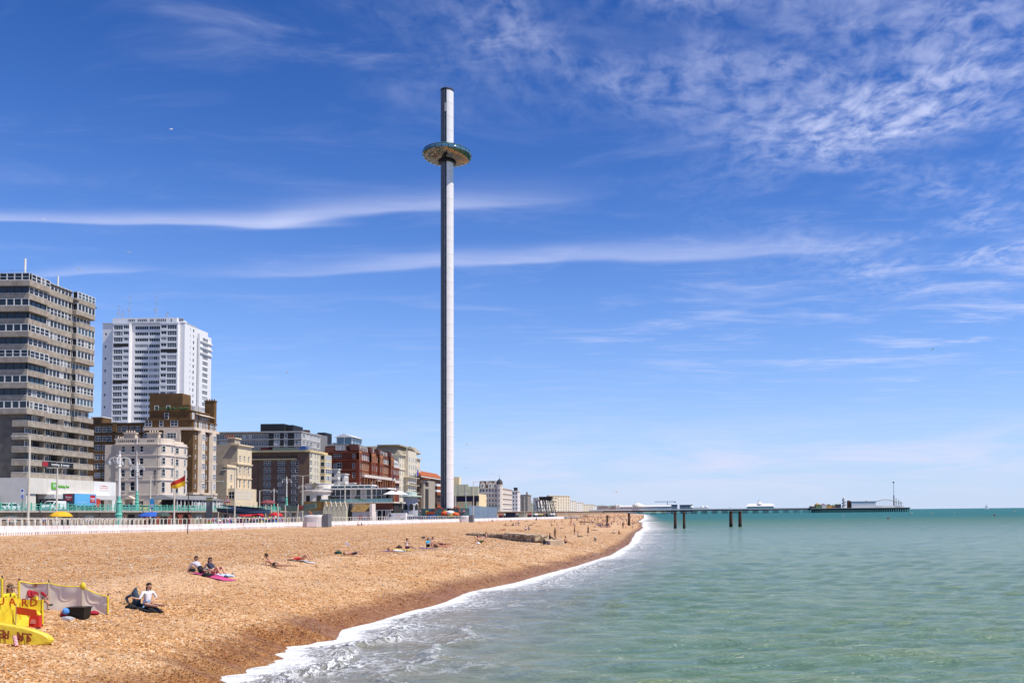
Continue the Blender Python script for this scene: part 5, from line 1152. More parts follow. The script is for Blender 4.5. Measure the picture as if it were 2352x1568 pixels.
    for i in range(4):
        a = (face - 0.7, face - 0.25, face + 0.25, face + 1.1)[i]
        for j in range(8): x, y, z = b.v[i * 8 + j]; b.v[i * 8 + j] = (x * (0.8 + 0.5 * (i % 2)) + 3.9 * math.cos(a), y + 3.9 * math.sin(a), z + 2.5)
    b.build('winch_housing', mat('housing_teal', (0.02, 0.22, 0.18), 0.5), pod)
observation_tower()

# ================================================================ promenades
asphalt = mat('asphalt', (0.055, 0.055, 0.058), 0.9, 0.2, 1.5); paving = mat('paving', (0.33, 0.30, 0.27), 0.85, 0.15, 0.7); prom_m = mat('promenade_tarmac', (0.27, 0.24, 0.215), 0.9, 0.15, 0.4)
def strip(name, xa, xb, ys_, zf, m, label):
    ys_ = np.array(ys_, float); XA = np.array([xa(y) for y in ys_]); XB = np.array([xb(y) for y in ys_]); Z = np.array([zf(y) for y in ys_])
    me = grid_mesh(name, np.stack([XA, XB], 1), np.stack([ys_, ys_], 1), np.stack([Z, Z], 1), m, smooth=False); o = place(name, me); tag(o, label, 'pavement', kind='structure'); return o
def wallx(y): return float(interp(WALL, y))
def wallz(y): return float(interp(WALLZ, y))
EDGE = [(-200, -112), (470, -112), (560, -106), (760, -104), (1000, -92), (1900, -60), (2600, -60)]
def edgex(y): return float(interp(EDGE, y))
def lp(y): return wallz(y) + 0.85                  # the paved level behind the barrier stands a step above the shingle
ys_ = np.arange(20, 620, 12.0); wx_ = interp(WALL, ys_); wz_ = interp(WALLZ, ys_)
o = place('lower_promenade', grid_mesh('lower_promenade', np.stack([[edgex(y) - 0.2 for y in ys_], wx_ - 3.4, wx_ - 2.6, wx_ - 0.45], 1), np.stack([ys_] * 4, 1), np.stack([wz_ + .85, wz_ + .85, wz_ + .12, wz_ + .12], 1), prom_m, smooth=False)); tag(o, 'pale lower promenade behind the barrier blocks', 'pavement', kind='structure')
strip('upper_promenade', lambda y: -420.0, lambda y: edgex(y), list(np.arange(20, 1900, 40.0)), lambda y: UP_Z, paving, 'upper promenade paving at street level')
strip('road', lambda y: -125.5, lambda y: -116.5, list(np.arange(20, 480, 40.0)), lambda y: UP_Z + 0.004, asphalt, 'seafront road in front of the hotels')
def sea_wall():
    e = empty('sea_wall', (0, 0, 0)); tag(e, 'tan retaining wall with dark doorways between lower and upper promenade', 'wall')
    wm = mat('sea_wall_render', (0.30, 0.235, 0.17), 0.85, 0.25, 0.3); lip = mat('deck_edge', (0.40, 0.36, 0.31), 0.8)
    ys_ = [20] + list(np.arange(60, 480, 20)) + list(np.arange(480, 1900, 60))
    b = MB(); c = MB()
    for a, d in zip(ys_[:-1], ys_[1:]):
        b.poly([(edgex(a) - 0.6, a, 0.5), (edgex(d) - 0.6, d, 0.5), (edgex(d) - 0.6, d, UP_Z - 0.3), (edgex(a) - 0.6, a, UP_Z - 0.3)])
        c.slab([(edgex(a) - 0.8, a, UP_Z - 0.35), (edgex(a) + 0.35, a, UP_Z - 0.35), (edgex(d) + 0.35, d, UP_Z - 0.35), (edgex(d) - 0.8, d, UP_Z - 0.35)], (0, 0, 0.33))
    b.build('wall', wm, e); c.build('deck_edge', lip, e)
    for i, y in enumerate(np.arange(130, 330, 7.5)):
        z = lp(y)
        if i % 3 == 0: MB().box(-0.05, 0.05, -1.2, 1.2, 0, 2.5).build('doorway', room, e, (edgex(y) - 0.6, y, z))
        elif i % 3 == 1:
            MB().box(-0.06, 0.06, -1.4, 1.4, 0, 1.3).build('shop_window', mat('kiosk_teal', (0.25, 0.42, 0.36), 0.6), e, (edgex(y) - 0.6, y, z + 1.0)); MB().box(0.06, 0.08, -1.2, 1.2, 0.2, 1.1).build('hatch', mat('kiosk_cream', (0.6, 0.55, 0.45), 0.6), e, (edgex(y) - 0.6, y, z + 1.0))
        MB().box(-0.1, 0.1, -0.2, 0.2, 0, 3.6).build('buttress', wm, e, (edgex(y) - 0.5, y + 3.6, z))
    red = mat('arch_red', (0.20, 0.05, 0.03), 0.8, 0.15)
    for k in range(4):
        y = 205 + k * 5.0; z = lp(y)
        b = MB(); b.box(0, 0.3, -2.5, -1.7, 0, 3.2).box(0, 0.3, 1.7, 2.5, 0, 3.2).box(0, 0.3, -1.7, 1.7, 2.75, 3.2)
        for q in range(8):
            a0, a1 = math.pi * q / 8, math.pi * (q + 1) / 8
            b.slab([(0, 1.7 * math.cos(a0), 1.2 + 1.5 * math.sin(a0)), (0, 1.7 * math.cos(a1), 1.2 + 1.5 * math.sin(a1)), (0, 1.7 * math.cos(a1), 2.78), (0, 1.7 * math.cos(a0), 2.78)], (0.3, 0, 0))
        b.build('arch', red, e, (edgex(y) - 0.35, y, z)); MB().box(-0.02, 0.02, -1.7, 1.7, 0, 2.8).build('arch_recess', room, e, (edgex(y) - 0.5, y, z))
sea_wall()

def green_railing():
    e = empty('promenade_railing', (-111.9, 120, UP_Z)); tag(e, 'pale green ornate iron railing along the edge of the upper promenade', 'railing')
    gm = mat('railing_green', (0.15, 0.50, 0.38), 0.5, 0.12, 1.0)
    b = MB(); L = 2.6
    b.box(-0.09, 0.09, -0.09, 0.09, 0, 1.3); b.ball((0, 0, 1.36), 0.11, 6, 4)
    for z in (1.2, 0.78, 0.12): b.box(-0.04, 0.04, 0.09, L - 0.09, z - 0.04, z + 0.04)
    for q in range(2):
        y0, y1 = 0.1 + q * L / 2, L / 2 + q * L / 2 - 0.1
        b.tube((0, y0, 0.14), (0, y1, 0.74), 0.04, n=4).tube((0, y0, 0.74), (0, y1, 0.14), 0.04, n=4)
    b.box(-0.035, 0.035, L / 2 - 0.035, L / 2 + 0.035, 0.1, 1.2)
    me = b.mesh('railing_panel', gm)
    for k in range(112): place('railing_panel', me, e, (edgex(120 + k * L) + 112, k * L, 0))
green_railing()

# ================================================================ barrier blocks and hoop fence at the back of the beach
blk_m = mat('barrier_white', (0.78, 0.70, 0.68), 0.55, 0.08, 0.9, rand=0.13); hoop_m = mat('hoop_cream', (0.72, 0.67, 0.58), 0.45, 0.06)
def barrier_mesh(L=1.43):
    b = MB(); prof = [(-0.34, 0.24), (0.34, 0.24), (0.34, 0.42), (0.16, 0.62), (0.12, 1.12), (-0.12, 1.12), (-0.16, 0.62), (-0.34, 0.42)]
    b.slab([(x, -L / 2, z) for x, z in prof], (0, L, 0))
    for y in (-L / 2 + 0.02, -0.18, L / 2 - 0.38): b.box(-0.34, 0.34, y, y + 0.30, -0.15, 0.24)
    for y in (-L / 2 + 0.2, 0.1): b.slab([(0.35, y, 0.30), (0.35, y + 0.45, 0.30), (0.20, y + 0.45, 0.60), (0.20, y, 0.60)], (0.02, 0, 0.02))
    return b.mesh('barrier_block', blk_m)
def hoop_mesh(w=1.32, h=1.12):
    b = MB(); r = 0.13; pts = [(0, -w / 2, -0.75), (0, -w / 2, h - r), (0, -w / 2 + r * 0.3, h - r * 0.3), (0, -w / 2 + r, h), (0, w / 2 - r, h), (0, w / 2 - r * 0.3, h - r * 0.3), (0, w / 2, h - r), (0, w / 2, -0.75)]
    b.path(pts, 0.045, 5); b.tube((0, -w / 2, 0.08), (0, w / 2, 0.08), 0.04, n=5); return b.mesh('hoop_barrier', hoop_m)
bm_, hm_ = barrier_mesh(), hoop_mesh()
def along(y0, y1, step):
    """points every step metres along the barrier line"""
    pts = []; y = y0
    while y < y1:
        x = wallx(y); dx = wallx(y + 0.5) - x; ds = math.hypot(dx, 0.5); pts.append((x, y, math.atan2(-dx, 0.5))); y += step * 0.5 / ds
    return pts
for i, (x, y, a) in enumerate(along(98, 470, 1.5)):
    zone = 'left stretch of the beach barrier' if y < 165 else 'middle stretch of the beach barrier' if y < 300 else 'far stretch of the beach barrier'
    o = place('barrier_block', bm_, None, (x + random.uniform(-0.05, 0.05), y, wallz(y) + 0.06), a + random.uniform(-0.05, 0.05)); tag(o, f'white plastic barrier block in the {zone}', 'barrier', 'barrier blocks in the ' + zone)
for i, (x, y, a) in enumerate(along(99, 330, 1.46)):
    zone = 'left stretch' if y < 165 else 'middle stretch' if y < 250 else 'far stretch'
    o = place('hoop_barrier', hm_, None, (x - 0.75, y, wallz(y) + 1.12), a + random.uniform(-0.05, 0.05)); tag(o, f'cream tubular hoop barrier behind the white blocks, {zone}', 'barrier', 'hoop barriers, ' + zone)
for i, (x, y, a) in enumerate(along(99, 150, 1.5)):
    o = place('hoop_barrier', hm_, None, (x - 0.4, y + 0.5, wallz(y) + 0.95), a + random.uniform(-0.06, 0.06)); tag(o, 'cream tubular hoop barrier in the front row above the white blocks', 'barrier', 'hoop barriers, front row')

# ================================================================ lamp posts, signs
cream_paint = mat('post_cream', (0.60, 0.55, 0.45), 0.5, 0.1, 2.0); lamp_green = mat('lamp_green', (0.13, 0.46, 0.35), 0.5, 0.12); lamp_white = mat('lamp_white', (0.66, 0.65, 0.62), 0.5, 0.05); lantern_m = mat('lantern_glass', (0.36, 0.38, 0.40), 0.15, 0.05, spec=0.6)
def ornate_lamp(vx, Y, z0, vtop, label, rot=0.3):
    p = at_y(vx, 1170, Y); h = at_y(vx, vtop, Y).z - z0; e = empty('ornate_lamp_post', (p.x, Y, z0), rot); tag(e, label, 'lamp post', 'ornate green based lamp posts'); s = h / 10.5
    MB().lathe([(0.62, 0), (0.62, 0.25), (0.46, 0.4), (0.42, 1.6), (0.50, 1.7), (0.36, 1.9), (0.30, 3.2), (0.40, 3.35), (0.24, 3.6), (0.20, 4.2)], 10).build('base', lamp_green, e).scale = (s, s, s)
    MB().lathe([(0.19, 4.2), (0.14, 8.2)], 8).build('pole', lamp_white, e).scale = (s, s, s)
    MB().lathe([(0.22, 8.2), (0.26, 8.3), (0.16, 8.5), (0.14, 9.6), (0.22, 9.7), (0.10, 9.9), (0.05, 10.5)], 8).build('finial', lamp_white, e).scale = (s, s, s)
    for k in range(4):
        a = k * math.pi / 2; c, q = math.cos(a), math.sin(a)
        b = MB().path([(0.1 * c, 0.1 * q, 9.3), (0.6 * c, 0.6 * q, 9.55), (1.1 * c, 1.1 * q, 9.4), (1.25 * c, 1.25 * q, 9.1)], 0.05, 5); b.path([(0.1 * c, 0.1 * q, 8.6), (0.6 * c, 0.6 * q, 8.8), (0.8 * c, 0.8 * q, 9.4)], 0.03, 4)
        o = b.build('arm', lamp_white, e); o.scale = (s, s, s)
        MB().lathe([(0.02, 9.1), (0.14, 9.0), (0.22, 8.8), (0.21, 8.55), (0.09, 8.35), (0.02, 8.3)], 8, 0, (1.25 * c, 1.25 * q, 0)).build('lantern', lantern_m, e).scale = (s, s, s)
def street_lamp(vx, Y, z0, vtop, label, arms=2, reach=2.0, rot=0.0):
    p = at_y(vx, 1170, Y); h = at_y(vx, vtop, Y).z - z0; e = empty('street_lamp', (p.x, Y, z0), rot); tag(e, label, 'street lamp', 'cream street lamps')
    MB().tube((0, 0, 0), (0, 0, h), 0.17, 0.12, 8).lathe([(0.28, 0), (0.28, 0.9), (0.17, 1.1)], 8).build('pole', cream_paint, e)
    for sx in ((-1, 1) if arms == 2 else (1,)):
        MB().path([(0, 0, h - 0.15), (sx * reach * 0.5, 0, h + 0.05), (sx * reach, 0, h)], 0.06, 5).build('arm', cream_paint, e)
        MB().box(min(sx * reach, sx * (reach + 0.7)), max(sx * reach, sx * (reach + 0.7)), -0.14, 0.14, h - 0.08, h + 0.08).build('lamp_head', mat('lamp_head_grey', (0.5, 0.5, 0.48), 0.5), e)
ornate_lamp(273, 150, lp(150), 1034, 'large ornate lamp post with broad green base before the cream hotel')
ornate_lamp(314, 200, UP_Z, 1059, 'smaller ornate lamp post with green base in front of the cream hotel')
ornate_lamp(658, 262, UP_Z, 1093, 'ornate lamp post before the middle of the brown mid rise')
ornate_lamp(694, 290, UP_Z, 1109, 'ornate lamp post before the right end of the brown mid rise')
ornate_lamp(629, 275, UP_Z, 1120, 'slim white lamp post with lanterns left of the mid rise windows')
ornate_lamp(1070, 420, UP_Z, 1128, 'ornate lamp with lanterns before the conference hall')
street_lamp(65, 131, lp(131), 1001, 'tall cream double arm street lamp at the far left before the concrete tower')
street_lamp(130, 165, lp(165), 1074, 'shorter cream street lamp before the hotel entrance block', 2, 1.2)
street_lamp(345, 200, lp(200), 1092, 'cream double arm lamp left of the red and yellow flag', 2, 2.2)
street_lamp(400, 168, lp(168), 1047, 'cream lamp post behind the red and yellow flag', 2, 2.2)
street_lamp(486, 200, lp(200), 1105, 'cream double arm lamp right of the red and yellow flag', 2, 1.8)
street_lamp(539, 190, lp(190), 1078, 'cream double arm lamp before the narrow cream house', 2, 2.2)
street_lamp(596, 230, lp(230), 1126, 'short cream single arm lamp behind the blue shade sail', 1, 1.8)
street_lamp(695, 240, lp(240), 1092, 'cream double arm lamp left of the zigzag beach huts', 2, 2.2)
street_lamp(792, 290, UP_Z - 1.5, 1102, 'thin cream post rising from the restaurant terrace, left one', 1, 0.4)
street_lamp(853.7, 300, UP_Z - 1.5, 1106, 'thin cream post rising from the restaurant terrace, right one', 1, 0.4)
street_lamp(1087.6, 330, lp(330), 1106, 'white post with slanting arm right of the observation tower', 1, 2.6)
street_lamp(1205, 430, lp(430), 1140, 'far cream street lamp left of the pier ruins', 2, 1.5)
street_lamp(1222, 440, lp(440), 1150, 'far green post just left of the pier ruins', 1, 0.6)
street_lamp(1300, 600, 2, 1156, 'far slanting lamp right of the pier ruins', 1, 1.5)
def post_sign(vx, Y, vtop, label, kind):
    p = at_y(vx, 1170, Y); z0 = lp(Y); h = at_y(vx, vtop, Y).z - z0; e = empty('road_sign', (p.x, Y, z0)); tag(e, label, 'sign')
    MB().tube((0, 0, 0), (0, 0, h), 0.05, n=6).build('pole', mat('sign_pole', (0.16, 0.16, 0.18), 0.5), e)
    red = mat('sign_red', (0.5, 0.02, 0.02), 0.4, 0.0); wht = mat('sign_white', (0.78, 0.78, 0.78), 0.4, 0.0); blk = mat('sign_black', (0.02, 0.02, 0.02), 0.5, 0.0)
    if kind == 'tri':
        s = 0.7; t = [(-s, -0.08, h - 1.25), (s, -0.08, h - 1.25), (0, -0.08, h)]; MB().slab(t, (0, 0.05, 0)).build('warning_triangle', red, e)
        MB().slab([(-s * 0.68, -0.1, h - 1.0), (s * 0.68, -0.1, h - 1.0), (0, -0.1, h - 0.28)], (0, 0.015, 0)).build('triangle_face', wht, e)
        f = MB().ball((0.02, -0.115, h - 0.5), 0.06, 6, 4); f.slab([(-0.06, -0.12, h - 0.56), (0.08, -0.12, h - 0.56), (0.05, -0.12, h - 0.76), (0.16, -0.12, h - 0.95), (0.08, -0.12, h - 0.95), (0, -0.12, h - 0.8), (-0.14, -0.12, h - 0.95), (-0.2, -0.12, h - 0.93), (-0.05, -0.12, h - 0.74)], (0, 0.012, 0)); f.build('walking_figure', blk, e)
        MB().box(-0.12, 0.12, -0.1, 0.1, h, h + 0.3).build('lamp_unit', mat('sign_lamp', (0.12, 0.02, 0.02), 0.5, 0.0), e)
    elif kind == 'info':
        MB().box(-0.62, 0.62, -0.1, 0.0, 0.3, h).build('board', mat('board_grey', (0.10, 0.105, 0.115), 0.5, 0.0), e)
        for k, c in enumerate(((0.02, 0.28, 0.12), (0.75, 0.5, 0.02), (0.6, 0.05, 0.03), (0.7, 0.7, 0.7))): MB().box(-0.6, 0.6, -0.12, -0.1, 0.35 + k * 0.24, 0.57 + k * 0.24).build('colour_stripe', mat('stripe_%d' % k, c, 0.5, 0.0), e)
        b = MB()
        for k in range(5): b.box(-0.5, 0.15 - 0.1 * (k % 2), -0.115, -0.1, h - 0.9 - k * 0.2, h - 0.84 - k * 0.2)
        b.build('text_lines', mat('board_text', (0.4, 0.42, 0.42), 0.5, 0.0), e)
        MB().box(-0.55, 0.55, -0.115, -0.1, h - 0.5, h - 0.35).build('title_bar', mat('board_yellow', (0.7, 0.6, 0.1), 0.5, 0.0), e)
    elif kind == 'blue':
        MB().box(-0.4, 0.4, -0.1, -0.05, h - 1.8, h).build('board', mat('board_blue', (0.06, 0.32, 0.62), 0.5, 0.0), e); MB().box(-0.34, 0.34, -0.11, -0.1, h - 1.7, h - 1.0).build('picture', mat('board_picture', (0.5, 0.62, 0.6), 0.5, 0.2, 3.0), e)
    elif kind == 'parking':
        MB().box(-0.3, 0.3, -0.08, -0.05, h - 1.1, h).build('plate', wht, e); MB().lathe([(0.02, 0), (0.2, 0)], 14).build('disc', mat('disc_blue', (0.03, 0.06, 0.4), 0.5, 0.0), e, (0, -0.09, h - 0.4)).rotation_euler = (R(90), 0, 0)
        MB().box(-0.2, 0.2, -0.1, -0.05, h - 1.75, h - 1.2).build('lower_plate', mat('plate_blue', (0.2, 0.25, 0.6), 0.5, 0.0), e)
    return e
post_sign(522, 192, 1141, 'red warning triangle with a walking figure on a grey post', 'tri')
post_sign(481, 182, 1142, 'tall grey information board with coloured stripes at its foot', 'info')
post_sign(349, 172, 1145, 'small blue picture board on a post below the cream hotel', 'blue')
post_sign(51, 160, 1121, 'white parking sign with blue disc at the far left', 'parking')
post_sign(965, 322, 1168, 'far red triangle sign left of the observation tower foot', 'tri')
post_sign(1066, 322, 1168, 'far red triangle sign right of the observation tower foot', 'tri')

# flag of the bathing zone on the beach
def bathing_flag():
    p = on_beach(431, 1226); Y = p.y; h = at_y(431, 1088, Y).z - p.z
    e = empty('bathing_flag', p); tag(e, 'red over yellow bathing zone flag flying left from a dark pole', 'flag')
    MB().tube((0, 0, -0.2), (0.1, 0, h), 0.07, 0.045, 7).build('pole', mat('pole_dark', (0.03, 0.022, 0.022), 0.6), e)
    p0 = at_y(427, 1090, Y) - p; k = Y / FOC
    nx, nz = 14, 8
    def surf(i, j):
        u, v = i / nx, j / nz; top = 1090 + 21 * u ** 0.9; bot = 1117 + 6 * u - 1.5 * math.sin(u * 9)
        vx = 425.5 - 36 * u; vy = top + (bot - top) * v; q = at_y(vx, vy, Y) - p; return (q.x, q.y + 0.35 * math.sin(u * 7 + v * 1.5) * u, q.z)
    for nm, j0, j1, c in (('red_half', 0, 4, (0.42, 0.025, 0.02)), ('yellow_half', 4, 8, (0.72, 0.46, 0.02))):
        b = MB(); vs_ = [surf(i, j) for j in range(j0, j1 + 1) for i in range(nx + 1)]; W_ = nx + 1
        b._add(vs_, [(a * W_ + i, a * W_ + i + 1, (a + 1) * W_ + i + 1, (a + 1) * W_ + i) for a in range(j1 - j0) for i in range(nx)], 0); b.build(nm, mat('flag_' + nm, c, 0.7, 0.08), e, smooth=True)
bathing_flag()

# ================================================================ vehicles
tyre_m = mat('tyre', (0.015, 0.015, 0.015), 0.8, 0.0); rim_m = mat('rim', (0.4, 0.4, 0.42), 0.35, 0.0, metal=0.5); screen_m = mat('car_glass', (0.015, 0.018, 0.02), 0.05, 0.0, spec=0.6)
def vehicle(name, label, loc, rot, L, Wd, Hh, prof, wins, paint, cat, group=None, wr=0.33, wx=None):
    """side profile (x along, z up) with tumblehome; wins = glass quads on the sides; x points forward"""
    e = empty(name, loc, rot); tag(e, label, cat, group); b = MB(); n = len(prof); hw = Wd / 2
    def yo(z): return hw - 0.16 * max(0.0, (z - Hh * 0.52) / (Hh * 0.48)) * (1.0 if cat == 'car' else 0.5)
    vs_ = [(x, -yo(z), z) for x, z in prof] + [(x, yo(z), z) for x, z in prof]
    b._add(vs_, [tuple(range(n)), tuple(range(2 * n - 1, n - 1, -1))] + [(k, n + k, n + (k + 1) % n, (k + 1) % n) for k in range(n)], 0); body = b.build('body', paint, e)
    for q in wins:
        if q[0] == 'side':
            for s_ in (-1, 1): MB().slab([(x, s_ * (yo(z) + 0.006), z) for x, z in q[1]], (0, s_ * 0.012, 0)).build('side_window', screen_m, e)
        else:
            (x0, z0), (x1, z1) = q[1]; w0, w1 = yo(z0) - 0.1, yo(z1) - 0.12; nx_ = 0.012 * (1 if q[0] == 'front' else -1)
            MB().slab([(x0 + nx_, -w0, z0), (x0 + nx_, w0, z0), (x1 + nx_, w1, z1), (x1 + nx_, -w1, z1)], (nx_, 0, 0.012)).build('windscreen' if q[0] == 'front' else 'rear_window', screen_m, e)
    for x in (wx or (-L * 0.31, L * 0.31)):
        for s_ in (-1, 1):
            t = MB().tube((x, s_ * (hw - 0.2), wr), (x, s_ * (hw + 0.015), wr), wr, n=14).build('wheel', tyre_m, e); MB().tube((x, s_ * (hw + 0.012), wr), (x, s_ * (hw + 0.025), wr), wr * 0.6, n=10).build('rim', rim_m, t)
    for s_ in (-1, 1):
        MB().box(L / 2 - 0.04, L / 2 + 0.015, s_ * hw * 0.7 - 0.16, s_ * hw * 0.7 + 0.16, Hh * 0.36, Hh * 0.46).build('headlight', lantern_m, e); MB().box(-L / 2 - 0.015, -L / 2 + 0.04, s_ * hw * 0.75 - 0.12, s_ * hw * 0.75 + 0.12, Hh * 0.4, Hh * 0.52).build('tail_light', mat('tail_red', (0.4, 0.01, 0.01), 0.3, 0.0), e)
    return e
def car(label, vx, Y, col, x=None, rot=-math.pi / 2, z=UP_Z, hatch=True):
    p = at_y(vx, 1165, Y) if x is None else Vector((x, Y, 0)); L, H_ = 4.2, 1.5
    prof = [(-2.1, 0.3), (2.1, 0.3), (2.12, 0.7), (2.0, 0.85), (1.05, 0.98), (0.35, 1.42), (-0.2, 1.5), (-1.3, 1.48), (-1.95, 1.0), (-2.12, 0.9)]
    return vehicle('parked_car', label, (p.x, Y, z), rot, L, 1.75, H_, prof, [('side', [(0.85, 0.98), (0.28, 1.38), (-0.4, 1.42), (-0.4, 0.98)]), ('side', [(-0.5, 0.98), (-0.5, 1.42), (-1.25, 1.4), (-1.7, 1.02)]), ('front', ((1.02, 1.0), (0.38, 1.4))), ('rear', ((-1.92, 1.04), (-1.34, 1.45)))], mat('car_paint_%.2f_%.2f_%.2f' % col, col, 0.25, 0.0, spec=0.5), 'car', 'cars on the seafront road')
def van(name, label, loc, rot, L=5.2, H_=2.0, Wd=1.95, scale=1.0, cat='van'):
    f = L / 2; prof = [(-f, 0.3), (f, 0.3), (f + 0.03, 0.75), (f - 0.25, 1.0), (f - 0.9, 1.18), (f - 1.75, H_ - 0.12), (f - 2.1, H_), (-f + 0.1, H_), (-f, H_ - 0.1)]
    return vehicle(name, label, loc, rot, L, Wd, H_, prof, [('side', [(f - 1.05, 1.15), (f - 1.75, H_ - 0.3), (f - 2.1, H_ - 0.25), (f - 2.1, 1.1)]), ('front', ((f - 0.88, 1.2), (f - 1.72, H_ - 0.14)))], mat('van_white', (0.76, 0.75, 0.74), 0.35, 0.03, spec=0.5), cat, None, 0.35)
car('white hatchback behind the green railing left of the white van', 114, 168, (0.72, 0.72, 0.72), -119.0 - 0.0)
car('dark saloon at the far left behind the green railing', 30, 160, (0.025, 0.026, 0.03), -118.6); car('black car just left of the white hatchback', 70, 163, (0.02, 0.02, 0.022), -118.8)
car('dark blue car right of the blue lorry', 225, 208, (0.03, 0.06, 0.10), -119.5); car('yellow topped taxi right of the blue lorry', 245, 213.5, (0.62, 0.38, 0.03), -119.4); car('teal car beside the cream hotel veranda', 262, 219, (0.05, 0.22, 0.24), -119.3)
car('silver car in front of the cream hotel', 330, 236, (0.4, 0.41, 0.42), -119.3); car('red car near the narrow cream house', 500, 268, (0.3, 0.02, 0.02), -119.3); car('grey car before the brown mid rise', 560, 285, (0.2, 0.2, 0.21), -119.3)
van('white_van', 'white panel van behind the green railing in front of the blue lorry', (-118.6, 180.5, UP_Z), -math.pi / 2)
def lorry():
    e = empty('delivery_lorry', (-122.6, 191.5, UP_Z)); tag(e, 'blue box lorry with red square signs in front of the hotel entrance', 'lorry')
    blue = mat('lorry_blue', (0.12, 0.42, 0.72), 0.4, 0.03); dk = mat('lorry_rear_dark', (0.05, 0.10, 0.14), 0.5, 0.1); red = mat('lorry_red', (0.42, 0.015, 0.03), 0.4, 0.0); wht = mat('letter_white', (0.8, 0.8, 0.8), 0.5, 0.0)
    MB().box(-1.25, 1.25, 0.06, 7.6, 1.15, 3.75).build('box_body', blue, e); MB().box(-1.25, 1.25, 0, 0.05, 1.15, 3.75).build('rear_door', dk, e)
    MB().box(-0.75, 0.75, -0.04, -0.005, 2.2, 3.55).build('rear_sign', red, e); MB().box(1.255, 1.28, 5.4, 7.2, 1.8, 3.5).build('side_sign', red, e)
    place('lettering', text_mesh('Argos', 0.55, wht, 0.008, 0.01), e, (0, -0.05, 3.0)); place('lettering', text_mesh('Argos', 0.66, wht, 0.008, 0.01), e, (1.29, 6.3, 2.75), math.pi / 2)
    place('lettering', text_mesh('delivering today', 0.5, mat('letter_pale_blue', (0.45, 0.62, 0.8), 0.5, 0.0), 0.006), e, (1.27, 2.6, 1.9), math.pi / 2)
    for x0, y0, w in ((0.0, -0.05, 0.5), ):
        s = MB(); 
        for k in range(6): a0, a1 = math.pi * (1.15 + 0.7 * k / 6), math.pi * (1.15 + 0.7 * (k + 1) / 6); s.tube((w * math.cos(a0), y0, 2.85 + 0.42 * math.sin(a0)), (w * math.cos(a1), y0, 2.85 + 0.42 * math.sin(a1)), 0.04, n=4)
        s.build('smile_mark', wht, e)
    s = MB()
    for k in range(6): a0, a1 = math.pi * (1.15 + 0.7 * k / 6), math.pi * (1.15 + 0.7 * (k + 1) / 6); s.tube((1.29, 6.3 + 0.6 * math.cos(a0), 2.6 + 0.5 * math.sin(a0)), (1.29, 6.3 + 0.6 * math.cos(a1), 2.6 + 0.5 * math.sin(a1)), 0.04, n=4)
    s.build('smile_mark', wht, e)
    b = MB().slab([(-1.15, 7.7, 0.5), (-1.15, 9.6, 0.5), (-1.15, 9.6, 1.6), (-1.15, 9.2, 2.7), (-1.15, 7.7, 2.8)], (2.3, 0, 0)); b.build('cab', mat('cab_red', (0.5, 0.05, 0.02), 0.4, 0.0), e)
    MB().slab([(-1.0, 9.63, 1.65), (1.0, 9.63, 1.65), (1.0, 9.25, 2.6), (-1.0, 9.25, 2.6)], (0, 0.02, 0)).build('windscreen', screen_m, e)
    for y in (1.6, 8.4):
        for s_ in (-1, 1):
            t = MB().tube((s_ * 0.9, y, 0.5), (s_ * 1.22, y, 0.5), 0.5, n=14).build('wheel', tyre_m, e); MB().tube((s_ * 1.21, y, 0.5), (s_ * 1.24, y, 0.5), 0.28, n=10).build('rim', rim_m, t)
    MB().box(-0.9, 0.9, 0.3, 9.0, 0.75, 1.14).build('chassis', dark_metal, e)
lorry()
v_ = van('white_van', 'long white van with pink lettering on the lower promenade by the restaurant', (at_y(909, 1180, 275).x, 275, lp(275) + 0.02), math.pi, 6.6, 2.45, 2.05)
place('lettering', text_mesh('Serviced', 0.5, mat('letter_pink', (0.75, 0.4, 0.45), 0.5, 0.0), 0.006), v_, (-0.9, 1.045, 1.75), math.pi); place('lettering', text_mesh('laundry', 0.4, mat('letter_pink', (0.75, 0.4, 0.45), 0.5, 0.0), 0.006), v_, (-0.9, 1.045, 1.3), math.pi)
MB().lathe([(0.12, 0), (0.26, 0)], 12).build('round_logo', mat('logo_blue', (0.15, 0.25, 0.6), 0.5, 0.0), v_, (0.9, 1.045, 1.6)).rotation_euler = (R(-90), 0, 0)

# ================================================================ people
skin_cols = [(0.56, 0.31, 0.20), (0.47, 0.24, 0.14), (0.62, 0.37, 0.26), (0.36, 0.18, 0.11)]
def cm(c, name='cloth', r=0.8): return mat('%s_%.2f_%.2f_%.2f' % (name, *c), c, r, 0.08, 6.0)
BLACK = (0.014, 0.014, 0.016); WHITE = (0.74, 0.73, 0.74); NAVY = (0.02, 0.03, 0.08); GREY = (0.25, 0.25, 0.27)
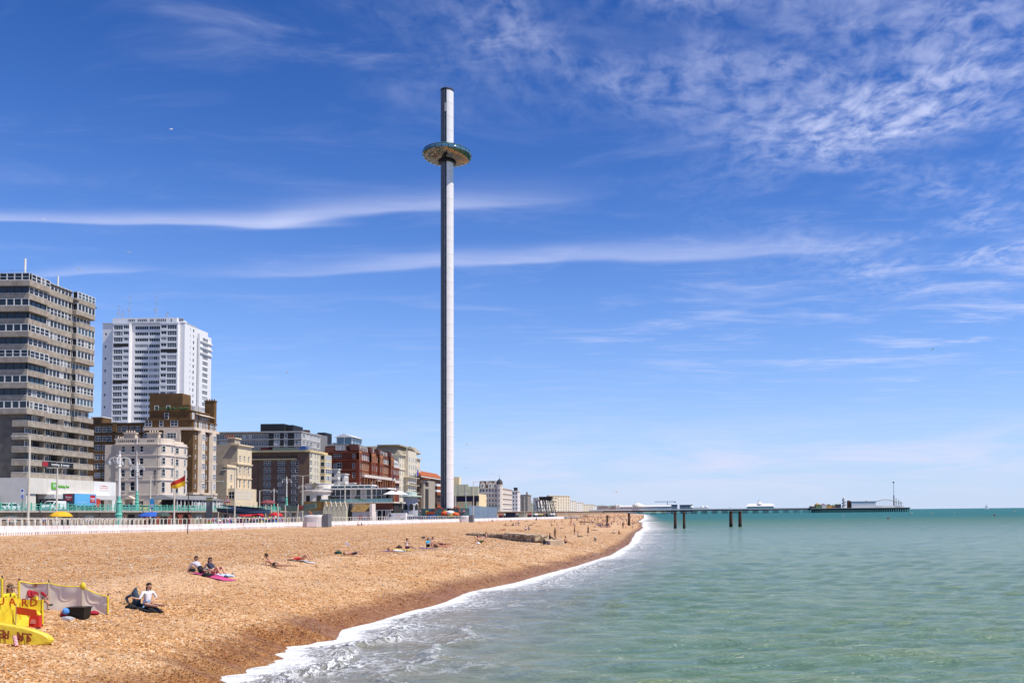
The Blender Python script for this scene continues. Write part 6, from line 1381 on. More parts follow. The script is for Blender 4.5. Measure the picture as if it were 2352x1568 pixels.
# joint layout: name: (x, y, z); the figure faces +x, z up, origin on the ground under the pelvis
def pose_stand(step=0.0, arm=0.0):
    J = dict(pel=(0, 0, .93), ab=(0.01, 0, 1.10), ch=(0.0, 0, 1.30), nk=(0.0, 0, 1.48), hd=(0.03, 0, 1.60), tp=(0.035, 0, 1.72))
    for s, n in ((1, 'l'), (-1, 'r')):
        k = step * s; J.update({n + 'sh': (0, s * .185, 1.40), n + 'el': (-.03 - k * .25 + arm * .12, s * .25, 1.13), n + 'wr': (.06 - k * .3 + arm * .3, s * .24 - s * arm * .1, .92 + arm * .25), n + 'hp': (0, s * .095, .90), n + 'kn': (.03 + k * .35, s * .11, .50), n + 'an': (k * .45 - .02, s * .11, .09), n + 'to': (k * .45 + .16, s * .13, .04)})
    return J
def pose_sit(lean=0.0, knees=0.5, arms='knee', legs=0.0):
    """on the ground; lean > 0 leans back; knees 0 = legs straight out, 1 = drawn up"""
    a = lean; J = dict(pel=(0, 0, .11), ab=(-.13 * a, 0, .28), ch=(-.33 * a + .05 * (1 - a) * .5, 0, .48 - .06 * a), nk=(-.48 * a + .06, 0, .66 - .1 * a), hd=(-.50 * a + .10, 0, .78 - .1 * a), tp=(-.50 * a + .11, 0, .90 - .1 * a))
    for s, n in ((1, 'l'), (-1, 'r')):
        kz = .10 + .40 * knees; kx = .44 - .10 * knees; ax = kx + (.42 - .30 * knees); sx, sz = J['nk'][0] - .02, J['nk'][2] - .08
        ln = legs * s
        J.update({n + 'sh': (sx, s * .18, sz), n + 'hp': (0.02, s * .10, .10), n + 'kn': (kx, s * .14, kz + ln * .05), n + 'an': (ax, s * .13, .08), n + 'to': (ax + .13, s * .15, .11 if knees < .4 else .04)})
        if arms == 'back': J.update({n + 'el': (sx - .14, s * .27, sz - .26), n + 'wr': (sx - .22, s * .28, .05)})
        elif arms == 'knee': J.update({n + 'el': (sx + .16, s * .25, sz - .24), n + 'wr': (min(kx, sx + .38), s * .12, max(.2, kz + .02))})
        elif arms == 'lap': J.update({n + 'el': (sx + .04, s * .27, sz - .27), n + 'wr': (sx + .25, s * .07, sz - .36)})
        elif arms == 'face': J.update({n + 'el': (sx + .18, s * .2, sz - .16), n + 'wr': (sx + .16, s * .07, sz + .12)})
        elif arms == 'side': J.update({n + 'el': (sx + .02, s * .33, sz - .25), n + 'wr': (sx + (.22 if s > 0 else -.05), s * (.05 if s > 0 else .5), sz - (.33 if s > 0 else .2))})
        elif arms == 'point': J.update({n + 'el': (sx + .2, s * .25, sz - .2), n + 'wr': (sx + .42, s * .2, sz - .22 + (.05 if s < 0 else 0))})
    return J
def pose_supine(knees=0.0, arm='side', head=0.0):
    J = dict(pel=(0, 0, .11), ab=(-.17, 0, .11), ch=(-.37, 0, .13), nk=(-.56, 0, .13 + .05 * head), hd=(-.68, 0, .14 + .12 * head), tp=(-.80, 0, .14 + .15 * head))
    for s, n in ((1, 'l'), (-1, 'r')):
        kn = knees * (1 if s > 0 else .9)
        J.update({n + 'sh': (-.48, s * .18, .12), n + 'hp': (.03, s * .10, .10), n + 'kn': (.43 - .12 * kn, s * .12, .10 + .36 * kn), n + 'an': (.85 - .40 * kn, s * .13, .08), n + 'to': (.90 - .28 * kn, s * .17, .20 - .14 * kn)})
        if arm == 'side': J.update({n + 'el': (-.25, s * .30, .08), n + 'wr': (-.02, s * .27, .08)})
        elif arm == 'head': J.update({n + 'el': (-.62, s * .40, .12), n + 'wr': (-.74, s * .16, .10)})
        elif arm == 'up': J.update({n + 'el': (-.48, s * .28, .34 if s > 0 else .10), n + 'wr': (-.55 if s > 0 else -.25, s * .15, .62 if s > 0 else .10)})
    return J
def pose_prone(prop=0.0):
    J = dict(pel=(0, 0, .12), ab=(-.17, 0, .13 + .03 * prop), ch=(-.36, 0, .14 + .16 * prop), nk=(-.52, 0, .15 + .32 * prop), hd=(-.62, 0, .16 + .44 * prop), tp=(-.68, 0, .17 + .56 * prop) if prop else (-.76, 0, .15))
    for s, n in ((1, 'l'), (-1, 'r')):
        J.update({n + 'sh': (-.46, s * .18, .14 + .22 * prop), n + 'el': (-.50 - .1 * (1 - prop), s * (.24 + .14 * (1 - prop)), .06), n + 'wr': (-.74, s * .12, .05), n + 'hp': (.03, s * .10, .11), n + 'kn': (.45, s * .13, .08), n + 'an': (.86, s * .15, .08), n + 'to': (.99, s * .17, .04)})
    return J
BONES = [('pel', 'ab', 2), ('ab', 'ch', 1), ('ch', 'nk', 1), ('nk', 'hd', 0), ('hd', 'tp', 0)]
for n in 'lr': BONES += [('ch', n + 'sh', 1), (n + 'sh', n + 'el', 5), (n + 'el', n + 'wr', 6), ('pel', n + 'hp', 2), (n + 'hp', n + 'kn', 3), (n + 'kn', n + 'an', 4), (n + 'an', n + 'to', 7)]
RAD = dict(pel=(.125, .10), ab=(.125, .10), ch=(.135, .105), nk=(.055, .055), hd=(.088, .10), tp=(.062, .07))
for n in 'lr': RAD.update({n + 'sh': (.066, .066), n + 'el': (.042, .042), n + 'wr': (.029, .029), n + 'hp': (.092, .092), n + 'kn': (.058, .058), n + 'an': (.038, .038), n + 'to': (.036, .028)})
BODY = {}
def body_mesh(key, J, detail=1):
    if key in BODY: return BODY[key]
    names = list(J); idx = {n: i for i, n in enumerate(names)}
    me = bpy.data.meshes.new('person'); me.from_pydata([J[n] for n in names], [(idx[a], idx[b]) for a, b, _ in BONES], [])
    o = bpy.data.objects.new('person', me)
    m1 = o.modifiers.new('s', 'SKIN'); m1.use_smooth_shade = True
    sv = me.skin_vertices[0].data
    for n in names: sv[idx[n]].radius = RAD[n]; sv[idx[n]].use_root = (n == 'pel')
    m2 = o.modifiers.new('d', 'SUBSURF'); m2.levels = detail; m2.render_levels = detail
    ev = evaluated(o)
    # clothing regions follow the nearest bone
    A = np.array([J[a] for a, b, _ in BONES]); Bv = np.array([J[b] for a, b, _ in BONES]); S_ = np.array([s for *_, s in BONES])
    cen = np.zeros(len(ev.polygons) * 3); ev.polygons.foreach_get('center', cen); cen = cen.reshape(-1, 3)
    ab = Bv - A; t = np.clip(((cen[:, None] - A[None]) * ab[None]).sum(-1) / np.maximum((ab ** 2).sum(-1), 1e-6)[None], 0, 1); dist = np.linalg.norm(cen[:, None] - (A[None] + t[..., None] * ab[None]), axis=-1)
    near = dist.argmin(1); reg = S_[near]; co = np.zeros(len(ev.vertices) * 3); ev.vertices.foreach_get('co', co); co = co.reshape(-1, 3)
    V = [tuple(q) for q in co]; F = [tuple(p.vertices) for p in ev.polygons]; MI = [int(r) for r in reg]; bpy.data.meshes.remove(ev)
    b = MB(); b.v, b.f, b.mi = V, F, MI
    for n in 'lr':                                    # palm, four fingers of unequal length and a thumb on each hand
        w = Vector(J[n + 'wr']); d = (w - Vector(J[n + 'el'])).normalized(); sd_ = d.cross(Vector((0, 0, 1)));
        sd_ = sd_.normalized() if sd_.length > .1 else Vector((0, 1, 0)); dn = d.cross(sd_)
        pm = w + d * .075; b.tube(w - d * .01, pm, .030, .038, 6, 0)
        for k, (off, ln) in enumerate(((-.028, .075), (-.009, .085), (.010, .080), (.028, .062))):
            p0 = pm + sd_ * off - d * .01; p1 = p0 + d * ln * .55 + dn * .006; b.tube(p0, p1, .010, .009, 4, 0); b.tube(p1, p1 + d * ln * .42 + dn * .022, .009, .007, 4, 0)
        p0 = w + d * .03 + sd_ * .03; p1 = p0 + d * .03 + sd_ * .03; b.tube(p0, p1, .012, .010, 4, 0); b.tube(p1, p1 + d * .035, .010, .008, 4, 0)
    hd, tp, nk = Vector(J['hd']), Vector(J['tp']), Vector(J['nk']); up = (tp - hd).normalized(); fw = Vector((1, 0, 0)) if abs(up.x) < .8 else Vector((0, 0, 1))
    if key.startswith('prone'): fw = Vector((-1, 0, 0)) if 'prop' in key else Vector((0, 0, -1))
    fw = (fw - up * fw.dot(up)).normalized(); sd_ = up.cross(fw)
    b.tube(hd + fw * .085 + up * .035, hd + fw * .115 + up * .0, .010, .017, 5, 0)                                  # nose
    for s in (-1, 1):
        b.ball(tuple(hd + fw * .088 + sd_ * s * .034 + up * .035), .013, 6, 4, 8); b.ball(tuple(hd + sd_ * s * .092 + up * .015), .026, 6, 4, 0)   # eyes, ears
    b.box(-.02, .02, -.004, .004, -.004, .004, 9)
    for i in range(-8, 0): x, y, z = b.v[i]; b.v[i] = tuple(hd + fw * (.092 + y) + sd_ * x + up * (z - .04))            # mouth
    BODY[key] = (b, hd, up, fw, sd_); return BODY[key]
MESHES = {}
eye_m = mat('eye_dark', (0.02, 0.015, 0.01), 0.3, 0.0); lip_m = mat('lip', (0.36, 0.11, 0.09), 0.6, 0.0)
def person(key, J, loc, rot, label, skin=0, top=None, hips=None, thigh=None, shin=None, sleeve=None, fore=None, shoe=None, hair=(0.03, 0.02, 0.015), hairlen=0.0, scale=1.0, group=None, bald=False, glasses=False, detail=1):
    b, hd, up, fw, sd_ = body_mesh(key, J, detail)
    sk = mat('skin_%d' % skin, skin_cols[skin], 0.55, 0.05, 8.0)
    pick = lambda c: sk if c is None else cm(c)
    mats = [sk, pick(top), pick(hips), pick(thigh), pick(shin), pick(sleeve), pick(fore), pick(shoe), eye_m, lip_m]
    if key not in MESHES: MESHES[key] = b.mesh('person', mats, True)
    o = place('person', MESHES[key], None, loc, rot); o.scale = (scale,) * 3
    for i, m in enumerate(mats): o.material_slots[i].link = 'OBJECT'; o.material_slots[i].material = m
    tag(o, label, 'person', group)
    if not bald:
        hk = 'hair_' + key + '_%.1f' % hairlen
        if hk not in MESHES:
            h = MB(); c = hd + up * .045 - fw * .012
            M_ = Matrix((sd_, -fw, up)).transposed()
            h.lathe([(.003, .112), (.055, .10), (.094, .055), (.102, .0), (.098, -.045)], 10)
            h.lathe([(.098, -.045), (.090, -.09), (.06, -.13 - .1 * hairlen)], 6, 0, (0, 0, 0), R(20), R(160))
            if hairlen > 0: h.lathe([(.10, -.02), (.10, -.12), (.085, -.12 - .25 * hairlen), (.04, -.16 - .28 * hairlen)], 7, 0, (0, 0, 0), R(-5), R(185))
            h.v = [(x * (.86 if y < -.03 and z < .04 else 1), max(y, -.085) if z < .06 else y, max(z, .035) if y < -.02 else z) for x, y, z in h.v]; h.v = [tuple(c + M_ @ Vector(q)) for q in h.v]; MESHES[hk] = h.mesh('hair', cm(hair, 'hair'), True)
        hh = place('hair', MESHES[hk], o); hh.material_slots[0].link = 'OBJECT'; hh.material_slots[0].material = cm(hair, 'hair', 0.5)
    if glasses:
        g = MB()
        for s in (-1, 1): g.ball((s * .036, .092, .035), .030, 8, 4, 0, 0.7)
        g.box(-.02, .02, .094, .104, .03, .042).box(-.098, -.092, -.02, .09, .03, .042).box(.092, .098, -.02, .09, .03, .042)
        M_ = Matrix((sd_, fw, up)).transposed(); g.v = [tuple(hd + M_ @ Vector(q)) for q in g.v]; g.build('sunglasses', dark_metal, o)
    return o
def towel(loc, rot, L, Wd, col, label, stripe=None):
    b = MB(); n = 8
    X_, Y_ = np.meshgrid(np.linspace(-L / 2, L / 2, n), np.linspace(-Wd / 2, Wd / 2, 5)); 
    wx_ = loc[0] + X_ * math.cos(rot) - Y_ * math.sin(rot); wy_ = loc[1] + X_ * math.sin(rot) + Y_ * math.cos(rot)
    Z_ = beach_z(wx_, wy_) - loc[2] + 0.05 + 0.015 * np.sin(X_ * 5 + Y_ * 3)
    vs_ = [(float(X_[j, i]), float(Y_[j, i]), float(Z_[j, i])) for j in range(5) for i in range(n)]
    b._add(vs_ + [(x, y, z - 0.03) for x, y, z in vs_], [(j * n + i, j * n + i + 1, (j + 1) * n + i + 1, (j + 1) * n + i) for j in range(4) for i in range(n - 1)], 0)
    if stripe: b.mi = [1 if (k % (n - 1)) % 2 else 0 for k in range(len(b.f))]
    o = b.build('beach_towel', [cm(col, 'towel', 0.9)] + ([cm(stripe, 'towel', 0.9)] if stripe else []), None, loc, rot, True); tag(o, label, 'towel'); return o
def bag(loc, col, label, s=0.3, rot=0.0, name='beach_bag'):
    s *= 0.72; e = empty(name, loc, rot); tag(e, label, 'bag'); b = MB()
    b.lathe([(.02, 0), (s * .8, 0.01), (s, s * .35), (s * .85, s * .8), (s * .4, s * 1.05), (.02, s * 1.1)], 9); b.v = [(x * 1.3 + .03 * math.sin(9 * y), y * .8, z) for x, y, z in b.v]; b.build('bag_body', cm(col), e, smooth=True)
    MB().path([(-s * .5, 0, s * .95), (-s * .3, 0, s * 1.4), (s * .3, 0, s * 1.4), (s * .5, 0, s * .95)], .02, 5).build('strap', cm([c * .6 for c in col]), e); return e
def B_(vx, vy): return on_beach(vx, vy)
T = math.pi
# -- woman in white T-shirt, near left
p = B_(338, 1397)
person('w1', pose_sit(0.0, 0.0, 'side'), p + Vector((0, 0, .03)), R(-32), 'woman in white T-shirt and blue skirt sitting alone with legs stretched out', 0, WHITE, (0.25, 0.48, 0.75), None, None, WHITE, None, None, (0.02, 0.014, 0.012), 0.3, detail=2)
q = B_(312, 1391); e = empty('denim_jacket', q); tag(e, 'dark denim jacket held up beside the sitting woman', 'jacket')
b = MB().lathe([(.03, 0), (.20, .02), (.17, .25), (.13, .5), (.06, .66), (.02, .7)], 9); b.v = [(x * .9 + .05 * math.sin(z * 9), y * .6, z) for x, y, z in b.v]; b.build('jacket_body', cm((0.05, 0.075, 0.11)), e, smooth=True); MB().tube((-.1, 0, .45), (-.38, 0, .3), .06, .05, 7).tube((-.38, 0, .3), (-.3, 0, .12), .05, .045, 7).build('sleeve', cm((0.05, 0.075, 0.11)), e, smooth=True)
bag(B_(300, 1398), BLACK, 'black bag lying left of the woman in white', .22); towel(B_(335, 1399), R(-30), 1.3, .7, BLACK, 'black jacket spread under the woman in white')
# -- lifeguard station
def lifeguards():
    pr = B_(70, 1408)
    person('lg1', pose_sit(0.12, 0.35, 'point'), B_(78, 1398) + Vector((0, 0, .06)), R(-28), 'bald lifeguard in red jacket and sunglasses sitting before the windbreak', 1, (0.34, 0.012, 0.03), (0.42, 0.02, 0.03), (0.42, 0.02, 0.03), None, (0.34, 0.012, 0.03), (0.34, 0.012, 0.03), (0.05, 0.06, 0.07), bald=True, glasses=True, detail=2)
    person('lg2', pose_sit(0.0, 0.5, 'lap'), B_(17, 1408) + Vector((0, 0, .03)), R(-15), 'brown haired lifeguard in yellow behind the yellow banner', 0, (0.72, 0.55, 0.02), (0.42, 0.02, 0.03), None, None, (0.72, 0.55, 0.02), None, None, (0.14, 0.08, 0.035), 0.6, glasses=True, detail=2)
    # windbreaks: cloth between poles
    ylw = mat('windbreak_yellow', (0.72, 0.55, 0.03), 0.7, 0.16, 4.0, bump=.3, bscale=6); wht = mat('windbreak_white', (0.90, 0.80, 0.66), 0.75, 0.06, 2.0); wn_ = NT(wht.node_tree); tl_ = wn_.node('ShaderNodeBsdfTranslucent'); tl_.inputs[0].default_value = (0.86, 0.76, 0.62, 1); mx_ = wn_.node('ShaderNodeMixShader'); mx_.inputs[0].default_value = 0.6; wn_.l.new(wn_.n['Principled BSDF'].outputs[0], mx_.inputs[1]); wn_.l.new(tl_.outputs[0], mx_.inputs[2]); wn_.l.new(mx_.outputs[0], wn_.n['Material Output'].inputs[0]); wood = mat('pole_wood', (0.10, 0.06, 0.035), 0.8)
    def windbreak(pts, label, m, sagpts=None):
        """pts: (vx, v_bottom, v_top) for each pole"""
        base = [B_(a, c) for a, c, d in pts]; e = empty('windbreak', base[0]); tag(e, label, 'windbreak'); o0 = base[0]
        tops = [at_y(a, d, q.y) for (a, c, d), q in zip(pts, base)]
        for q, t in zip(base, tops): MB().tube(q - o0 - Vector((0, 0, .2)), t - o0 + Vector((0, 0, .10)), .022, n=6).build('pole', wood, e)
        for q, t in zip(base, tops): MB().tube(q - o0 + Vector((0, -.01, .05)), t - o0 + Vector((0, -.01, 0)), .036, n=6).build('pole_sleeve', ylw if m is wht and (q is base[0] or q is base[-1]) else m, e)
        for i in range(len(base) - 1):
            a, b2, c, d = base[i] - o0, base[i + 1] - o0, tops[i + 1] - o0, tops[i] - o0; n, k = 14, 10; g = MB(); vs_ = []
            for v in range(k + 1):
                for u in range(n + 1):
                    uu, vv = u / n, v / k; p_ = a.lerp(b2, uu).lerp(d.lerp(c, uu), vv); bow = math.sin(uu * T) * math.sin(vv * T * .85 + .2)
                    p_ = p_ + Vector((0, .16 * bow + .06 * math.sin(uu * 8 - vv * 7 + i * 2) * bow, -.05 * math.sin(uu * T) * vv)); vs_.append(p_)
            g._add(vs_, [(v * (n + 1) + u, v * (n + 1) + u + 1, (v + 1) * (n + 1) + u + 1, (v + 1) * (n + 1) + u) for v in range(k) for u in range(n)], 0); cl = g.build('cloth_panel', m, e, smooth=True)
            if m is wht:
                MB().path([tuple(d.lerp(c, u / 6) + Vector((0, -.01, -.05 * math.sin(u / 6 * T)))) for u in range(7)], .02, 5).build('hem', ylw, cl)
        return e, base, tops
    windbreak([(44, 1398, 1334), (112, 1402, 1338), (189, 1408, 1346), (248, 1412, 1369)], 'long white windbreak with yellow edges behind the lifeguards', wht)
    windbreak([(-40, 1400, 1320), (5, 1402, 1328)], 'short white windbreak with yellow pole at the left edge', wht)
    e, base, tops = windbreak([(-60, 1446, 1366), (24, 1440, 1370), (98, 1438, 1376)], 'yellow banner with red letters in front of the lifeguards', ylw)
    red = mat('banner_letter_red', (0.55, 0.06, 0.02), 0.6, 0.0); o0 = base[0]
    def on_panel(vx, vy): 
        y = np.interp(vx, [-60, 24, 98], [q.y for q in base]); return at_y(vx, vy, float(y) - 0.09) - o0
    for ch, vx, vy in (('G', -24, 1378), ('U', 2, 1381), ('A', 28, 1382), ('R', 56, 1384), ('D', 77, 1384)):
        place('lettering', text_mesh(ch, 0.33, red, 0.004, 0.006), e, on_panel(vx, vy), 0)
    f = on_panel(37, 1400); MB().slab([tuple(f + Vector(q)) for q in ((0, 0, 0.1), (.62, 0, .0), (.66, 0, -.22), (0, 0, -.12))], (0, .006, 0)).build('flag_print', red, e); MB().tube(f + Vector((0, 0, .2)), f + Vector((0, 0, -.6)), .012, n=4).build('flag_print_pole', mat('print_grey', (0.3, 0.3, 0.25), 0.6, 0.0), e)
    # long yellow paddle leaning on the banner, red bag
    q = B_(96, 1430); e = empty('yellow_paddle_board', q); tag(e, 'narrow yellow rescue float leaning against the banner', 'float'); MB().slab([(-.22, -.1, .82), (-.08, -.1, .86), (.12, -.1, .0), (-.03, -.1, -.03)], (0, -.09, 0)).build('float_body', ylw, e); MB().path([(-.2, -.1, .82), (-.22, -.05, .92), (-.12, -.05, .92)], .02, 5).build('handle', cm((0.3, 0.1, 0.03)), e)
    q = B_(82, 1440); e = empty('red_rescue_bag', q); e.scale = (.6, .6, .6); tag(e, 'red rescue bag standing at the right end of the yellow banner', 'bag'); MB().slab([(-.32, 0, 0), (.34, 0, 0), (.24, .08, .62), (-.2, .08, .62)], (0, -.22, 0)).build('bag_body', cm((0.5, 0.03, 0.02)), e)
    b = MB()
    for k in range(3): b.box(-.14 + .02 * k, .16 - .02 * k, -.235, -.222, .22 + k * .08, .24 + k * .08)
    b.build('print_lines', cm(WHITE), e); MB().slab([(-.2, .08, .62), (.24, .08, .62), (.1, .1, .78), (-.1, .1, .78)], (0, -.2, 0)).build('bag_flap', ylw, e)
    # surf rescue board standing on its long edge, lettering upside down
    pa, pb = B_(0, 1478), B_(122, 1470); e = empty('rescue_board', pa); tag(e, 'yellow surf rescue board propped on a striped stand, lettering upside down', 'surfboard')
    Y0 = pa.y; k = Y0 / FOC
    def lp_(vx, vy, dy=0.0): return at_y(vx, vy, Y0 + dy + (vx + 40) * .0035) - pa
    top = [(-70, 1419), (-30, 1425), (10, 1430), (50, 1437), (85, 1446), (110, 1455), (121, 1463), (124.5, 1468.5)]; bot = [(122, 1474), (113, 1479), (90, 1482), (60, 1482.5), (20, 1480), (-20, 1474), (-70, 1466)]
    ring = [lp_(*q) for q in top + bot]; cen = sum((Vector(r_) for r_ in ring), Vector()) / len(ring); b = MB(); n = len(ring); vs_ = []
    for dy, sc in ((-.09, .86), (-.05, .97), (.0, 1.0), (.05, .97), (.09, .86)): vs_ += [cen + (r_ - cen) * sc + Vector((0, dy, 0)) for r_ in ring]
    b._add(vs_, [(r * n + i, r * n + (i + 1) % n, (r + 1) * n + (i + 1) % n, (r + 1) * n + i) for r in range(4) for i in range(n)] + [tuple(range(n - 1, -1, -1)), tuple(range(4 * n, 5 * n))], 0); b.build('board', mat('board_yellow_gloss', (0.72, 0.53, 0.035), 0.42, 0.16, 5.0, spec=0.5), e, smooth=False)
    for ch, vx, vy in zip('SURF RE', (67, 57, 47, 38, 28, 14, 4), (1462.5, 1461.5, 1460, 1459, 0, 1456, 1454.5)):
        if ch == ' ': continue
        o = place('lettering', text_mesh(ch, 0.33, mat('board_letter', (0.30, 0.06, 0.03), 0.5, 0.0), 0.004, 0.006), e, lp_(vx, vy, -.105)); o.rotation_euler = (0, R(180 + 4), 0)
    st = MB()
    g0, g1 = lp_(33, 1459, -.22), lp_(38, 1483, -.30); st.tube(g0, g1, .05, n=8); st.build('striped_stand', mat('stand_red', (0.6, 0.05, 0.03), 0.5, 0.0), e)
    st = MB()
    for u in np.arange(0.05, 1, .14): st.tube(g0.lerp(g1, u), g0.lerp(g1, u + .06), .053, n=8)
    st.build('stand_stripes', cm(WHITE), e)
    # plastic tub, backpack, jacket, sandals
    q = B_(181, 1420); e = empty('plastic_tub', q); e.scale = (.66, .66, .66); tag(e, 'black plastic storage tub in front of the windbreak', 'tub')
    b = MB(); b._add([(-.40, -.27, 0), (.40, -.27, 0), (.40, .27, 0), (-.40, .27, 0), (-.46, -.31, .52), (.46, -.31, .52), (.46, .31, .52), (-.46, .31, .52)], [(3, 2, 1, 0), (0, 1, 5, 4), (1, 2, 6, 5), (2, 3, 7, 6), (3, 0, 4, 7)], 0); b.build('tub_body', mat('tub_black', (0.008, 0.008, 0.009), 0.35, 0.0), e); MB().box(-.49, .49, -.34, .34, .52, .58).build('lid', mat('tub_black', (0.008, 0.008, 0.009), 0.35, 0.0), e)
    o = bag(B_(157, 1416), (0.40, 0.015, 0.04), 'red backpack with blue bag leaning beside the black tub', .27, 0, 'backpack'); MB().ball((.05, -.2, .2), .12, 8, 5).build('blue_pouch', cm((0.1, 0.3, 0.7)), o)
    o = empty('red_jacket', B_(212, 1412)); tag(o, 'red jacket dropped on the shingle right of the tub', 'jacket'); b = MB().lathe([(.02, .0), (.22, .01), (.17, .07), (.07, .12), (.02, .13)], 9); b.v = [(x * (1 + .3 * math.sin(5 * y)), y * .7, z + .03 * math.sin(14 * x)) for x, y, z in b.v]; b.build('cloth', cm((0.34, 0.012, 0.03)), o, smooth=True)
    o = empty('pair_of_trainers', B_(150, 1424)); tag(o, 'pair of pale trainers left of the black tub', 'shoes')
    for s in (0, .16): MB().slab([(-.15, s, 0), (.15, s, 0), (.15, s, .05), (0, s, .1), (-.12, s, .11)], (0, .1, 0)).build('shoe', cm((0.5, 0.5, 0.52)), o)
    o = empty('yellow_wetsuit', B_(189, 1407)); tag(o, 'yellow top hung over the white windbreak pole', 'top'); zt_ = at_y(189, 1343, o.location.y).z - o.location.z; b = MB().lathe([(.02, .1), (.07, .06), (.1, -.02), (.09, -.1), (.03, -.15)], 8); b.v = [(x, y * .6, z + zt_) for x, y, z in b.v]; b.build('cloth', ylw, o, smooth=True)
lifeguards()
# -- couple on the pink towel
p = B_(490, 1325); towel(p, R(-14), 2.0, 1.0, (0.55, 0.07, 0.2), 'bright pink towel under the couple')
person('c1', pose_sit(1.0, 0.12, 'back'), B_(462, 1318) + Vector((0, 0, .06)), R(-30), 'person in pale grey T-shirt leaning back on the pink towel', 0, (0.5, 0.48, 0.55), BLACK, BLACK, None, (0.5, 0.48, 0.55), None, None, (0.03, 0.02, 0.015), 0.0, glasses=True, detail=2)
person('c2', pose_sit(0.8, 0.75, 'back'), B_(492, 1322) + Vector((0, 0, .06)), R(-25), 'dark haired woman in bikini with bent knees on the pink towel', 0, (0.03, 0.03, 0.06), None, None, None, None, None, None, (0.018, 0.012, 0.01), 0.7, glasses=True, detail=2)
q = B_(512, 1322); towel(q, R(-30), .7, .9, (0.45, 0.55, 0.85), 'pale blue cloth draped at the right of the pink towel')
bag(B_(441, 1312), BLACK, 'small black bag left of the couple', .2); bag(B_(475, 1325), BLACK, 'black bag in front of the couple', .26); bag(B_(518, 1328), BLACK, 'flat black sandals bag at the pink towel corner', .14); bag(B_(472, 1310), GREY, 'grey bag behind the couple', .16)
# -- lone sunbathers left to right
person('proneprop', pose_prone(1.0), B_(634, 1303) + Vector((0, 0, .03)), R(-14), 'man in black swim shorts lying on his front propped on elbows', 1, None, BLACK, None, None, None, None, None, (0.035, 0.022, 0.015), 0, detail=2)
towel(B_(688, 1288), R(-25), 2.0, .8, WHITE, 'black and white striped towel under the red bikini sunbather', BLACK)
person('sup_k', pose_supine(.85, 'head'), B_(694, 1290) + Vector((0, 0, .08)), R(-14), 'sunbather in red bikini lying on her back with raised knees', 0, (0.6, 0.06, 0.05), (0.6, 0.05, 0.04), None, None, None, None, None, (0.3, 0.16, 0.06), .4, detail=2)
person('sup_up', pose_supine(.45, 'up'), B_(812, 1277) + Vector((0, 0, .06)), R(-20), 'sunbather reading a white page held up in one hand', 0, None, (0.6, 0.14, 0.12), (0.08, 0.08, 0.09), None, None, None, None, (0.03, 0.02, 0.015), 0)
bag(B_(777, 1272), (0.01, 0.05, 0.04), 'dark green bag above the reading sunbather', .3); o = empty('paper_page', B_(797, 1272) + Vector((0, 0, .6))); tag(o, 'white page held up by the reading sunbather', 'paper'); MB().slab([(-.16, 0, .12), (.14, .02, .0), (.16, .02, .22), (-.12, 0, .32)], (0, .01, 0)).build('page', cm(WHITE), o)
person('sup_w', pose_supine(0.0, 'side', 1.0), B_(910, 1270) + Vector((0, 0, .06)), R(-25), 'man in white trousers lying with legs straight', 1, None, WHITE, WHITE, WHITE, None, None, BLACK, (0.02, 0.015, 0.012), 0)
towel(B_(888, 1266), R(-20), .9, .6, (0.16, 0.08, 0.3), 'purple towel behind the man in white trousers')
person('sit_face', pose_sit(.1, .35, 'face'), B_(934, 1262) + Vector((0, 0, .06)), R(-25), 'person in white vest and pink shorts shading eyes with both hands', 1, WHITE, (0.6, 0.05, 0.1), (0.05, 0.05, 0.12), None, None, None, (0.1, 0.2, 0.4), (0.03, 0.02, 0.02), 0)
towel(B_(926, 1264), R(-20), 1.6, .7, (0.72, 0.66, 0.08), 'pale yellow towel under the person shading their eyes'); bag(B_(917, 1259), (0.04, 0.025, 0.02), 'dark rucksack left of the person shading their eyes', .3)
person('sit_t', pose_sit(.0, .7, 'knee'), B_(982, 1258) + Vector((0, 0, .05)), R(-30), 'person in bright turquoise top sitting with knees up', 0, (0.03, 0.38, 0.6), BLACK, BLACK, None, (0.03, 0.38, 0.6), None, None, (0.1, 0.06, 0.03), .2)
person('sit_t2', pose_sit(.1, .5, 'point'), B_(989, 1256) + Vector((.1, .3, .05)), R(-30), 'dark haired person sitting just right of the turquoise top', 0, None, BLACK, None, None, None, None, None, (0.02, 0.015, 0.012), .2)
towel(B_(984, 1260), R(-25), 1.8, .9, (0.08, 0.08, 0.3), 'dark blue towel under the turquoise top pair'); bag(B_(1000, 1257), BLACK, 'black bag at the feet of the turquoise top pair', .28)
person('prone0', pose_prone(0.25), B_(985, 1241) + Vector((0, 0, .05)), R(-30), 'man in grey shorts lying face down behind the turquoise top pair', 2, None, (0.25, 0.25, 0.36), (0.25, 0.25, 0.36), None, None, None, None, (0.02, 0.015, 0.01), 0); bag(B_(972, 1236), BLACK, 'black bag at the head of the man in grey shorts', .28)
person('sup_b', pose_supine(.2, 'head', .8), B_(1020, 1253) + Vector((0, 0, .05)), R(-28), 'sunbather in dark bikini on a red towel right of the turquoise top pair', 1, (0.04, 0.02, 0.03), (0.4, 0.08, 0.12), None, None, None, None, None, (0.1, 0.05, 0.03), .5); towel(B_(1020, 1255), R(-25), 1.6, .7, (0.5, 0.12, 0.14), 'red towel under the dark bikini sunbather')
person('sup_g', pose_sit(.9, .6, 'back'), B_(1104, 1248) + Vector((0, 0, .05)), R(-20), 'person in green shorts reclining left of the stone groyne', 1, None, (0.08, 0.17, 0.04), (0.08, 0.17, 0.04), None, None, None, None, (0.03, 0.015, 0.01), .2); bag(B_(1098, 1249), WHITE, 'white bag beside the green shorts person', .26)
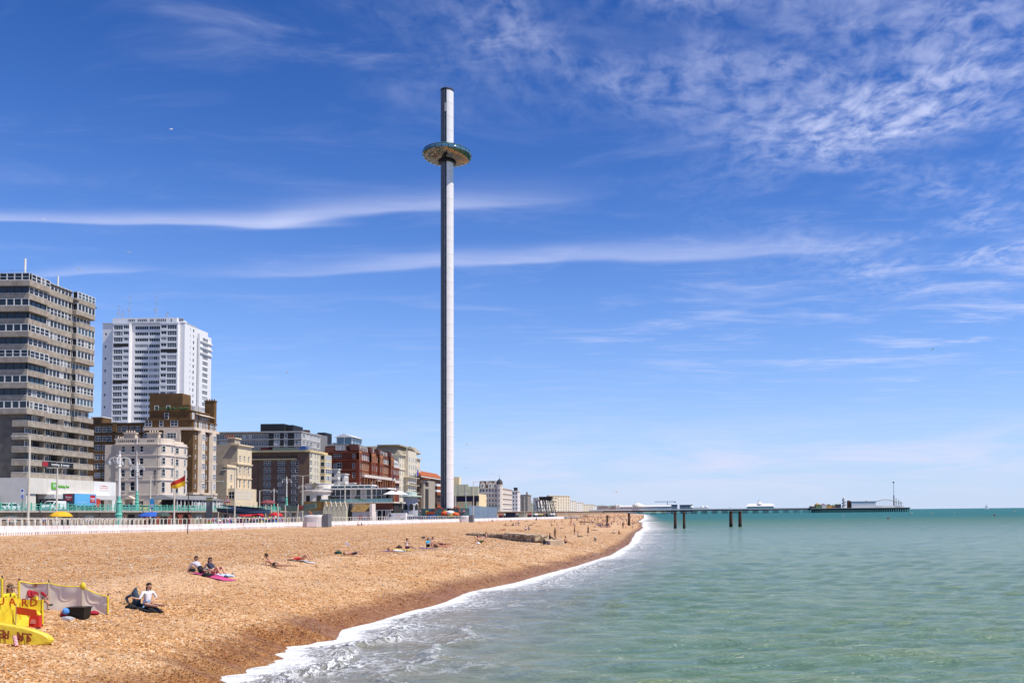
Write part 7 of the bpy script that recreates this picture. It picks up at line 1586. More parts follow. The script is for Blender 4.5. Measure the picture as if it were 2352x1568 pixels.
person('sit_p', pose_sit(.1, .3, 'lap'), B_(1117, 1238) + Vector((0, 0, .05)), R(200), 'bare backed person sitting against the stone groyne', 2, None, (0.5, 0.2, 0.2), None, None, None, None, None, (0.04, 0.02, 0.015), 0)
person('sup_p', pose_supine(.2, 'head'), B_(1103, 1236) + Vector((0, 0, .05)), R(15), 'sunbather lying against the stone groyne', 2, None, (0.6, 0.2, 0.18), None, None, None, None, None, (0.3, 0.1, 0.05), .3)
# -- group by the groyne end
person('sit_blk', pose_sit(0.0, .75, 'lap'), B_(1249, 1252) + Vector((0, 0, .05)), R(-20), 'person in black jacket and jeans sitting at the end of the groyne', 0, BLACK, (0.03, 0.05, 0.12), (0.03, 0.05, 0.12), (0.03, 0.05, 0.12), BLACK, BLACK, BLACK, (0.02, 0.015, 0.012), 0)
person('stand0', pose_stand(0, .3), B_(1275, 1238), R(200), 'long haired person in black standing right of the groyne', 0, BLACK, BLACK, BLACK, BLACK, BLACK, BLACK, BLACK, (0.2, 0.1, 0.04), .9)
person('sit_k2', pose_sit(0.0, .7, 'knee'), B_(1262, 1240) + Vector((0, 0, .05)), R(-10), 'person in black crouched beside the standing long haired one', 0, BLACK, BLACK, BLACK, BLACK, BLACK, BLACK, BLACK, (0.12, 0.07, 0.03), .6)
bag(B_(1280, 1244), BLACK, 'black bags at the feet of the person in black', .35); towel(B_(1292, 1246), R(-10), .9, .6, WHITE, 'white towel behind the bare chested man')
person('sit_bare', pose_sit(.05, .25, 'knee'), B_(1298, 1248) + Vector((0, 0, .05)), R(-25), 'bare chested man in navy shorts sitting right of the groyne', 1, None, NAVY, NAVY, None, None, None, None, (0.02, 0.015, 0.012), 0)
person('stand1', pose_stand(.12, .25), B_(1320, 1228), R(170), 'tanned person in black dress standing above the grey T-shirt sitter', 1, BLACK, BLACK, BLACK, None, None, None, None, (0.03, 0.02, 0.015), .1)
person('sit_gr', pose_sit(.25, .2, 'lap'), B_(1328, 1234) + Vector((0, 0, .05)), R(-20), 'person in grey T-shirt sitting with black trousers stretched out', 0, (0.3, 0.29, 0.28), BLACK, BLACK, BLACK, (0.3, 0.29, 0.28), None, BLACK, (0.06, 0.04, 0.03), 0)
person('walk0', pose_stand(.25, .1), B_(1351, 1230), R(150), 'person in black shorts and T-shirt striding across the beach', 0, BLACK, BLACK, BLACK, None, BLACK, None, BLACK, (0.03, 0.02, 0.015), 0)
person('sup_l', pose_supine(0, 'side'), B_(1366, 1218) + Vector((0, 0, .04)), R(-10), 'sunbather in black lying beyond the striding person', 0, BLACK, BLACK, BLACK, None, None, None, None)
for i, (vx, vy, key, J, rot, lab, kw) in enumerate([
    (1411, 1226, 'sit_w2', pose_sit(.1, .4, 'knee'), 160, 'person in white top in the pair near the wet shingle', dict(top=WHITE, hips=BLACK, hair=(0.25, 0.15, 0.07), hairlen=.5)),
    (1421, 1228, 'sit_k2', None, -20, 'person in dark top in the pair near the wet shingle', dict(top=BLACK, hips=(0.15, 0.02, 0.05), sleeve=BLACK, hairlen=.6)),
    (1431, 1214, 'stand0', None, 100, 'man with dark shirt standing near the second rusty column', dict(top=BLACK, hips=BLACK, thigh=BLACK, shin=BLACK, sleeve=BLACK)),
    (1437, 1213, 'sit_k2', None, 0, 'child in pink crouching by the standing man', dict(top=(0.6, 0.15, 0.2), hips=(0.6, 0.15, 0.2), scale=.7)),
    (1453, 1217, 'walk0', None, -60, 'person in pale clothes walking at the water edge', dict(top=(0.6, 0.55, 0.5), hips=(0.5, 0.4, 0.3), scale=.95)),
    (1396, 1212, 'stand1', None, 60, 'shirtless person in blue shorts standing before the first rusty column', dict(top=None, hips=(0.05, 0.1, 0.3), thigh=(0.05, 0.1, 0.3), skin=2)),
    (1192, 1209, 'stand0', None, 180, 'person in white shirt and black trousers standing mid beach', dict(top=WHITE, hips=BLACK, thigh=BLACK, shin=BLACK, sleeve=WHITE, hair=(0.05, 0.03, 0.02))),
    (1184, 1208, 'sit_k2', None, 10, 'person in pale blue sitting beside the white shirt', dict(top=(0.5, 0.55, 0.65), hips=(0.5, 0.55, 0.65), sleeve=(0.5, 0.55, 0.65))),
    (1179, 1208, 'sit_t', None, 160, 'person in black sitting left of the pale blue one', dict(top=BLACK, hips=BLACK, thigh=BLACK, shin=BLACK, sleeve=BLACK)),
    (1232, 1199, 'stand1', None, 120, 'person in dark top walking by the far barrier', dict(top=(0.03, 0.04, 0.08), hips=(0.1, 0.2, 0.4), sleeve=BLACK)),
    (1300, 1193, 'stand0', None, 120, 'person in black standing by the end of the barrier', dict(top=BLACK, hips=BLACK, thigh=BLACK, shin=BLACK, sleeve=BLACK)),
    (1218, 1207, 'prone0', None, -10, 'sunbather in black shorts lying below the far barrier', dict(top=None, hips=BLACK, thigh=BLACK)),
    (1157, 1218, 'sup_k', None, -10, 'sunbather in red lying above the stone groyne', dict(top=(0.5, 0.07, 0.03), hips=(0.5, 0.07, 0.03), thigh=(0.5, 0.1, 0.05), hair=(0.02, 0.02, 0.02))),
    (1197, 1220, 'sup_w', None, -5, 'person in red lying in the trio right of the groyne top', dict(top=(0.4, 0.05, 0.08), hips=BLACK)),
    (1207, 1218, 'sit_k2', None, 90, 'person in white sitting in the trio above the groyne', dict(top=WHITE, hips=NAVY, hairlen=.5)),
    (1214, 1218, 'sit_t', None, 60, 'person in grey sitting in the trio above the groyne', dict(top=GREY, hips=GREY, hairlen=.5)),
    (1266, 1208, 'sit_bare', None, 0, 'person in black reclining in the middle of the far beach', dict(top=BLACK, hips=BLACK, thigh=BLACK, shin=BLACK)),
    (1279, 1207, 'sit_w2', None, 10, 'person in lilac sitting in the middle of the far beach', dict(top=(0.4, 0.4, 0.6), hips=(0.4, 0.2, 0.2))),
    (1288, 1214, 'prone0', None, 0, 'person in white top lying on the front in mid beach', dict(top=WHITE, hips=BLACK, thigh=BLACK)),
    (1290, 1200, 'sit_blk', None, 0, 'small dark figure sitting below the barrier end', dict(top=BLACK, hips=BLACK)),
    (1296, 1206, 'sup_w', None, -5, 'sunbather in dark trunks right of the lilac sitter', dict(top=None, hips=BLACK)),
    (1312, 1206, 'sup_b', None, -5, 'sunbather on red towel further right', dict(top=(0.3, 0.05, 0.05), hips=(0.5, 0.1, 0.1))),
    (1070, 1199, 'sit_p', None, 0, 'person in grey leaning against the tarpaulin by the white post', dict(top=(0.12, 0.1, 0.1), hips=BLACK, thigh=BLACK)),
    (1103, 1201, 'prone0', None, -10, 'sunbather in pale shorts lying below the barrier by the white post', dict(top=None, hips=(0.4, 0.3, 0.3))),
    (1130, 1198, 'sit_blk', None, -20, 'dark figure under a small black parasol at the barrier', dict(top=BLACK, hips=BLACK, thigh=BLACK)),
    (822, 1207, 'sit_w2', None, -30, 'person with straw coloured hair and lilac top sitting below the van', dict(top=(0.45, 0.36, 0.5), hips=(0.3, 0.2, 0.2), hair=(0.5, 0.36, 0.15), hairlen=.4)),
    (830, 1207, 'sit_k2', None, -20, 'person in blue shirt sitting below the van', dict(top=(0.05, 0.16, 0.36), hips=(0.5, 0.5, 0.5), sleeve=(0.05, 0.16, 0.36))),
    (928, 1200, 'sit_t', None, -20, 'small dark figure sitting against the barrier right of the van', dict(top=(0.2, 0.1, 0.08), hips=BLACK)),
    (488, 1217, 'sup_w', None, -10, 'sunbather on turquoise cloth lying against the barrier', dict(top=(0.2, 0.5, 0.55), hips=(0.5, 0.5, 0.5), skin=2)),
    (995, 1199, 'sup_b', None, -10, 'sunbather in red lying at the barrier below the observation tower', dict(top=(0.4, 0.06, 0.05), hips=BLACK)),
]):
    if J is None: J = pose_stand()
    sk_ = kw.pop('skin', i % 3); person(key, J, B_(vx, vy) + Vector((0, 0, .03 if 'stand' in key or 'walk' in key else .05)), R(rot), lab, sk_, **kw)
# a dog and a ball near the water
def dog(p, rot, label):
    J = dict(hip=(0, 0, .42), sp=(.25, 0, .43), ch=(.48, 0, .42), nk=(.62, 0, .56), hd=(.74, 0, .62), mz=(.88, 0, .58), t1=(-.12, 0, .46), t2=(-.28, 0, .55)); E_ = [('hip', 'sp'), ('sp', 'ch'), ('ch', 'nk'), ('nk', 'hd'), ('hd', 'mz'), ('hip', 't1'), ('t1', 't2')]; rad = dict(hip=.11, sp=.11, ch=.14, nk=.08, hd=.085, mz=.04, t1=.03, t2=.015)
    for s, n in ((1, 'l'), (-1, 'r')):
        J.update({n + 'k': (.06, s * .09, .30), n + 'h': (-.08, s * .09, .16), n + 'f': (-.04, s * .09, .02), n + 'e': (.46, s * .10, .24), n + 'w': (.50, s * .10, .02)}); E_ += [('hip', n + 'k'), (n + 'k', n + 'h'), (n + 'h', n + 'f'), ('ch', n + 'e'), (n + 'e', n + 'w')]; rad.update({n + 'k': .06, n + 'h': .032, n + 'f': .03, n + 'e': .045, n + 'w': .03})
    b = MB()
    for a, c in E_: b.tube(J[a], J[c], rad[a], rad[c], 8)
    for n, r in rad.items(): b.ball(J[n], r, 8, 5)
    for s in (-1, 1): b.slab([(.70, s * .05, .68), (.76, s * .05, .68), (.72, s * .09, .58)], (0, s * .02, 0))
    o = b.build('dog', mat('dog_coat', (0.3, 0.28, 0.26), 0.8, 0.7, 4.0), None, p, rot, True); tag(o, label, 'dog')
dog(B_(1368, 1243), R(100), 'small black and white dog alone on the shingle near the water')
o = MB().ball((0, 0, .12), .14, 10, 6).build('beach_ball', cm(WHITE), None, B_(1341, 1214), 0, True); tag(o, 'small white ball lying on the beach between the standing figures', 'ball')
# -- crowd on the far beach
keys = ['sit_w2', 'sit_k2', 'sit_t', 'sup_w', 'prone0', 'sup_k', 'stand0', 'stand1', 'sit_bare', 'sit_blk']; palette = [None, BLACK, WHITE, (0.5, 0.08, 0.08), (0.08, 0.14, 0.35), (0.5, 0.3, 0.3), GREY, None, (0.6, 0.5, 0.4), (0.1, 0.3, 0.35)]
def crowd(n, va, vb, ya, yb, label, group, ks):
    for i in range(n):
        vx = random.uniform(va, vb); vy = random.uniform(ya, yb); p = B_(vx, vy)
        if p.x > shore_x(p.y) - 2.5: continue
        person(random.choice(ks), None or pose_stand(), p + Vector((0, 0, .05)), random.uniform(0, 6.28), label, random.randrange(4), random.choice(palette), random.choice(palette), random.choice([None, None, BLACK]), None, None, None, None, random.choice([(0.02, 0.015, 0.01), (0.15, 0.08, 0.04), (0.4, 0.28, 0.12)]), random.choice([0, .4]), 1.0, group)
crowd(22, 1368, 1400, 1206, 1213, 'member of the packed dark clad group sitting left of the first rusty column', 'packed group by the first rusty column', ['sit_w2', 'sit_k2', 'sit_t', 'sit_blk'])
crowd(105, 1310, 1470, 1191, 1206, 'sunbather in the crowd on the beach around the rusty columns', 'beach crowd around the columns', keys)
crowd(70, 1305, 1482, 1186, 1192, 'tiny figure in the dense crowd on the farthest beach before the pier', 'dense far beach crowd', keys)
crowd(16, 1130, 1300, 1196, 1210, 'scattered sunbather on the beach below the far barrier', 'scattered far sunbathers', ['sup_w', 'prone0', 'sup_k', 'sit_w2'])
def far_crowd(n):
    b = MB(); ms = [mat('skin_0', skin_cols[0]), mat('skin_2', skin_cols[2]), cm(BLACK), cm(WHITE), cm((0.5, 0.08, 0.08)), cm((0.08, 0.14, 0.35)), cm((0.03, 0.02, 0.015), 'hair')]
    for i in range(n):
        p = B_(random.uniform(1305, 1484), random.uniform(1181.5, 1190))
        if p.x > shore_x(p.y) - 2.5: continue
        a = random.uniform(0, 6.28); c, s = math.cos(a), math.sin(a); k = random.randrange(2); t_ = random.choice([k, 2, 3, 4, 5]); q = lambda x, z, y=0: (p.x + c * x - s * y, p.y + s * x + c * y, p.z + z)
        if i % 3 == 0: h = [(0, .95), (.03, 1.4), (0, 1.6)]; b.tube(q(0, .05, .1), q(0, .9, .07), .07, .1, 5, random.choice([2, k])).tube(q(0, .05, -.1), q(0, .9, -.07), .07, .1, 5, random.choice([2, k]))
        else: h = [(0, .12), (-.05, .55), (0, .75)]; b.tube(q(0, .12, .1), q(.45, .35, .12), .1, .07, 5, k).tube(q(.45, .35, .12), q(.7, .08, .12), .07, .05, 5, k).tube(q(0, .12, -.1), q(.8, .1, -.12), .1, .05, 5, k)
        b.tube(q(*h[0]), q(*h[1]), .15, .18, 6, t_).ball(q(*h[2]), .12, 6, 4, k); b.ball(q(h[2][0] - .02, h[2][1] + .04), .115, 6, 4, 6); b.tube(q(h[1][0], h[1][1], .2), q(h[1][0] + .1, h[1][1] - .4, .25), .05, .04, 5, k).tube(q(h[1][0], h[1][1], -.2), q(h[1][0] + .1, h[1][1] - .4, -.25), .05, .04, 5, k)
    o = b.build('far_crowd', ms); tag(o, 'mass of tiny bathers on the farthest beach before the pier', 'crowd', kind='stuff')
far_crowd(190)
# -- people on the promenades
for i in range(34):
    y = 112 + i * 6.3 + random.uniform(-2, 2); x = wallx(y) - random.uniform(3.8, 12); c = random.choice([WHITE, (0.4, 0.38, 0.5), NAVY, BLACK, (0.5, 0.1, 0.1), (0.2, 0.3, 0.5), (0.55, 0.5, 0.4)])
    person(random.choice(['stand0', 'stand1', 'walk0']), pose_stand(), (x, y, lp(y)), random.choice([R(90), R(-90), R(40)]), 'passer-by on the lower promenade behind the hoop fence', random.randrange(3), c, random.choice([BLACK, NAVY, GREY]), random.choice([NAVY, BLACK, None]), None, c, None, BLACK, random.choice([(0.02, 0.015, 0.01), (0.2, 0.12, 0.06)]), 0, 1.0, 'passers-by on the lower promenade')
for i, y in enumerate((150, 158, 187, 196, 212, 221, 226, 248, 255, 263)):
    c = [WHITE, (0.4, 0.1, 0.1), (0.5, 0.45, 0.6), BLACK, (0.6, 0.6, 0.2)][i % 5]
    person(['stand0', 'walk0', 'stand1'][i % 3], pose_stand(), (-114.2, y, UP_Z), R([90, -90][i % 2]), 'pedestrian on the upper promenade behind the green railing', i % 3, c, BLACK, NAVY, NAVY, c, None, BLACK, group='pedestrians on the upper promenade')
person('stand_arms', pose_stand(0, 0) | dict(lel=(0.1, .24, 1.62), lwr=(.02, .1, 1.9), rel=(0.1, -.24, 1.62), rwr=(.02, -.1, 1.9)), (at_y(287, 1180, 150).x, 150, lp(150)), R(-90), 'person with both arms raised overhead on the lower promenade', 1, WHITE, GREY, GREY, GREY, WHITE)

# ================================================================ kiosks, huts and the restaurant on the lower promenade
timber = mat('weathered_timber', (0.24, 0.145, 0.05), 0.85, 0.35, 1.2); hut_cream = mat('hut_cream', (0.74, 0.66, 0.46), 0.7, 0.05); render_w = mat('kiosk_white', (0.66, 0.60, 0.55), 0.7, 0.06)
def beach_huts():
    Y = 250.0; z0 = lp(Y); xa, xb, xc = [at_y(v, 1170, Y).x for v in (695, 745, 799)]
    e = empty('boarded_kiosk', (xa, Y, z0)); tag(e, 'long kiosk with brown timber roof wall left of the zigzag huts', 'kiosk'); zt = at_y(700, 1151, Y).z - z0; zm = at_y(700, 1172, Y).z - z0
    for k in range(9):
        z = zm + (zt - zm) * k / 9; MB().box(0, xb - xa, 0, 0.2, z, z + (zt - zm) / 9 - 0.03).build('roof_board', timber, e)
    MB().box(0.2, xb - xa, 0.3, 5, 0, zm).build('wall', mat('kiosk_olive', (0.40, 0.38, 0.29), 0.8), e); MB().box(0.1, xb - xa, 0.25, 5, zm, zt).build('backing', timber, e)
    for k in range(5):
        w = (xc - xb) / 5; x = xb + w * k; e = empty('zigzag_hut', (x, Y - 1.0, z0)); tag(e, f'cream clapboard hut with sharp gable, number {k + 1} from the left of five joined', 'hut', 'zigzag beach huts')
        zr = at_y(745, 1152, Y).z - z0; ze = at_y(745, 1170, Y).z - z0
        MB().slab([(0.03, 0, 0), (w - 0.03, 0, 0), (w - 0.03, 0, ze), (w / 2, 0, zr), (0.03, 0, ze)], (0, 0.7, 0)).build('wall', hut_cream, e)
        for z in np.arange(0.3, zr - 0.6, 0.28):
            hw = w / 2 - 0.05 if z < ze - .1 else max(0.1, (w / 2 - 0.05) * (zr - z - 0.2) / (zr - ze)); MB().box(w / 2 - hw, w / 2 + hw, -0.035, -0.003, z, z + 0.23).build('clapboard', hut_cream, e)
        for s in (-1, 1): MB().slab([(w / 2, -0.1, zr + 0.12), (w / 2 + s * w / 2, -0.1, ze + 0.05), (w / 2 + s * w / 2, -0.1, ze - 0.08), (w / 2, -0.1, zr - 0.08)], (0, 0.9, 0)).build('roof_slope', mat('hut_roof_edge', (0.50, 0.46, 0.34), 0.7), e)
        MB().box(w * .3, w * .7, -0.05, -0.037, ze - 0.25, ze - 0.15).build('vent', mat('hut_vent', (0.45, 0.40, 0.28), 0.7), e)
    xd, xe = at_y(806, 1170, Y + 4).x, at_y(852, 1170, Y + 4).x; e = empty('timber_roof_kiosk', (xd, Y + 4, z0)); tag(e, 'white kiosk with timber roof and red notices right of the zigzag huts', 'kiosk')
    zt = at_y(820, 1157, Y).z - z0; zm = at_y(820, 1174, Y).z - z0; L = xe - xd
    for k in range(6):
        f0, f1 = k / 6, (k + 1) / 6 - 0.02; MB().slab([(0.3 * f0, 2.5 * f0, zm + (zt - zm) * f0), (L, 2.5 * f0, zm + (zt - zm) * f0), (L, 2.5 * f1, zm + (zt - zm) * f1), (0.3 * f1, 2.5 * f1, zm + (zt - zm) * f1)], (0, 0.06, 0.03)).build('roof_board', timber, e)
    MB().box(0.2, L, 0.3, 5, 0, zm).build('wall', render_w, e); MB().slab([(-1.3, 0, 0), (0.1, 0, 0), (-0.2, 0, zt), (-0.5, 0, zt + .3)], (0, 2, 0)).build('dark_gap', room, e); MB().box(L - 0.3, L + 0.4, -0.3, 3, 0, zt + .1).build('pier', render_w, e)  # shade of the gap beside the huts, put in as a near-black slab
    for x, w_ in ((2.0, 1.1), (4.6, 1.0)): MB().box(x, x + w_, 0.24, 0.297, 0.9, 1.75).build('red_notice', mat('notice_board_red', (0.5, 0.03, 0.03), 0.5, 0.0), e); MB().box(x + .15, x + w_ - .15, 0.22, 0.239, 1.3, 1.5).build('notice_text', cm(WHITE), e)
beach_huts()
def restaurant():
    Y = 300.0; z0 = lp(Y); xa, xb = at_y(840, 1170, Y).x, at_y(902, 1170, Y).x; e = empty('terrace_restaurant', (xa, Y, z0)); tag(e, 'white two storey terrace restaurant with glazed upper room behind the van', 'restaurant')
    L = xb - xa; zs = at_y(870, 1152, Y).z - z0; z = lambda v: at_y(870, v, Y).z - z0
    MB().box(-16, L + 0.6, -0.8, 14, zs - 0.45, zs).build('terrace_slab', mat('slab_cream', (0.66, 0.58, 0.48), 0.7), e); MB().box(0, L - .1, 0.3, 0.6, z(1170), zs - 0.46).build('fascia', mat('fascia_brown', (0.16, 0.05, 0.03), 0.6), e)
    MB().box(0, L, -0.2, 0.3, z(1172), z(1170)).build('lintel', render_w, e); MB().box(0, L, 1.5, 12, 0, zs - 0.5).build('ground_floor', room, e); MB().box(-16, -0.4, 1, 12, 0, zs - 0.5).build('side_wall', render_w, e)
    for x in (0.2, 1.8, 3.6, 5.3, 6.6, 7.3, 8.0): MB().box(x, x + 0.35, -0.1, 0.25, 0, z(1172)).build('pillar', render_w, e)
    for x in (0.7, 2.4, 4.2): MB().box(x, x + 1.1, 1.3, 1.4, 0.3, 2.4).build('shop_window', glass_blue, e)
    zr = z(1122); xg0 = at_y(735, 1150, Y + 6).x - xa; xg1 = at_y(888, 1150, Y + 6).x - xa
    MB().box(xg0, xg1, 9, 14, zs, zr).build('upper_room', room, e); MB().box(xg0 - 0.5, xg1 + 0.8, 5.2, 15, zr, zr + 0.5).build('upper_roof', white_paint, e)
    n = 13
    for k in range(n):
        x0_ = xg0 + (xg1 - xg0) * k / n; MB().box(x0_ + .1, xg0 + (xg1 - xg0) * (k + 1) / n - .1, 6.05, 6.1, zs + .1, zr - .1).build('glass_pane', glass_mat('restaurant_glass', (0.06, 0.07, 0.08), (0.5, 0.45, 0.42), 0.4), e); MB().box(x0_ - .1, x0_ + .1, 5.9, 6.15, zs, zr).build('mullion', white_paint, e)
    MB().box(xg0, xg1, 5.92, 6.12, (zs + zr) / 2, (zs + zr) / 2 + .15).build('transom', white_paint, e)
    zc = z(1113); MB().box(xg0 + 3, xg1 - 6, 8, 13, zr + .5, zc).build('clerestory', glass_blue, e); MB().box(xg0 + 2.5, xg1 - 5.5, 7.5, 13.5, zc, zc + .35).build('clerestory_roof', white_paint, e)
    for k in range(8): MB().box(xg0 + 3 + k * 2.3, xg0 + 3.2 + k * 2.3, 7.9, 8.0, zr + .5, zc).build('clerestory_post', white_paint, e)
    for k in range(15): x = -15 + k * (L + 15) / 14; MB().tube((x, -0.6, zs), (x, -0.6, zs + 1.1), .04, n=5).build('railing_post', steel, e)
    MB().tube((-15, -0.6, zs + 1.1), (L, -0.6, zs + 1.1), .04, n=5).build('railing_rail', steel, e)
    g = MB().box(-15, L, -0.62, -0.6, zs + .1, zs + .95); o = g.build('railing_glass', bpy.data.materials['pod_glass'], e)
    # round pink pavilion on the left
    xp = at_y(722, 1150, Y + 4).x - xa; MB().lathe([(0.01, zs), (5.4, zs), (5.4, z(1128)), (6.0, z(1127)), (6.0, z(1124)), (5.0, z(1123))], 20, 0, (xp, 8, 0)).build('round_pavilion', render_w, e, smooth=False); MB().lathe([(4.6, z(1123)), (4.6, z(1108)), (4.8, z(1107)), (0.01, z(1105))], 20, 0, (xp, 9, 0)).build('round_upper', render_w, e)
    for a in (-1.9, -1.2, -.5): MB().box(-.7, .7, -.05, .05, 0, 2.3).build('door', room, e, (xp + 5.42 * math.cos(a), 8 + 5.42 * math.sin(a), zs + .1), a + math.pi / 2)
    o = place('lettering', text_mesh('alfresco', 1.1, dark_metal, .03), e, (xp + 1, 4.2, z(1116)), 0); MB().lathe([(0.25, 0), (0.8, .0)], 14).build('round_emblem', mat('emblem_olive', (0.3, 0.28, 0.18), 0.6), e, (xp, 4.1, z(1110.5))).rotation_euler = (R(90), 0, 0)
    for k, (vx_, c) in enumerate(((900, WHITE), (893, BLACK), (916, WHITE))):
        p = at_y(vx_, 1150, Y + 6 + k); u = empty('terrace_parasol', (p.x, Y + 6 + k, z0 + zs)); tag(u, ['white square parasol at the right end of the restaurant terrace', 'black parasol in front of the white terrace parasols', 'outer white parasol beyond the restaurant terrace'][k], 'parasol', 'terrace parasols'); MB().tube((0, 0, -4 if k == 2 else 0), (0, 0, 3.6), .06, n=6).build('pole', steel, u); MB().lathe([(3.2 - .6 * (k == 1), 2.5), (3.2 - .6 * (k == 1), 2.65), (.1, 3.9)], 8).build('canopy', cm(c, 'canvas'), u)
    for k in range(9):
        x = -13 + k * 2.4; t_ = empty('terrace_table', (xa + x, Y + 2.4, z0 + zs)); tag(t_, 'small round table on the restaurant terrace', 'table', 'terrace tables'); MB().tube((0, 0, 0), (0, 0, .72), .05, n=6).build('leg', steel, t_); MB().lathe([(.01, .74), (.5, .74), (.5, .7), (.01, .7)], 10).build('table_top', cm((0.5, 0.5, 0.52)), t_)
        if k % 3 == 0: q = empty('clipped_bush', (xa + x + 1.2, Y + 4.6, z0 + zs)); tag(q, 'dark clipped cone bush in a pot on the restaurant terrace', 'plant', 'terrace bushes'); MB().lathe([(.01, 0), (.25, 0), (.3, .4), (.01, .4)], 8).build('pot', cm(BLACK), q); b = MB().lathe([(.05, .4), (.45, .7), (.5, 1.3), (.3, 2.0), (.02, 2.4)], 9); b.v = [(x_ + random.uniform(-.05, .05), y_ + random.uniform(-.05, .05), z_) for x_, y_, z_ in b.v]; b.build('foliage', cm((0.015, 0.022, 0.014)), q)
restaurant()
def bandstand():
    Y = 330.0; p = at_y(943, 1170, Y); z0 = lp(Y); e = empty('arched_kiosk', (p.x, Y, UP_Z)); tag(e, 'pale blue grey domed kiosk with arches left of the observation tower', 'kiosk')
    st = mat('kiosk_bluegrey', (0.46, 0.47, 0.50), 0.7); gr = mat('kiosk_roof_green', (0.42, 0.50, 0.44), 0.6); h = at_y(943, 1142, Y).z - UP_Z
    MB().lathe([(2.7, -4), (2.7, h), (4.2, h + .2), (4.2, h + .5), (2.4, h + .8), (2.2, h + 1.9), (.05, h + 2.5)], 12).build('roof', gr, e)
    for k in range(8):
        a = k * math.pi / 4 - 2.0; b = MB(); b.lathe([(.75, 0), (1.05, 0)], 8, 0, (0, 0, 0), 0, math.pi); o = b.build('arch', white_paint, e, (2.75 * math.cos(a), 2.75 * math.sin(a), h * .35)); o.rotation_euler = (R(90), 0, a + math.pi / 2); MB().box(-.72, .72, -.02, .03, 0, h * .5).build('opening', room, e, (2.72 * math.cos(a), 2.72 * math.sin(a), 0.1), a + math.pi / 2)
    MB().lathe([(2.72, -4), (2.72, h - .1)], 12).build('drum', st, e)
bandstand()
def shade_sails():
    Y = 212.0; navy = mat('sail_navy', (0.02, 0.035, 0.075), 0.8, 0.1)
    for i, (pts, lab) in enumerate((([(496, 1166), (560, 1168), (623, 1170), (618, 1178), (560, 1181), (500, 1175)], 'large navy shade sail over the beach stalls'), ([(500, 1158), (600, 1166), (612, 1169), (540, 1169)], 'smaller navy shade sail rising behind the large one'))):
        P = [at_y(a, c, Y + i * 3 + (k % 3)) for k, (a, c) in enumerate(pts)]; o0 = P[0].copy(); o0.z = lp(Y); e = empty('shade_sail', o0); tag(e, lab, 'shade sail'); c = sum(P, Vector()) / len(P) - o0 - Vector((0, 0, .3)); b = MB()
        for a, d in zip(P, P[1:] + P[:1]): b.poly([a - o0, d - o0, c])
        b.build('canvas', navy, e, smooth=True)
    for i, (vx_, vt, lean) in enumerate(((500, 1160, .3), (610, 1158, 0), (622, 1158, .1), (641, 1156, -.4), (655, 1160, 0), (630, 1172, 0), (682, 1158, .3), (560, 1170, 0))):
        Yp = 216 + (i % 3) * 4; p = at_y(vx_, 1180, Yp); z0 = lp(Yp); h = at_y(vx_, vt, Yp).z - z0; o = MB().tube((0, 0, 0), (lean, 0, h), .16, .13, 8).build('timber_post', mat('post_pale_wood', (0.56, 0.48, 0.36), 0.8, 0.15), None, (p.x, Yp, z0)); tag(o, f'pale timber post of the stall area, number {i + 1} from the left', 'post', 'pale timber posts')
    for i, (vx_, w, c, lab) in enumerate(((565, 3.6, (0.42, 0.02, 0.025), 'red parasol over the left stalls'), (592, 3.0, (0.45, 0.02, 0.03), 'red parasol in the middle of the stalls'), (634, 3.4, (0.5, 0.025, 0.03), 'red parasol at the right end of the stalls'), (140, 3.4, (0.72, 0.40, 0.02), 'orange yellow domed parasol behind the hoop fence'), (348, 4.6, (0.03, 0.10, 0.42), 'wide blue awning behind the hoop fence'), (374, 3.0, (0.05, 0.07, 0.06), 'dark green awning beside the blue one'), (615, 4.0, (0.22, 0.05, 0.06), 'dark red restaurant parasol on the upper promenade'))):
        Yp = 150 if i in (3,) else 168 if i in (4, 5) else 238 if i == 6 else 218; p = at_y(vx_, 1180, Yp); z0 = UP_Z if i == 6 else lp(Yp); e = empty('parasol', (p.x, Yp, z0)); tag(e, lab, 'parasol'); MB().tube((0, 0, 0), (0, 0, 2.5), .05, n=6).build('pole', cream_paint, e); MB().lathe([(w * .5, 1.85), (w * .48, 2.05), (w * .36, 2.45), (w * .18, 2.68), (.02, 2.75)], 10).build('canopy', cm(c, 'canvas'), e)
    cols = [(0.5, 0.05, 0.08), (0.1, 0.2, 0.5), (0.6, 0.5, 0.1), WHITE, (0.35, 0.12, 0.3), (0.05, 0.3, 0.3), (0.6, 0.3, 0.4), (0.1, 0.1, 0.12)]
    for i in range(34):
        vx_ = 492 + i * 4.6; Yp = 216 + (i * 7) % 10; p = at_y(vx_, 1185, Yp); e = empty('stall_display', (p.x, Yp, lp(Yp)), random.uniform(-.3, .3)); tag(e, 'stack of colourful beach goods at the stalls behind the fence', 'stall goods', 'beach goods at the stalls'); h = random.uniform(1.0, 2.1)
        MB().box(-.5, .5, -.4, .4, 0, h * .45).build('crate', cm(cols[(i + 3) % 8]), e); MB().ball((-.15, -.1, h * .45 + .3), .34, 8, 5).build('inflatable', cm(cols[i % 8]), e, smooth=True); MB().ball((.3, .1, h * .75), .26, 8, 5).build('inflatable', cm(cols[(i * 3 + 1) % 8]), e, smooth=True)
shade_sails()
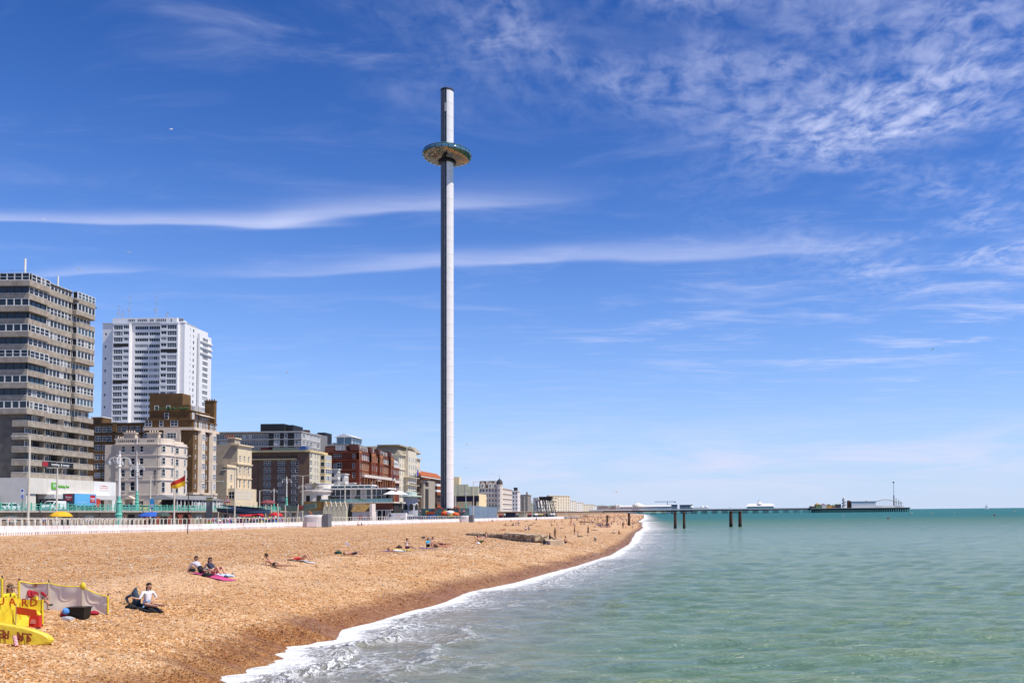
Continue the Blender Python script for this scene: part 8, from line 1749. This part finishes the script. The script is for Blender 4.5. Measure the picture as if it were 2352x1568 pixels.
def boat_climber():
    Y = 234.0; p = at_y(655, 1180, Y); z0 = lp(Y); e = empty('green_boat_climbing_frame', (p.x, Y, z0)); tag(e, 'green boat hull raised on cream legs with a slide left of the kiosk', 'climbing frame'); g = mat('boat_green', (0.16, 0.24, 0.20), 0.6, 0.15); f = Y / FOC
    b = MB(); sec = []
    for k in range(9):
        u = k / 8; x = -1 + u * 9.0; w = .3 + 1.1 * math.sin(min(1, u * 1.2 + .15) * T * .55) * (1 - .75 * u ** 4); zt_ = 4.5 + .9 * (u - .4) ** 2 * 2.2; sec.append([(x, -w, zt_), (x, -w * .7, zt_ - 1.1), (x, 0, zt_ - 1.5), (x, w * .7, zt_ - 1.1), (x, w, zt_)])
    b._add([q for s_ in sec for q in s_], [(k * 5 + j, (k + 1) * 5 + j, (k + 1) * 5 + j + 1, k * 5 + j + 1) for k in range(8) for j in range(4)], 0); b.build('hull', g, e, smooth=True)
    for x in (.6, 3.2): MB().slab([(x - .9, -.3, 0), (x - .4, -.3, 0), (x + .3, -.3, 3.0), (x - .1, -.3, 3.0)], (0, .6, 0)).build('leg', mat('leg_cream', (0.62, 0.52, 0.40), 0.7), e); MB().slab([(x + 1.2, -.3, 0), (x + 1.7, -.3, 0), (x + .8, -.3, 3.0), (x + .3, -.3, 3.0)], (0, .6, 0)).build('leg', mat('leg_cream', (0.62, 0.52, 0.40), 0.7), e)
    MB().slab([(-.8, -1, 3.6), (-.8, 0, 3.6), (-4.0, 0, .3), (-4.0, -1, .3)], (-.1, 0, .25)).build('slide', mat('slide_green', (0.22, 0.38, 0.30), 0.5), e)
    MB().lathe([(.02, -.15), (.6, -.1), (.6, .1), (.02, .15)], 12).build('red_float', mat('float_red', (0.28, 0.05, 0.04), 0.6), e, (4.6, -1.5, 4.0)).rotation_euler = (R(90), 0, 0); MB().path([(6.8, -1, 0), (6.2, -1, 1.2), (7.4, -1, 2.2), (6.6, -1, 3.0)], .14, 6).build('orange_climber', mat('climber_orange', (0.6, 0.16, 0.03), 0.6), e)
boat_climber()
def tarps():
    for vx_, vb, Yd, w, h, lab in ((722, 1210, 0, 4.6, 2.9, 'large object under a white tarpaulin standing before the barrier'), (1068, 1199, 0, 3.4, 2.4, 'smaller object under a white tarpaulin right of the observation tower')):
        p = B_(vx_, vb); e = empty('covered_stack', p); tag(e, lab, 'tarpaulin'); b = MB(); n = 10; vs_ = []
        for k in range(n):
            for j in range(7):
                a = 2 * math.pi * k / n; v = j / 6; r_ = 1.0 if v < .99 else 0; cx, sy = math.cos(a), math.sin(a); s_ = max(abs(cx), abs(sy)); zz_ = h * min(1, v * 1.15); q = 0 if v > .9 else 1
                vs_.append((w / 2 * cx / s_ * (1 + .06 * math.sin(k * 2.3 + v * 5)) * (1 if v < .95 else .4), 1.3 * sy / s_ * (1 + .06 * math.cos(k * 3.1 + v * 4)) * (1 if v < .95 else .4), zz_ - .16 * abs(math.sin(a * 2)) * v))
        b._add(vs_, [(k * 7 + j, ((k + 1) % n) * 7 + j, ((k + 1) % n) * 7 + j + 1, k * 7 + j + 1) for k in range(n) for j in range(6)] + [tuple(k * 7 + 6 for k in range(n))], 0); b.build('tarpaulin', mat('tarp_white', (0.60, 0.57, 0.55), 0.6, 0.08, 1.5), e, smooth=True); MB().box(-w * .25, w * .28, -1.62, -1.45, .05, 1.2).build('loose_board', blk_m, e); MB().box(w / 2 + .1, w / 2 + 1.3, -1.1, 1.4, 0, h + .15).build('grey_cabinet', mat('cabinet_grey', (0.14, 0.15, 0.17), 0.6), e)
tarps()
def site():
    Y = 332.0; z0 = lp(Y)
    e = empty('glass_hoarding', (at_y(905, 1170, Y).x, Y, z0)); tag(e, 'teal glass screen wall at the foot of the observation tower', 'screen wall'); xa = at_y(905, 1170, Y).x
    for k in range(14):
        v0, v1 = 905 + k * 12.4, 905 + (k + 1) * 12.4; x0_, x1_ = at_y(v0, 1170, Y).x - xa, at_y(v1, 1170, Y).x - xa; MB().box(x0_ + .05, x1_ - .05, 0, .1, .3, 4.2).build('glass_pane', mat('hoarding_teal_%d' % (k % 3), [(0.10, 0.20, 0.22), (0.14, 0.25, 0.26), (0.08, 0.15, 0.17)][k % 3], 0.15, 0.3, 0.5), e); MB().box(x0_ - .05, x0_ + .05, -.05, .12, 0, 4.3).build('post', steel, e)
    Yh = 402; xa = at_y(1076, 1170, Yh).x; e = empty('blue_hoarding', (xa, Yh, z0)); tag(e, 'pale blue site hoarding right of the observation tower', 'hoarding')
    for k in range(9): x0_, x1_ = at_y(1076 + k * 7.3, 1170, Yh).x - xa, at_y(1083 + k * 7.3, 1170, Yh).x - xa; MB().box(x0_, x1_, 0, .12, 0, at_y(1076, 1160 + k * .7, Yh).z - z0).build('panel', mat('hoarding_blue', (0.40, 0.52, 0.60), 0.5, 0.06), e)
    Ys = 322; xa = at_y(905, 1180, Ys).x; e = empty('blue_barge', (xa, Ys, lp(Ys))); tag(e, 'long blue boat hull lying behind the fence left of the tower foot', 'boat'); L = at_y(1003, 1180, Ys).x - xa; b = MB(); sec = []
    for k in range(11): u = k / 10; w = 1.5 * min(1, .25 + 2.2 * u) * min(1, .25 + 2.5 * (1 - u)); zz_ = 1.5 + .5 * (2 * u - 1) ** 2; sec += [(u * L, -w, zz_), (u * L, -w * .75, .5), (u * L, w * .75, .5), (u * L, w, zz_)]
    b._add(sec, [(k * 4 + j, (k + 1) * 4 + j, (k + 1) * 4 + j + 1, k * 4 + j + 1) for k in range(10) for j in range(3)], 0); b.build('hull', mat('barge_blue', (0.03, 0.13, 0.38), 0.5, 0.15), e); MB().box(2.5, L - 5, -1.2, 1.2, 1.3, 1.45).build('deck', mat('barge_deck', (0.3, 0.32, 0.33), 0.7), e); b = MB().lathe([(.01, 1.4), (1.6, 1.4), (1.2, 2.0), (.01, 2.2)], 10); b.v = [(x * 1.6 + 4.5, y * .6, z) for x, y, z in b.v]; b.build('covered_dinghy', mat('dinghy_grey', (0.45, 0.47, 0.47), 0.6), e)
    def digger(vx_, Yd, c, lab, rot):
        p = at_y(vx_, 1180, Yd); e = empty('excavator', (p.x, Yd, lp(Yd) + 1.3), rot); tag(e, lab, 'excavator', 'excavators by the tower foot'); m = mat('digger_%.1f' % c[1], c, 0.5, 0.1)
        for s in (-1, 1): MB().slab([(-1.7, s * 1.0, .35), (-1.4, s * 1.0, 0), (1.4, s * 1.0, 0), (1.7, s * 1.0, .35), (1.4, s * 1.0, .8), (-1.4, s * 1.0, .8)], (0, s * .45, 0)).build('track', dark_metal, e)
        MB().box(-1.8, 1.2, -1.1, 1.1, .85, 1.7).build('body', m, e); MB().box(.1, 1.3, -1.05, -.1, 1.7, 2.9).build('cab', screen_m, e); MB().box(-1.9, -1.0, -1.1, 1.1, 1.2, 2.1).build('counterweight', mat('digger_weight', (0.65, 0.45, 0.04), 0.5), e)
        MB().path([(1.0, .3, 1.6), (2.4, .3, 3.3), (4.0, .3, 2.9)], .25, 6).build('boom', m, e); MB().path([(4.0, .3, 2.9), (4.6, .3, 1.2)], .2, 6).build('dipper_arm', m, e); MB().slab([(4.3, -.2, 1.2), (5.0, -.2, 1.1), (4.6, -.2, .4), (4.1, -.2, .5)], (0, 1.0, 0)).build('bucket', dark_metal, e)
    digger(990, 328, (0.40, 0.06, 0.02), 'dark red excavator with yellow counterweight below the tower', 0.2); digger(1030, 326, (0.60, 0.13, 0.02), 'orange excavator right of the tower foot', -0.3)
    for i, (vx_, c) in enumerate(((1038, (0.65, 0.45, 0.04)), (1045, (0.62, 0.12, 0.03)), (1022, (0.6, 0.10, 0.03)), (1034, WHITE))):
        p = at_y(vx_, 1180, 322); b = MB().lathe([(.02, 0), (1.1, .05), (1.3, .7), (.9, 1.3), (.02, 1.5)], 9); b.v = [(x * 1.3 + .2 * math.sin(z * 4), y, z) for x, y, z in b.v]; o = b.build('site_bag', cm(c), None, (p.x, 322, lp(322) + 1.0 + .3 * i), 0, True); tag(o, ['yellow', 'red', 'dark orange', 'white'][i] + ' bulk bag in the heap right of the tower foot', 'bag')
    for i, (vx_, c, lab, w, h) in enumerate(((1172, (0.02, 0.025, 0.05), 'dark navy container right of the blue hoarding', 4.6, 2.5), (1122, (0.5, 0.05, 0.03), 'red machine box before the blue hoarding', 2.0, 2.0), (1097, (0.55, 0.45, 0.3), 'small cream hut below the far triangle sign', 3.2, 2.6), (1200, (0.5, 0.42, 0.3), 'tan kiosk right of the navy container', 4, 2.4))):
        Yb = 428 + i * 9; p = at_y(vx_, 1180, Yb); e = empty('site_container', (p.x, Yb, lp(Yb))); tag(e, lab, 'container'); MB().box(-w / 2, w / 2, 0, 3, 0, h).build('shell', cm(c), e)
        for k in range(int(w)): MB().box(-w / 2 + k + .3, -w / 2 + k + .45, -.05, -.003, .2, h - .2).build('rib', cm([q * .7 for q in c]), e)
        MB().box(-w / 2 - .1, w / 2 + .1, -.1, 3.1, h, h + .15).build('roof', cm([q * .8 for q in c]), e)
    for i, vx_ in enumerate(range(1150, 1275, 7)):
        Yb = 455 + (i * 37) % 40; p = at_y(vx_, 1183, Yb); e = empty('market_stall', (p.x, Yb, 1.9)); c = [(0.30, 0.07, 0.06), (0.12, 0.27, 0.21), WHITE, (0.4, 0.32, 0.14), (0.2, 0.1, 0.08)][i % 5]; tag(e, f'far {["red", "green", "white", "yellow", "brown"][i % 5]} awning stall on the promenade beyond the tower', 'stall', 'far promenade stalls'); MB().slab([(-1.3, 0, 2.0), (1.3, 0, 2.0), (1.3, 2, 2.6), (-1.3, 2, 2.6)], (0, 0, .1)).build('awning', cm(c), e); MB().box(-1.1, 1.1, 1.0, 2, 0, 2.0).build('booth', cm([q * .5 + .1 for q in c]), e)
site()

# ================================================================ stone groyne
def groyne():
    pa, pb = B_(1075, 1228), B_(1236, 1246); d = Vector((pb.x - pa.x, pb.y - pa.y, 0)); L = d.length; a = math.atan2(d.y, d.x); e = empty('stone_groyne', (pa.x, pa.y, 0), a); tag(e, 'low old groyne of rough stones with concrete steps at its right end', 'groyne')
    sts = [mat('groyne_stone_%d' % k, c, 0.9, 0.3, 2.0, bump=.4, bscale=5) for k, c in enumerate([(0.44, 0.33, 0.21), (0.34, 0.25, 0.155), (0.52, 0.40, 0.27), (0.22, 0.165, 0.11)])]
    meshes = []
    for k in range(8):
        b = MB(); b.box(-.5, .5, -.5, .5, -.5, .5); b.v = [(x + random.uniform(-.1, .1), y + random.uniform(-.1, .1), z + random.uniform(-.12, .12)) for x, y, z in b.v]; meshes.append(b.mesh('stone', sts[k % 4]))
    c, s = math.cos(a), math.sin(a); n = int(L / .85); h0 = at_y(1150, 1222, (pa.y + pb.y) / 2).z
    ztop = [max(bz(pa.x + c * L * u, pa.y + s * L * u) + .12, at_y(1075 + 161 * u, 1223.5 + 4.0 * u, pa.y + d.y * u + .8).z) for u in np.linspace(0, 1, n + 1)]
    for i in range(n):
        x = i * .85 + .4; g = bz(pa.x + c * x, pa.y + s * x); zt_ = ztop[i]; m = max(1, round((zt_ - g + .25) / .42))
        for r in range(m):
            for row in range(2):
                if row and r < m - 1: continue
                w = random.uniform(.7, .95); o = place('stone', random.choice(meshes), e, (x + random.uniform(-.1, .1) + (r % 2) * .4, row * .8 + random.uniform(-.05, .05), g - .25 + (r + .5) * (zt_ - g + .25) / m)); o.scale = (w, .8, (zt_ - g + .25) / m * random.uniform(.82, 1.02)); o.rotation_euler = (random.uniform(-.06, .06), random.uniform(-.06, .06), random.uniform(-.08, .08))
    conc = mat('groyne_concrete', (0.54, 0.42, 0.28), 0.9, 0.2, 1.0)
    for k, (u0, u1, dz_) in enumerate(((.55, .84, .16), (.84, .96, -.25), (.96, 1.10, -.6))): MB().box(L * u0, L * u1 - .04, .35, 1.9, -.2, ztop[int(u0 * n)] + dz_).build('concrete_step', conc, e)
    MB().box(0, L * .55, 1.2, 1.8, .2, ztop[0] + .02).build('core', conc, e)
groyne()
def low_groyne():
    p0, p1 = B_(1330, 1199), B_(1386, 1202); e = empty('low_concrete_groyne', (p0.x, p0.y, p0.z)); tag(e, 'thin dark low groyne on the far beach', 'groyne'); d = p1 - p0; MB().slab([(0, 0, -.3), tuple(d + Vector((0, 0, -.3))), tuple(d + Vector((0, 0, .15))), (0, 0, .45)], (.1, 1.2, 0)).build('wall', mat('groyne_dark', (0.14, 0.11, 0.085), 0.9), e)
low_groyne()

# ================================================================ rusty pier columns and the ruin
rust = mat('rusty_iron', (0.085, 0.036, 0.022), 0.8, 0.45, 1.6, bump=.4, bscale=3)
def column(vx_, base, vtop, dia, lab):
    z0 = -1.0 if base is None else base.z - .4; h = at_y(vx_, vtop, Y_ := (base.y if base is not None else 0)).z - z0
    e = empty('iron_column', (base.x, base.y, z0)); tag(e, lab, 'column', 'old iron pier columns'); r = dia / 2
    MB().lathe([(r * 1.02, 0), (r, h * .5), (r * .98, h - .25)], 14).build('shaft', rust, e, smooth=True); MB().lathe([(r * 1.08, h - .3), (r * 1.12, h - .2), (r * 1.08, h), (.02, h)], 14).build('cap', rust, e); MB().lathe([(r * 1.05, 0), (r * 1.05, 1.3), (r, 1.5)], 14).build('weed_collar', mat('weed_dark', (0.02, 0.025, 0.015), 0.7), e)
c1_, c2_ = B_(1395, 1208), B_(1445, 1206.5)
column(1395, c1_, 1183, 4.9 * c1_.y / FOC, 'first rusty iron column standing on the crowded beach'); column(1445, c2_, 1178, 5.6 * c2_.y / FOC, 'second rusty iron column standing on the beach near the water')
for vx_, vb, vt, dia, lab in ((1551, 1213, 1176, .8, 'left column of the nearer pair in the sea'), (1571.5, 1213, 1176, .75, 'right column of the nearer pair in the sea'), (1679, 1209, 1173, 1.05, 'left column of the thicker pair in the sea'), (1700, 1209, 1173, 1.05, 'right column of the thicker pair in the sea')):
    d = ray(vx_, vb); t = -EYE / d.z; column(vx_, Vector((d.x * t, d.y * t, 0)), vt, dia, lab)
def ruin():
    Y = 485.0; p = at_y(1249, 1180, Y); z0 = 1.7; e = empty('pier_ruin', (p.x, Y, z0)); tag(e, 'dark iron ruin of leaning pier columns with a black box on top', 'ruin'); k = Y / FOC; X_ = lambda v: (v - 1249) * k; Z_ = lambda v: at_y(1249, v, Y).z - z0
    gm = mat('ruin_iron', (0.10, 0.105, 0.105), 0.7, 0.3); gl = mat('ruin_iron_pale', (0.30, 0.30, 0.29), 0.7, 0.3)
    for i, (vt, vb, zt_) in enumerate(((1226, 1230, 1151), (1230, 1238, 1149), (1236, 1242, 1150), (1240, 1248, 1150), (1245, 1251, 1149), (1249, 1256, 1149), (1253, 1262, 1149), (1257, 1262, 1150), (1260, 1268, 1151), (1263, 1272, 1152), (1266, 1275, 1153), (1269, 1277, 1154), (1233, 1245, 1154), (1247, 1259, 1153))):
        y_ = (i % 3) * 2.5; MB().tube((X_(vb), y_, 0), (X_(vt), y_, Z_(zt_)), .28, .22, 7).build('column', gm if i % 2 else gl, e); MB().ball((X_(vt), y_, Z_(zt_) + .3), .5, 8, 5).build('capital', gl, e); MB().path([(X_(vt), y_, Z_(zt_) + .3), (X_(vt) + 1.0, y_, Z_(zt_) + .9), (X_(vt) + 1.9, y_, Z_(zt_))], .14, 5).build('spandrel', gm, e)
    for zt_ in (1158, 1165, 1172): MB().tube((X_(1230), 1, Z_(zt_)), (X_(1272), 1, Z_(zt_ + 1)), .12, n=5).build('tie_rod', gm, e)
    MB().slab([(X_(1240), -1, Z_(1148)), (X_(1266), -1, Z_(1148)), (X_(1268), -1, Z_(1140)), (X_(1238), -1, Z_(1140))], (0, 6, 0)).build('black_box', mat('ruin_black', (0.012, 0.012, 0.014), 0.7, 0.1), e)
ruin()

# ================================================================ pleasure pier far off
def pier():
    Y = 1600.0; k = Y / FOC; zd = 7.6; px = lambda v: (v - PPX) * k
    e = empty('pleasure_pier', (0, Y, 0)); tag(e, 'long white pleasure pier on dark iron legs with funfair at its head', 'pier'); wh = mat('pier_white', (0.72, 0.70, 0.67), 0.6, 0.05); dk = mat('pier_iron', (0.02, 0.022, 0.025), 0.7, 0.1)
    MB().box(px(1300), px(1862), 0, 14, zd - 2.6, zd - .5).build('deck_girder', dk, e); MB().box(px(1300), px(1862), -.5, 14.5, zd - .5, zd).build('deck', mat('pier_deck_edge', (0.5, 0.47, 0.42), 0.7), e); MB().box(px(1860), px(2082), -16, 26, zd - 2.9, zd - .6).build('head_girder', dk, e); MB().box(px(1858), px(2084), -17, 27, zd - .6, zd + .3).build('head_deck', mat('pier_deck_edge', (0.5, 0.47, 0.42), 0.7), e)
    r = MB(); r.box(px(1330), px(1860), -.4, -.2, zd, zd + 1.5)
    for v in np.arange(1540, 1860, 3.2): r.box(px(v), px(v) + .3, -.4, -.2, zd, zd + 1.1)
    r.build('railing', wh, e)
    cl = MB()
    for q in range(5): cl.tube((q * 2.2, 0, -1.5), (q * 2.2, 0, zd - 1.7), .32, n=5); cl.tube((q * 2.2, 12, -1.5), (q * 2.2, 12, zd - 1.7), .32, n=5)
    cl.tube((0, 0, 0.6), (8.8, 0, zd - 1.9), .12, n=4).tube((8.8, 0, .6), (0, 0, zd - 1.9), .12, n=4); cm_ = cl.mesh('pile_cluster', dk)
    for v in np.arange(1494, 1856, 23.5): place('pile_cluster', cm_, e, (px(v), 0, 0))
    pl = MB().tube((0, 0, -1.5), (0, 0, zd - 1.8), .35, n=5).mesh('pile', dk)
    for i, v in enumerate(np.arange(1861, 2081, 2.6)):
        for y in (-15, -3, 10): place('pile', pl, e, (px(v) + (i % 2), y, 0))
    # arcade hall with dome
    h = MB().box(px(1418), px(1540), 1, 13, zd, zd + 6.2); h.build('arcade_hall', wh, e); MB().slab([(px(1417), 0, zd + 6.2), (px(1541), 0, zd + 6.2), (px(1541), 7, zd + 9), (px(1417), 7, zd + 9)], (0, 0, .2)).build('arcade_roof', mat('arcade_roof', (0.62, 0.61, 0.58), 0.6), e)
    wn = MB().box(-1.0, 1.0, -.1, 0, 0, 1.9).mesh('arcade_window', mat('arcade_window', (0.22, 0.25, 0.28), 0.4))
    for v in np.arange(1421, 1539, 4.2): place('arcade_window', wn, e, (px(v), 1.0 - .003, zd + 3.4))
    MB().lathe([(10.5, 6), (10.5, 7.5), (9.5, 9.5), (7, 11.6), (3.5, 12.8), (.6, 13.4), (.4, 15.5), (.05, 16)], 18, 0, (px(1464), 7, zd)).build('arcade_dome', mat('dome_cream', (0.68, 0.66, 0.58), 0.6), e, smooth=True)
    for v in (1415, 1421): MB().lathe([(1.6, 0), (1.6, 9), (2.0, 9.2), (1.6, 10.6), (.1, 11.6)], 8, 0, (px(v), 2, zd)).build('turret', wh, e)
    MB().box(px(1590), px(1626), 1, 11, zd, zd + 4).build('kiosk_row', wh, e)
    for v in (1588, 1612, 1622): MB().lathe([(3.4, 3.5), (3.2, 5), (2.0, 6.6), (.1, 7.2)], 10, 0, (px(v), 5, zd)).build('kiosk_dome', mat('dome_cream', (0.68, 0.66, 0.58), 0.6), e, smooth=True)
    MB().box(px(1716), px(1776), 0, 12, zd, zd + 4.6).build('palm_hall', mat('hall_pinkish', (0.62, 0.57, 0.52), 0.7), e); MB().slab([(px(1712), -1, zd + 4.6), (px(1780), -1, zd + 4.6), (px(1772), 6, zd + 9.5), (px(1720), 6, zd + 9.5)], (0, 0, .3)).build('palm_hall_roof', wh, e); MB().lathe([(6, 8.5), (3.0, 11.5), (1.2, 13.6), (.8, 16), (.05, 18)], 8, 0, (px(1744), 6, zd)).build('cupola', wh, e)
    # funfair
    cs = [(0.05, 0.06, 0.07), (0.12, 0.2, 0.1), (0.5, 0.5, 0.46), (0.5, 0.25, 0.06), (0.2, 0.1, 0.09)]
    for i, v in enumerate((1864, 1876, 1890, 1902, 1913, 1923)): MB().box(px(v) - 4, px(v) + 4.5, -6, 6, zd + .3, zd + 4 + (i * 7) % 4).build('fair_stall', cm(cs[i % 5]), e); MB().lathe([(5.5, 0), (.1, 2.8)], 8, 0, (px(v), 0, zd + 4 + (i * 7) % 4)).build('fair_stall_roof', cm(cs[(i + 2) % 5]), e)
    MB().lathe([(3.0, .3), (2.2, 16), (2.4, 16.2), (1.8, 19), (.2, 20.5)], 12, 0, (px(1936), -4, zd)).build('helter_skelter', wh, e); sl = MB()
    for q in range(28): a0, a1 = q * .6, (q + 1) * .6; r0 = 3.9 - q * .03; sl.tube((px(1936) + r0 * math.cos(a0), -4 + r0 * math.sin(a0), zd + 1 + q * .5), (px(1936) + r0 * math.cos(a1), -4 + r0 * math.sin(a1), zd + 1.5 + q * .5), .5, n=5)
    sl.build('helter_slide', cm((0.12, 0.03, 0.03)), e)
    MB().lathe([(3.6, .3), (3.6, 12), (2.4, 13.5)], 10, 0, (px(1948), -2, zd)).build('brown_ride_tower', cm((0.10, 0.045, 0.03)), e); MB().box(px(1952), px(2007), -10, 10, zd + .3, zd + 10.8).build('white_shed', mat('shed_white', (0.66, 0.66, 0.68), 0.6), e); MB().box(px(1951), px(2008), -10.5, 10.5, zd + 10.8, zd + 11.6).build('shed_roof', dk, e)
    tr = MB(); prev = None; tr2 = MB()
    for q in range(60):
        v = 1985 + q * 1.42; hgt = 8 + 6.5 * abs(math.sin((v - 2000) * .052)) * (1 if v < 2060 else max(0, (2070 - v) / 10)); pnt = (px(v), -6 + 4 * math.sin(q * .2), zd + hgt)
        if prev: tr.tube(prev, pnt, .5, n=5)
        if q % 3 == 0: tr2.tube((pnt[0], pnt[1], zd), pnt, .18, n=4)
        prev = pnt
    tr.build('coaster_track', cm((0.30, 0.22, 0.14)), e); tr2.build('coaster_supports', cm((0.45, 0.36, 0.30)), e)
    MB().box(px(2008), px(2072), -8, 8, zd + .3, zd + 3.4).build('coaster_station', wh, e)
    MB().tube((px(2052), 0, zd), (px(2052), 0, zd + 22), 1.1, .9, 8).build('ride_mast_base', dk, e); MB().tube((px(2052), 0, zd + 22), (px(2052), 0, zd + 44), .5, .4, 8).build('ride_mast', mat('mast_grey', (0.4, 0.41, 0.43), 0.5), e); MB().ball((px(2052), 0, zd + 45), 2.0, 8, 5, 0, .6).build('ride_mast_head', dk, e)
    for q, v in enumerate((2057, 2063, 2068)): MB().tube((px(v), 0, zd), (px(v), 0, zd + 17 - q * 3), .5, n=5).build('ride_post', dk, e)
pier()
def beyond():
    Y = 2600.0; k = Y / FOC
    for i, (v0, v1, vt) in enumerate(((1532, 1556, 1161), (1562, 1591, 1161.5))):
        p = at_y(v0, 1170, Y); q = at_y(v1, 1170, Y); h = at_y(v0, vt, Y).z; e = empty('unfinished_apartment_block', (p.x, Y, 0)); tag(e, ['left grey unfinished apartment block beyond the pier', 'right grey unfinished apartment block beyond the pier'][i], 'building'); w = q.x - p.x; MB().box(0, w, 0, 30, 0, h).build('frame', mat('far_grey_block', (0.20, 0.21, 0.24), 0.8), e)
        for a in range(6):
            for b in range(4): MB().box(w * (a + .15) / 6, w * (a + .8) / 6, -.4, -.01, h * (b + .2) / 4.6, h * (b + .85) / 4.6).build('bay', mat('far_pale_bay', (0.42, 0.44, 0.48), 0.8), e)
        MB().box(0, w, -1, 31, h, h + 3.5).build('top_storey', mat('far_dark_top', (0.10, 0.11, 0.14), 0.8), e)
    p = at_y(1533, 1170, Y); h = at_y(1533, 1151, Y).z; e = empty('tower_crane', (p.x, Y, 0)); tag(e, 'tall tower crane with long jib beyond the pier', 'crane'); m = mat('crane_blue', (0.12, 0.17, 0.28), 0.6); MB().box(-.8, .8, -.8, .8, 0, h).build('mast', m, e); MB().box(at_y(1504, 1170, Y).x - p.x, at_y(1552, 1170, Y).x - p.x, -.6, .6, h - 1.5, h).build('jib', m, e); MB().box(at_y(1549, 1170, Y).x - p.x, at_y(1552, 1170, Y).x - p.x, -1, 1, h - 4, h - 1.6).build('counterweight', m, e)
    for i, (v, vt) in enumerate(((1566, 1162), (1680, 1163))): p = at_y(v, 1172, Y); e = empty('mobile_crane', (p.x, Y, 0)); tag(e, ['slanting crane jib between the grey blocks', 'slanting crane jib above the pier kiosks'][i], 'crane'); MB().tube((0, 0, 0), (4 - 10 * i, 0, at_y(v, vt, Y).z), .6, n=4).build('jib', mat('crane_blue', (0.12, 0.17, 0.28), 0.6), e); MB().box(-3, 3, -2, 2, 0, 3).build('carrier', mat('crane_blue', (0.12, 0.17, 0.28), 0.6), e)
beyond()
# ================================================================ buoys, boats, gulls
def on_sea(v, vy): d = ray(v, vy); t = -EYE / d.z; return Vector((d.x * t, d.y * t, 0))
for i, (v, vy, c) in enumerate(((2040, 1191, (0.28, 0.08, 0.05)), (2284, 1184, (0.30, 0.06, 0.05)), (2094, 1179, (0.6, 0.5, 0.3)), (2142, 1180, (0.6, 0.5, 0.3)), (2192, 1177, (0.6, 0.55, 0.35)), (2330, 1176, (0.6, 0.5, 0.3)), (1937, 1185, (0.65, 0.5, 0.45)))):
    p = on_sea(v, vy); s = p.y / FOC * (5.0 if i < 2 else 3.6) / 2; e = empty('mooring_buoy', p); tag(e, (['red brown buoy right of the pier head', 'red brown buoy nearest the right edge'] + ['small pale buoy right of the pier, number %d from the left' % (q + 1) for q in range(4)] + ['pale pink buoy in front of the pier head'])[i], 'buoy', 'buoys'); MB().ball((0, 0, s * .4), s, 10, 6).build('float', cm(c, 'buoy'), e, smooth=True); MB().tube((0, 0, s), (0, 0, s * 1.8), s * .15, n=5).build('ring', dark_metal, e)
def sailboat():
    Y = 4200.0; p = at_y(2266, 1168, Y); k = Y / FOC; e = empty('sailing_boat', (p.x, Y, 0)); tag(e, 'tiny white sailing boat on the horizon at the right', 'boat'); MB().slab([(-8, -1.5, 0), (10, -1.5, 0), (14, -1.5, 2.4), (-9, -1.5, 2.2)], (0, 3, 0)).build('hull', white_paint, e); MB().tube((0, 0, 2), (0, 0, 24), .25, n=5).build('mast', white_paint, e); MB().slab([(-.5, 0, 3.5), (-.5, 0, 23), (-8.5, .5, 3.5)], (0, .2, 0)).build('main_sail', cm((0.8, 0.8, 0.8)), e); MB().slab([(.6, 0, 3.2), (.6, 0, 19), (11, .5, 3)], (0, .2, 0)).build('jib_sail', cm((0.8, 0.8, 0.8)), e)
sailboat()
def gull(v, vy, Y, span, lab, bank=.2, yaw=0.4):
    p = at_y(v, vy, Y); e = empty('gull', p, yaw); e.rotation_euler = (bank, 0, yaw); tag(e, lab, 'bird', 'gulls in flight'); w = mat('gull_white', (0.75, 0.74, 0.72), 0.7, 0.05); s = span / 1.3
    b = MB(); J = [(-.30, .01), (-.22, .05), (-.05, .085), (.12, .075), (.22, .05), (.30, .045), (.36, .015)]
    for (x0, r0), (x1, r1) in zip(J[:-1], J[1:]): b.tube((x0 * s, 0, 0), (x1 * s, 0, 0), r0 * s, r1 * s, 8)
    b.slab([(-.28 * s, -.03 * s, 0), (-.28 * s, .03 * s, 0), (-.42 * s, .09 * s, 0), (-.42 * s, -.09 * s, 0)], (0, 0, .01 * s)); b.build('body', w, e, smooth=True); MB().tube((.35 * s, 0, 0), (.42 * s, 0, -.01 * s), .015 * s, .006 * s, 5).build('beak', cm((0.6, 0.4, 0.05)), e)
    for sd_ in (-1, 1): MB().slab([(.14 * s, sd_ * .05 * s, .03 * s), (.20 * s, sd_ * .32 * s, .13 * s), (.04 * s, sd_ * .65 * s, .04 * s), (-.02 * s, sd_ * .55 * s, .05 * s), (.0, sd_ * .32 * s, .12 * s), (-.08 * s, sd_ * .05 * s, .03 * s)], (0, 0, .015 * s)).build('wing', w, e)
for i, (v, vy, Y, sp) in enumerate(((393, 297, 190, 1.3), (100, 504, 260, 1.3), (296, 579, 200, 1.3), (182, 619, 190, 1.3), (1073, 1020, 150, 1.0), (1415, 1129, 160, 1.3), (1130, 1088, 260, 1.3), (1071, 1074, 240, 1.2), (2142, 802, 200, 1.3), (659, 856, 260, 1.3))):
    gull(v, vy, Y, sp, ['largest gull gliding high at the upper left', 'gull in front of the bright cloud streak at the left', 'faint gull above the white tower block', 'gull just above the concrete tower roof', 'tiny gull right of the tower shaft', 'white gull over the far beach', 'tiny gull above the turret hotel', 'tiny gull above the conference hall', 'lone gull in the sky at the right', 'tiny gull left of the tower shaft'][i], .5 - .1 * i, .4 + i * .7)

bpy.data.scenes.remove(TMP)
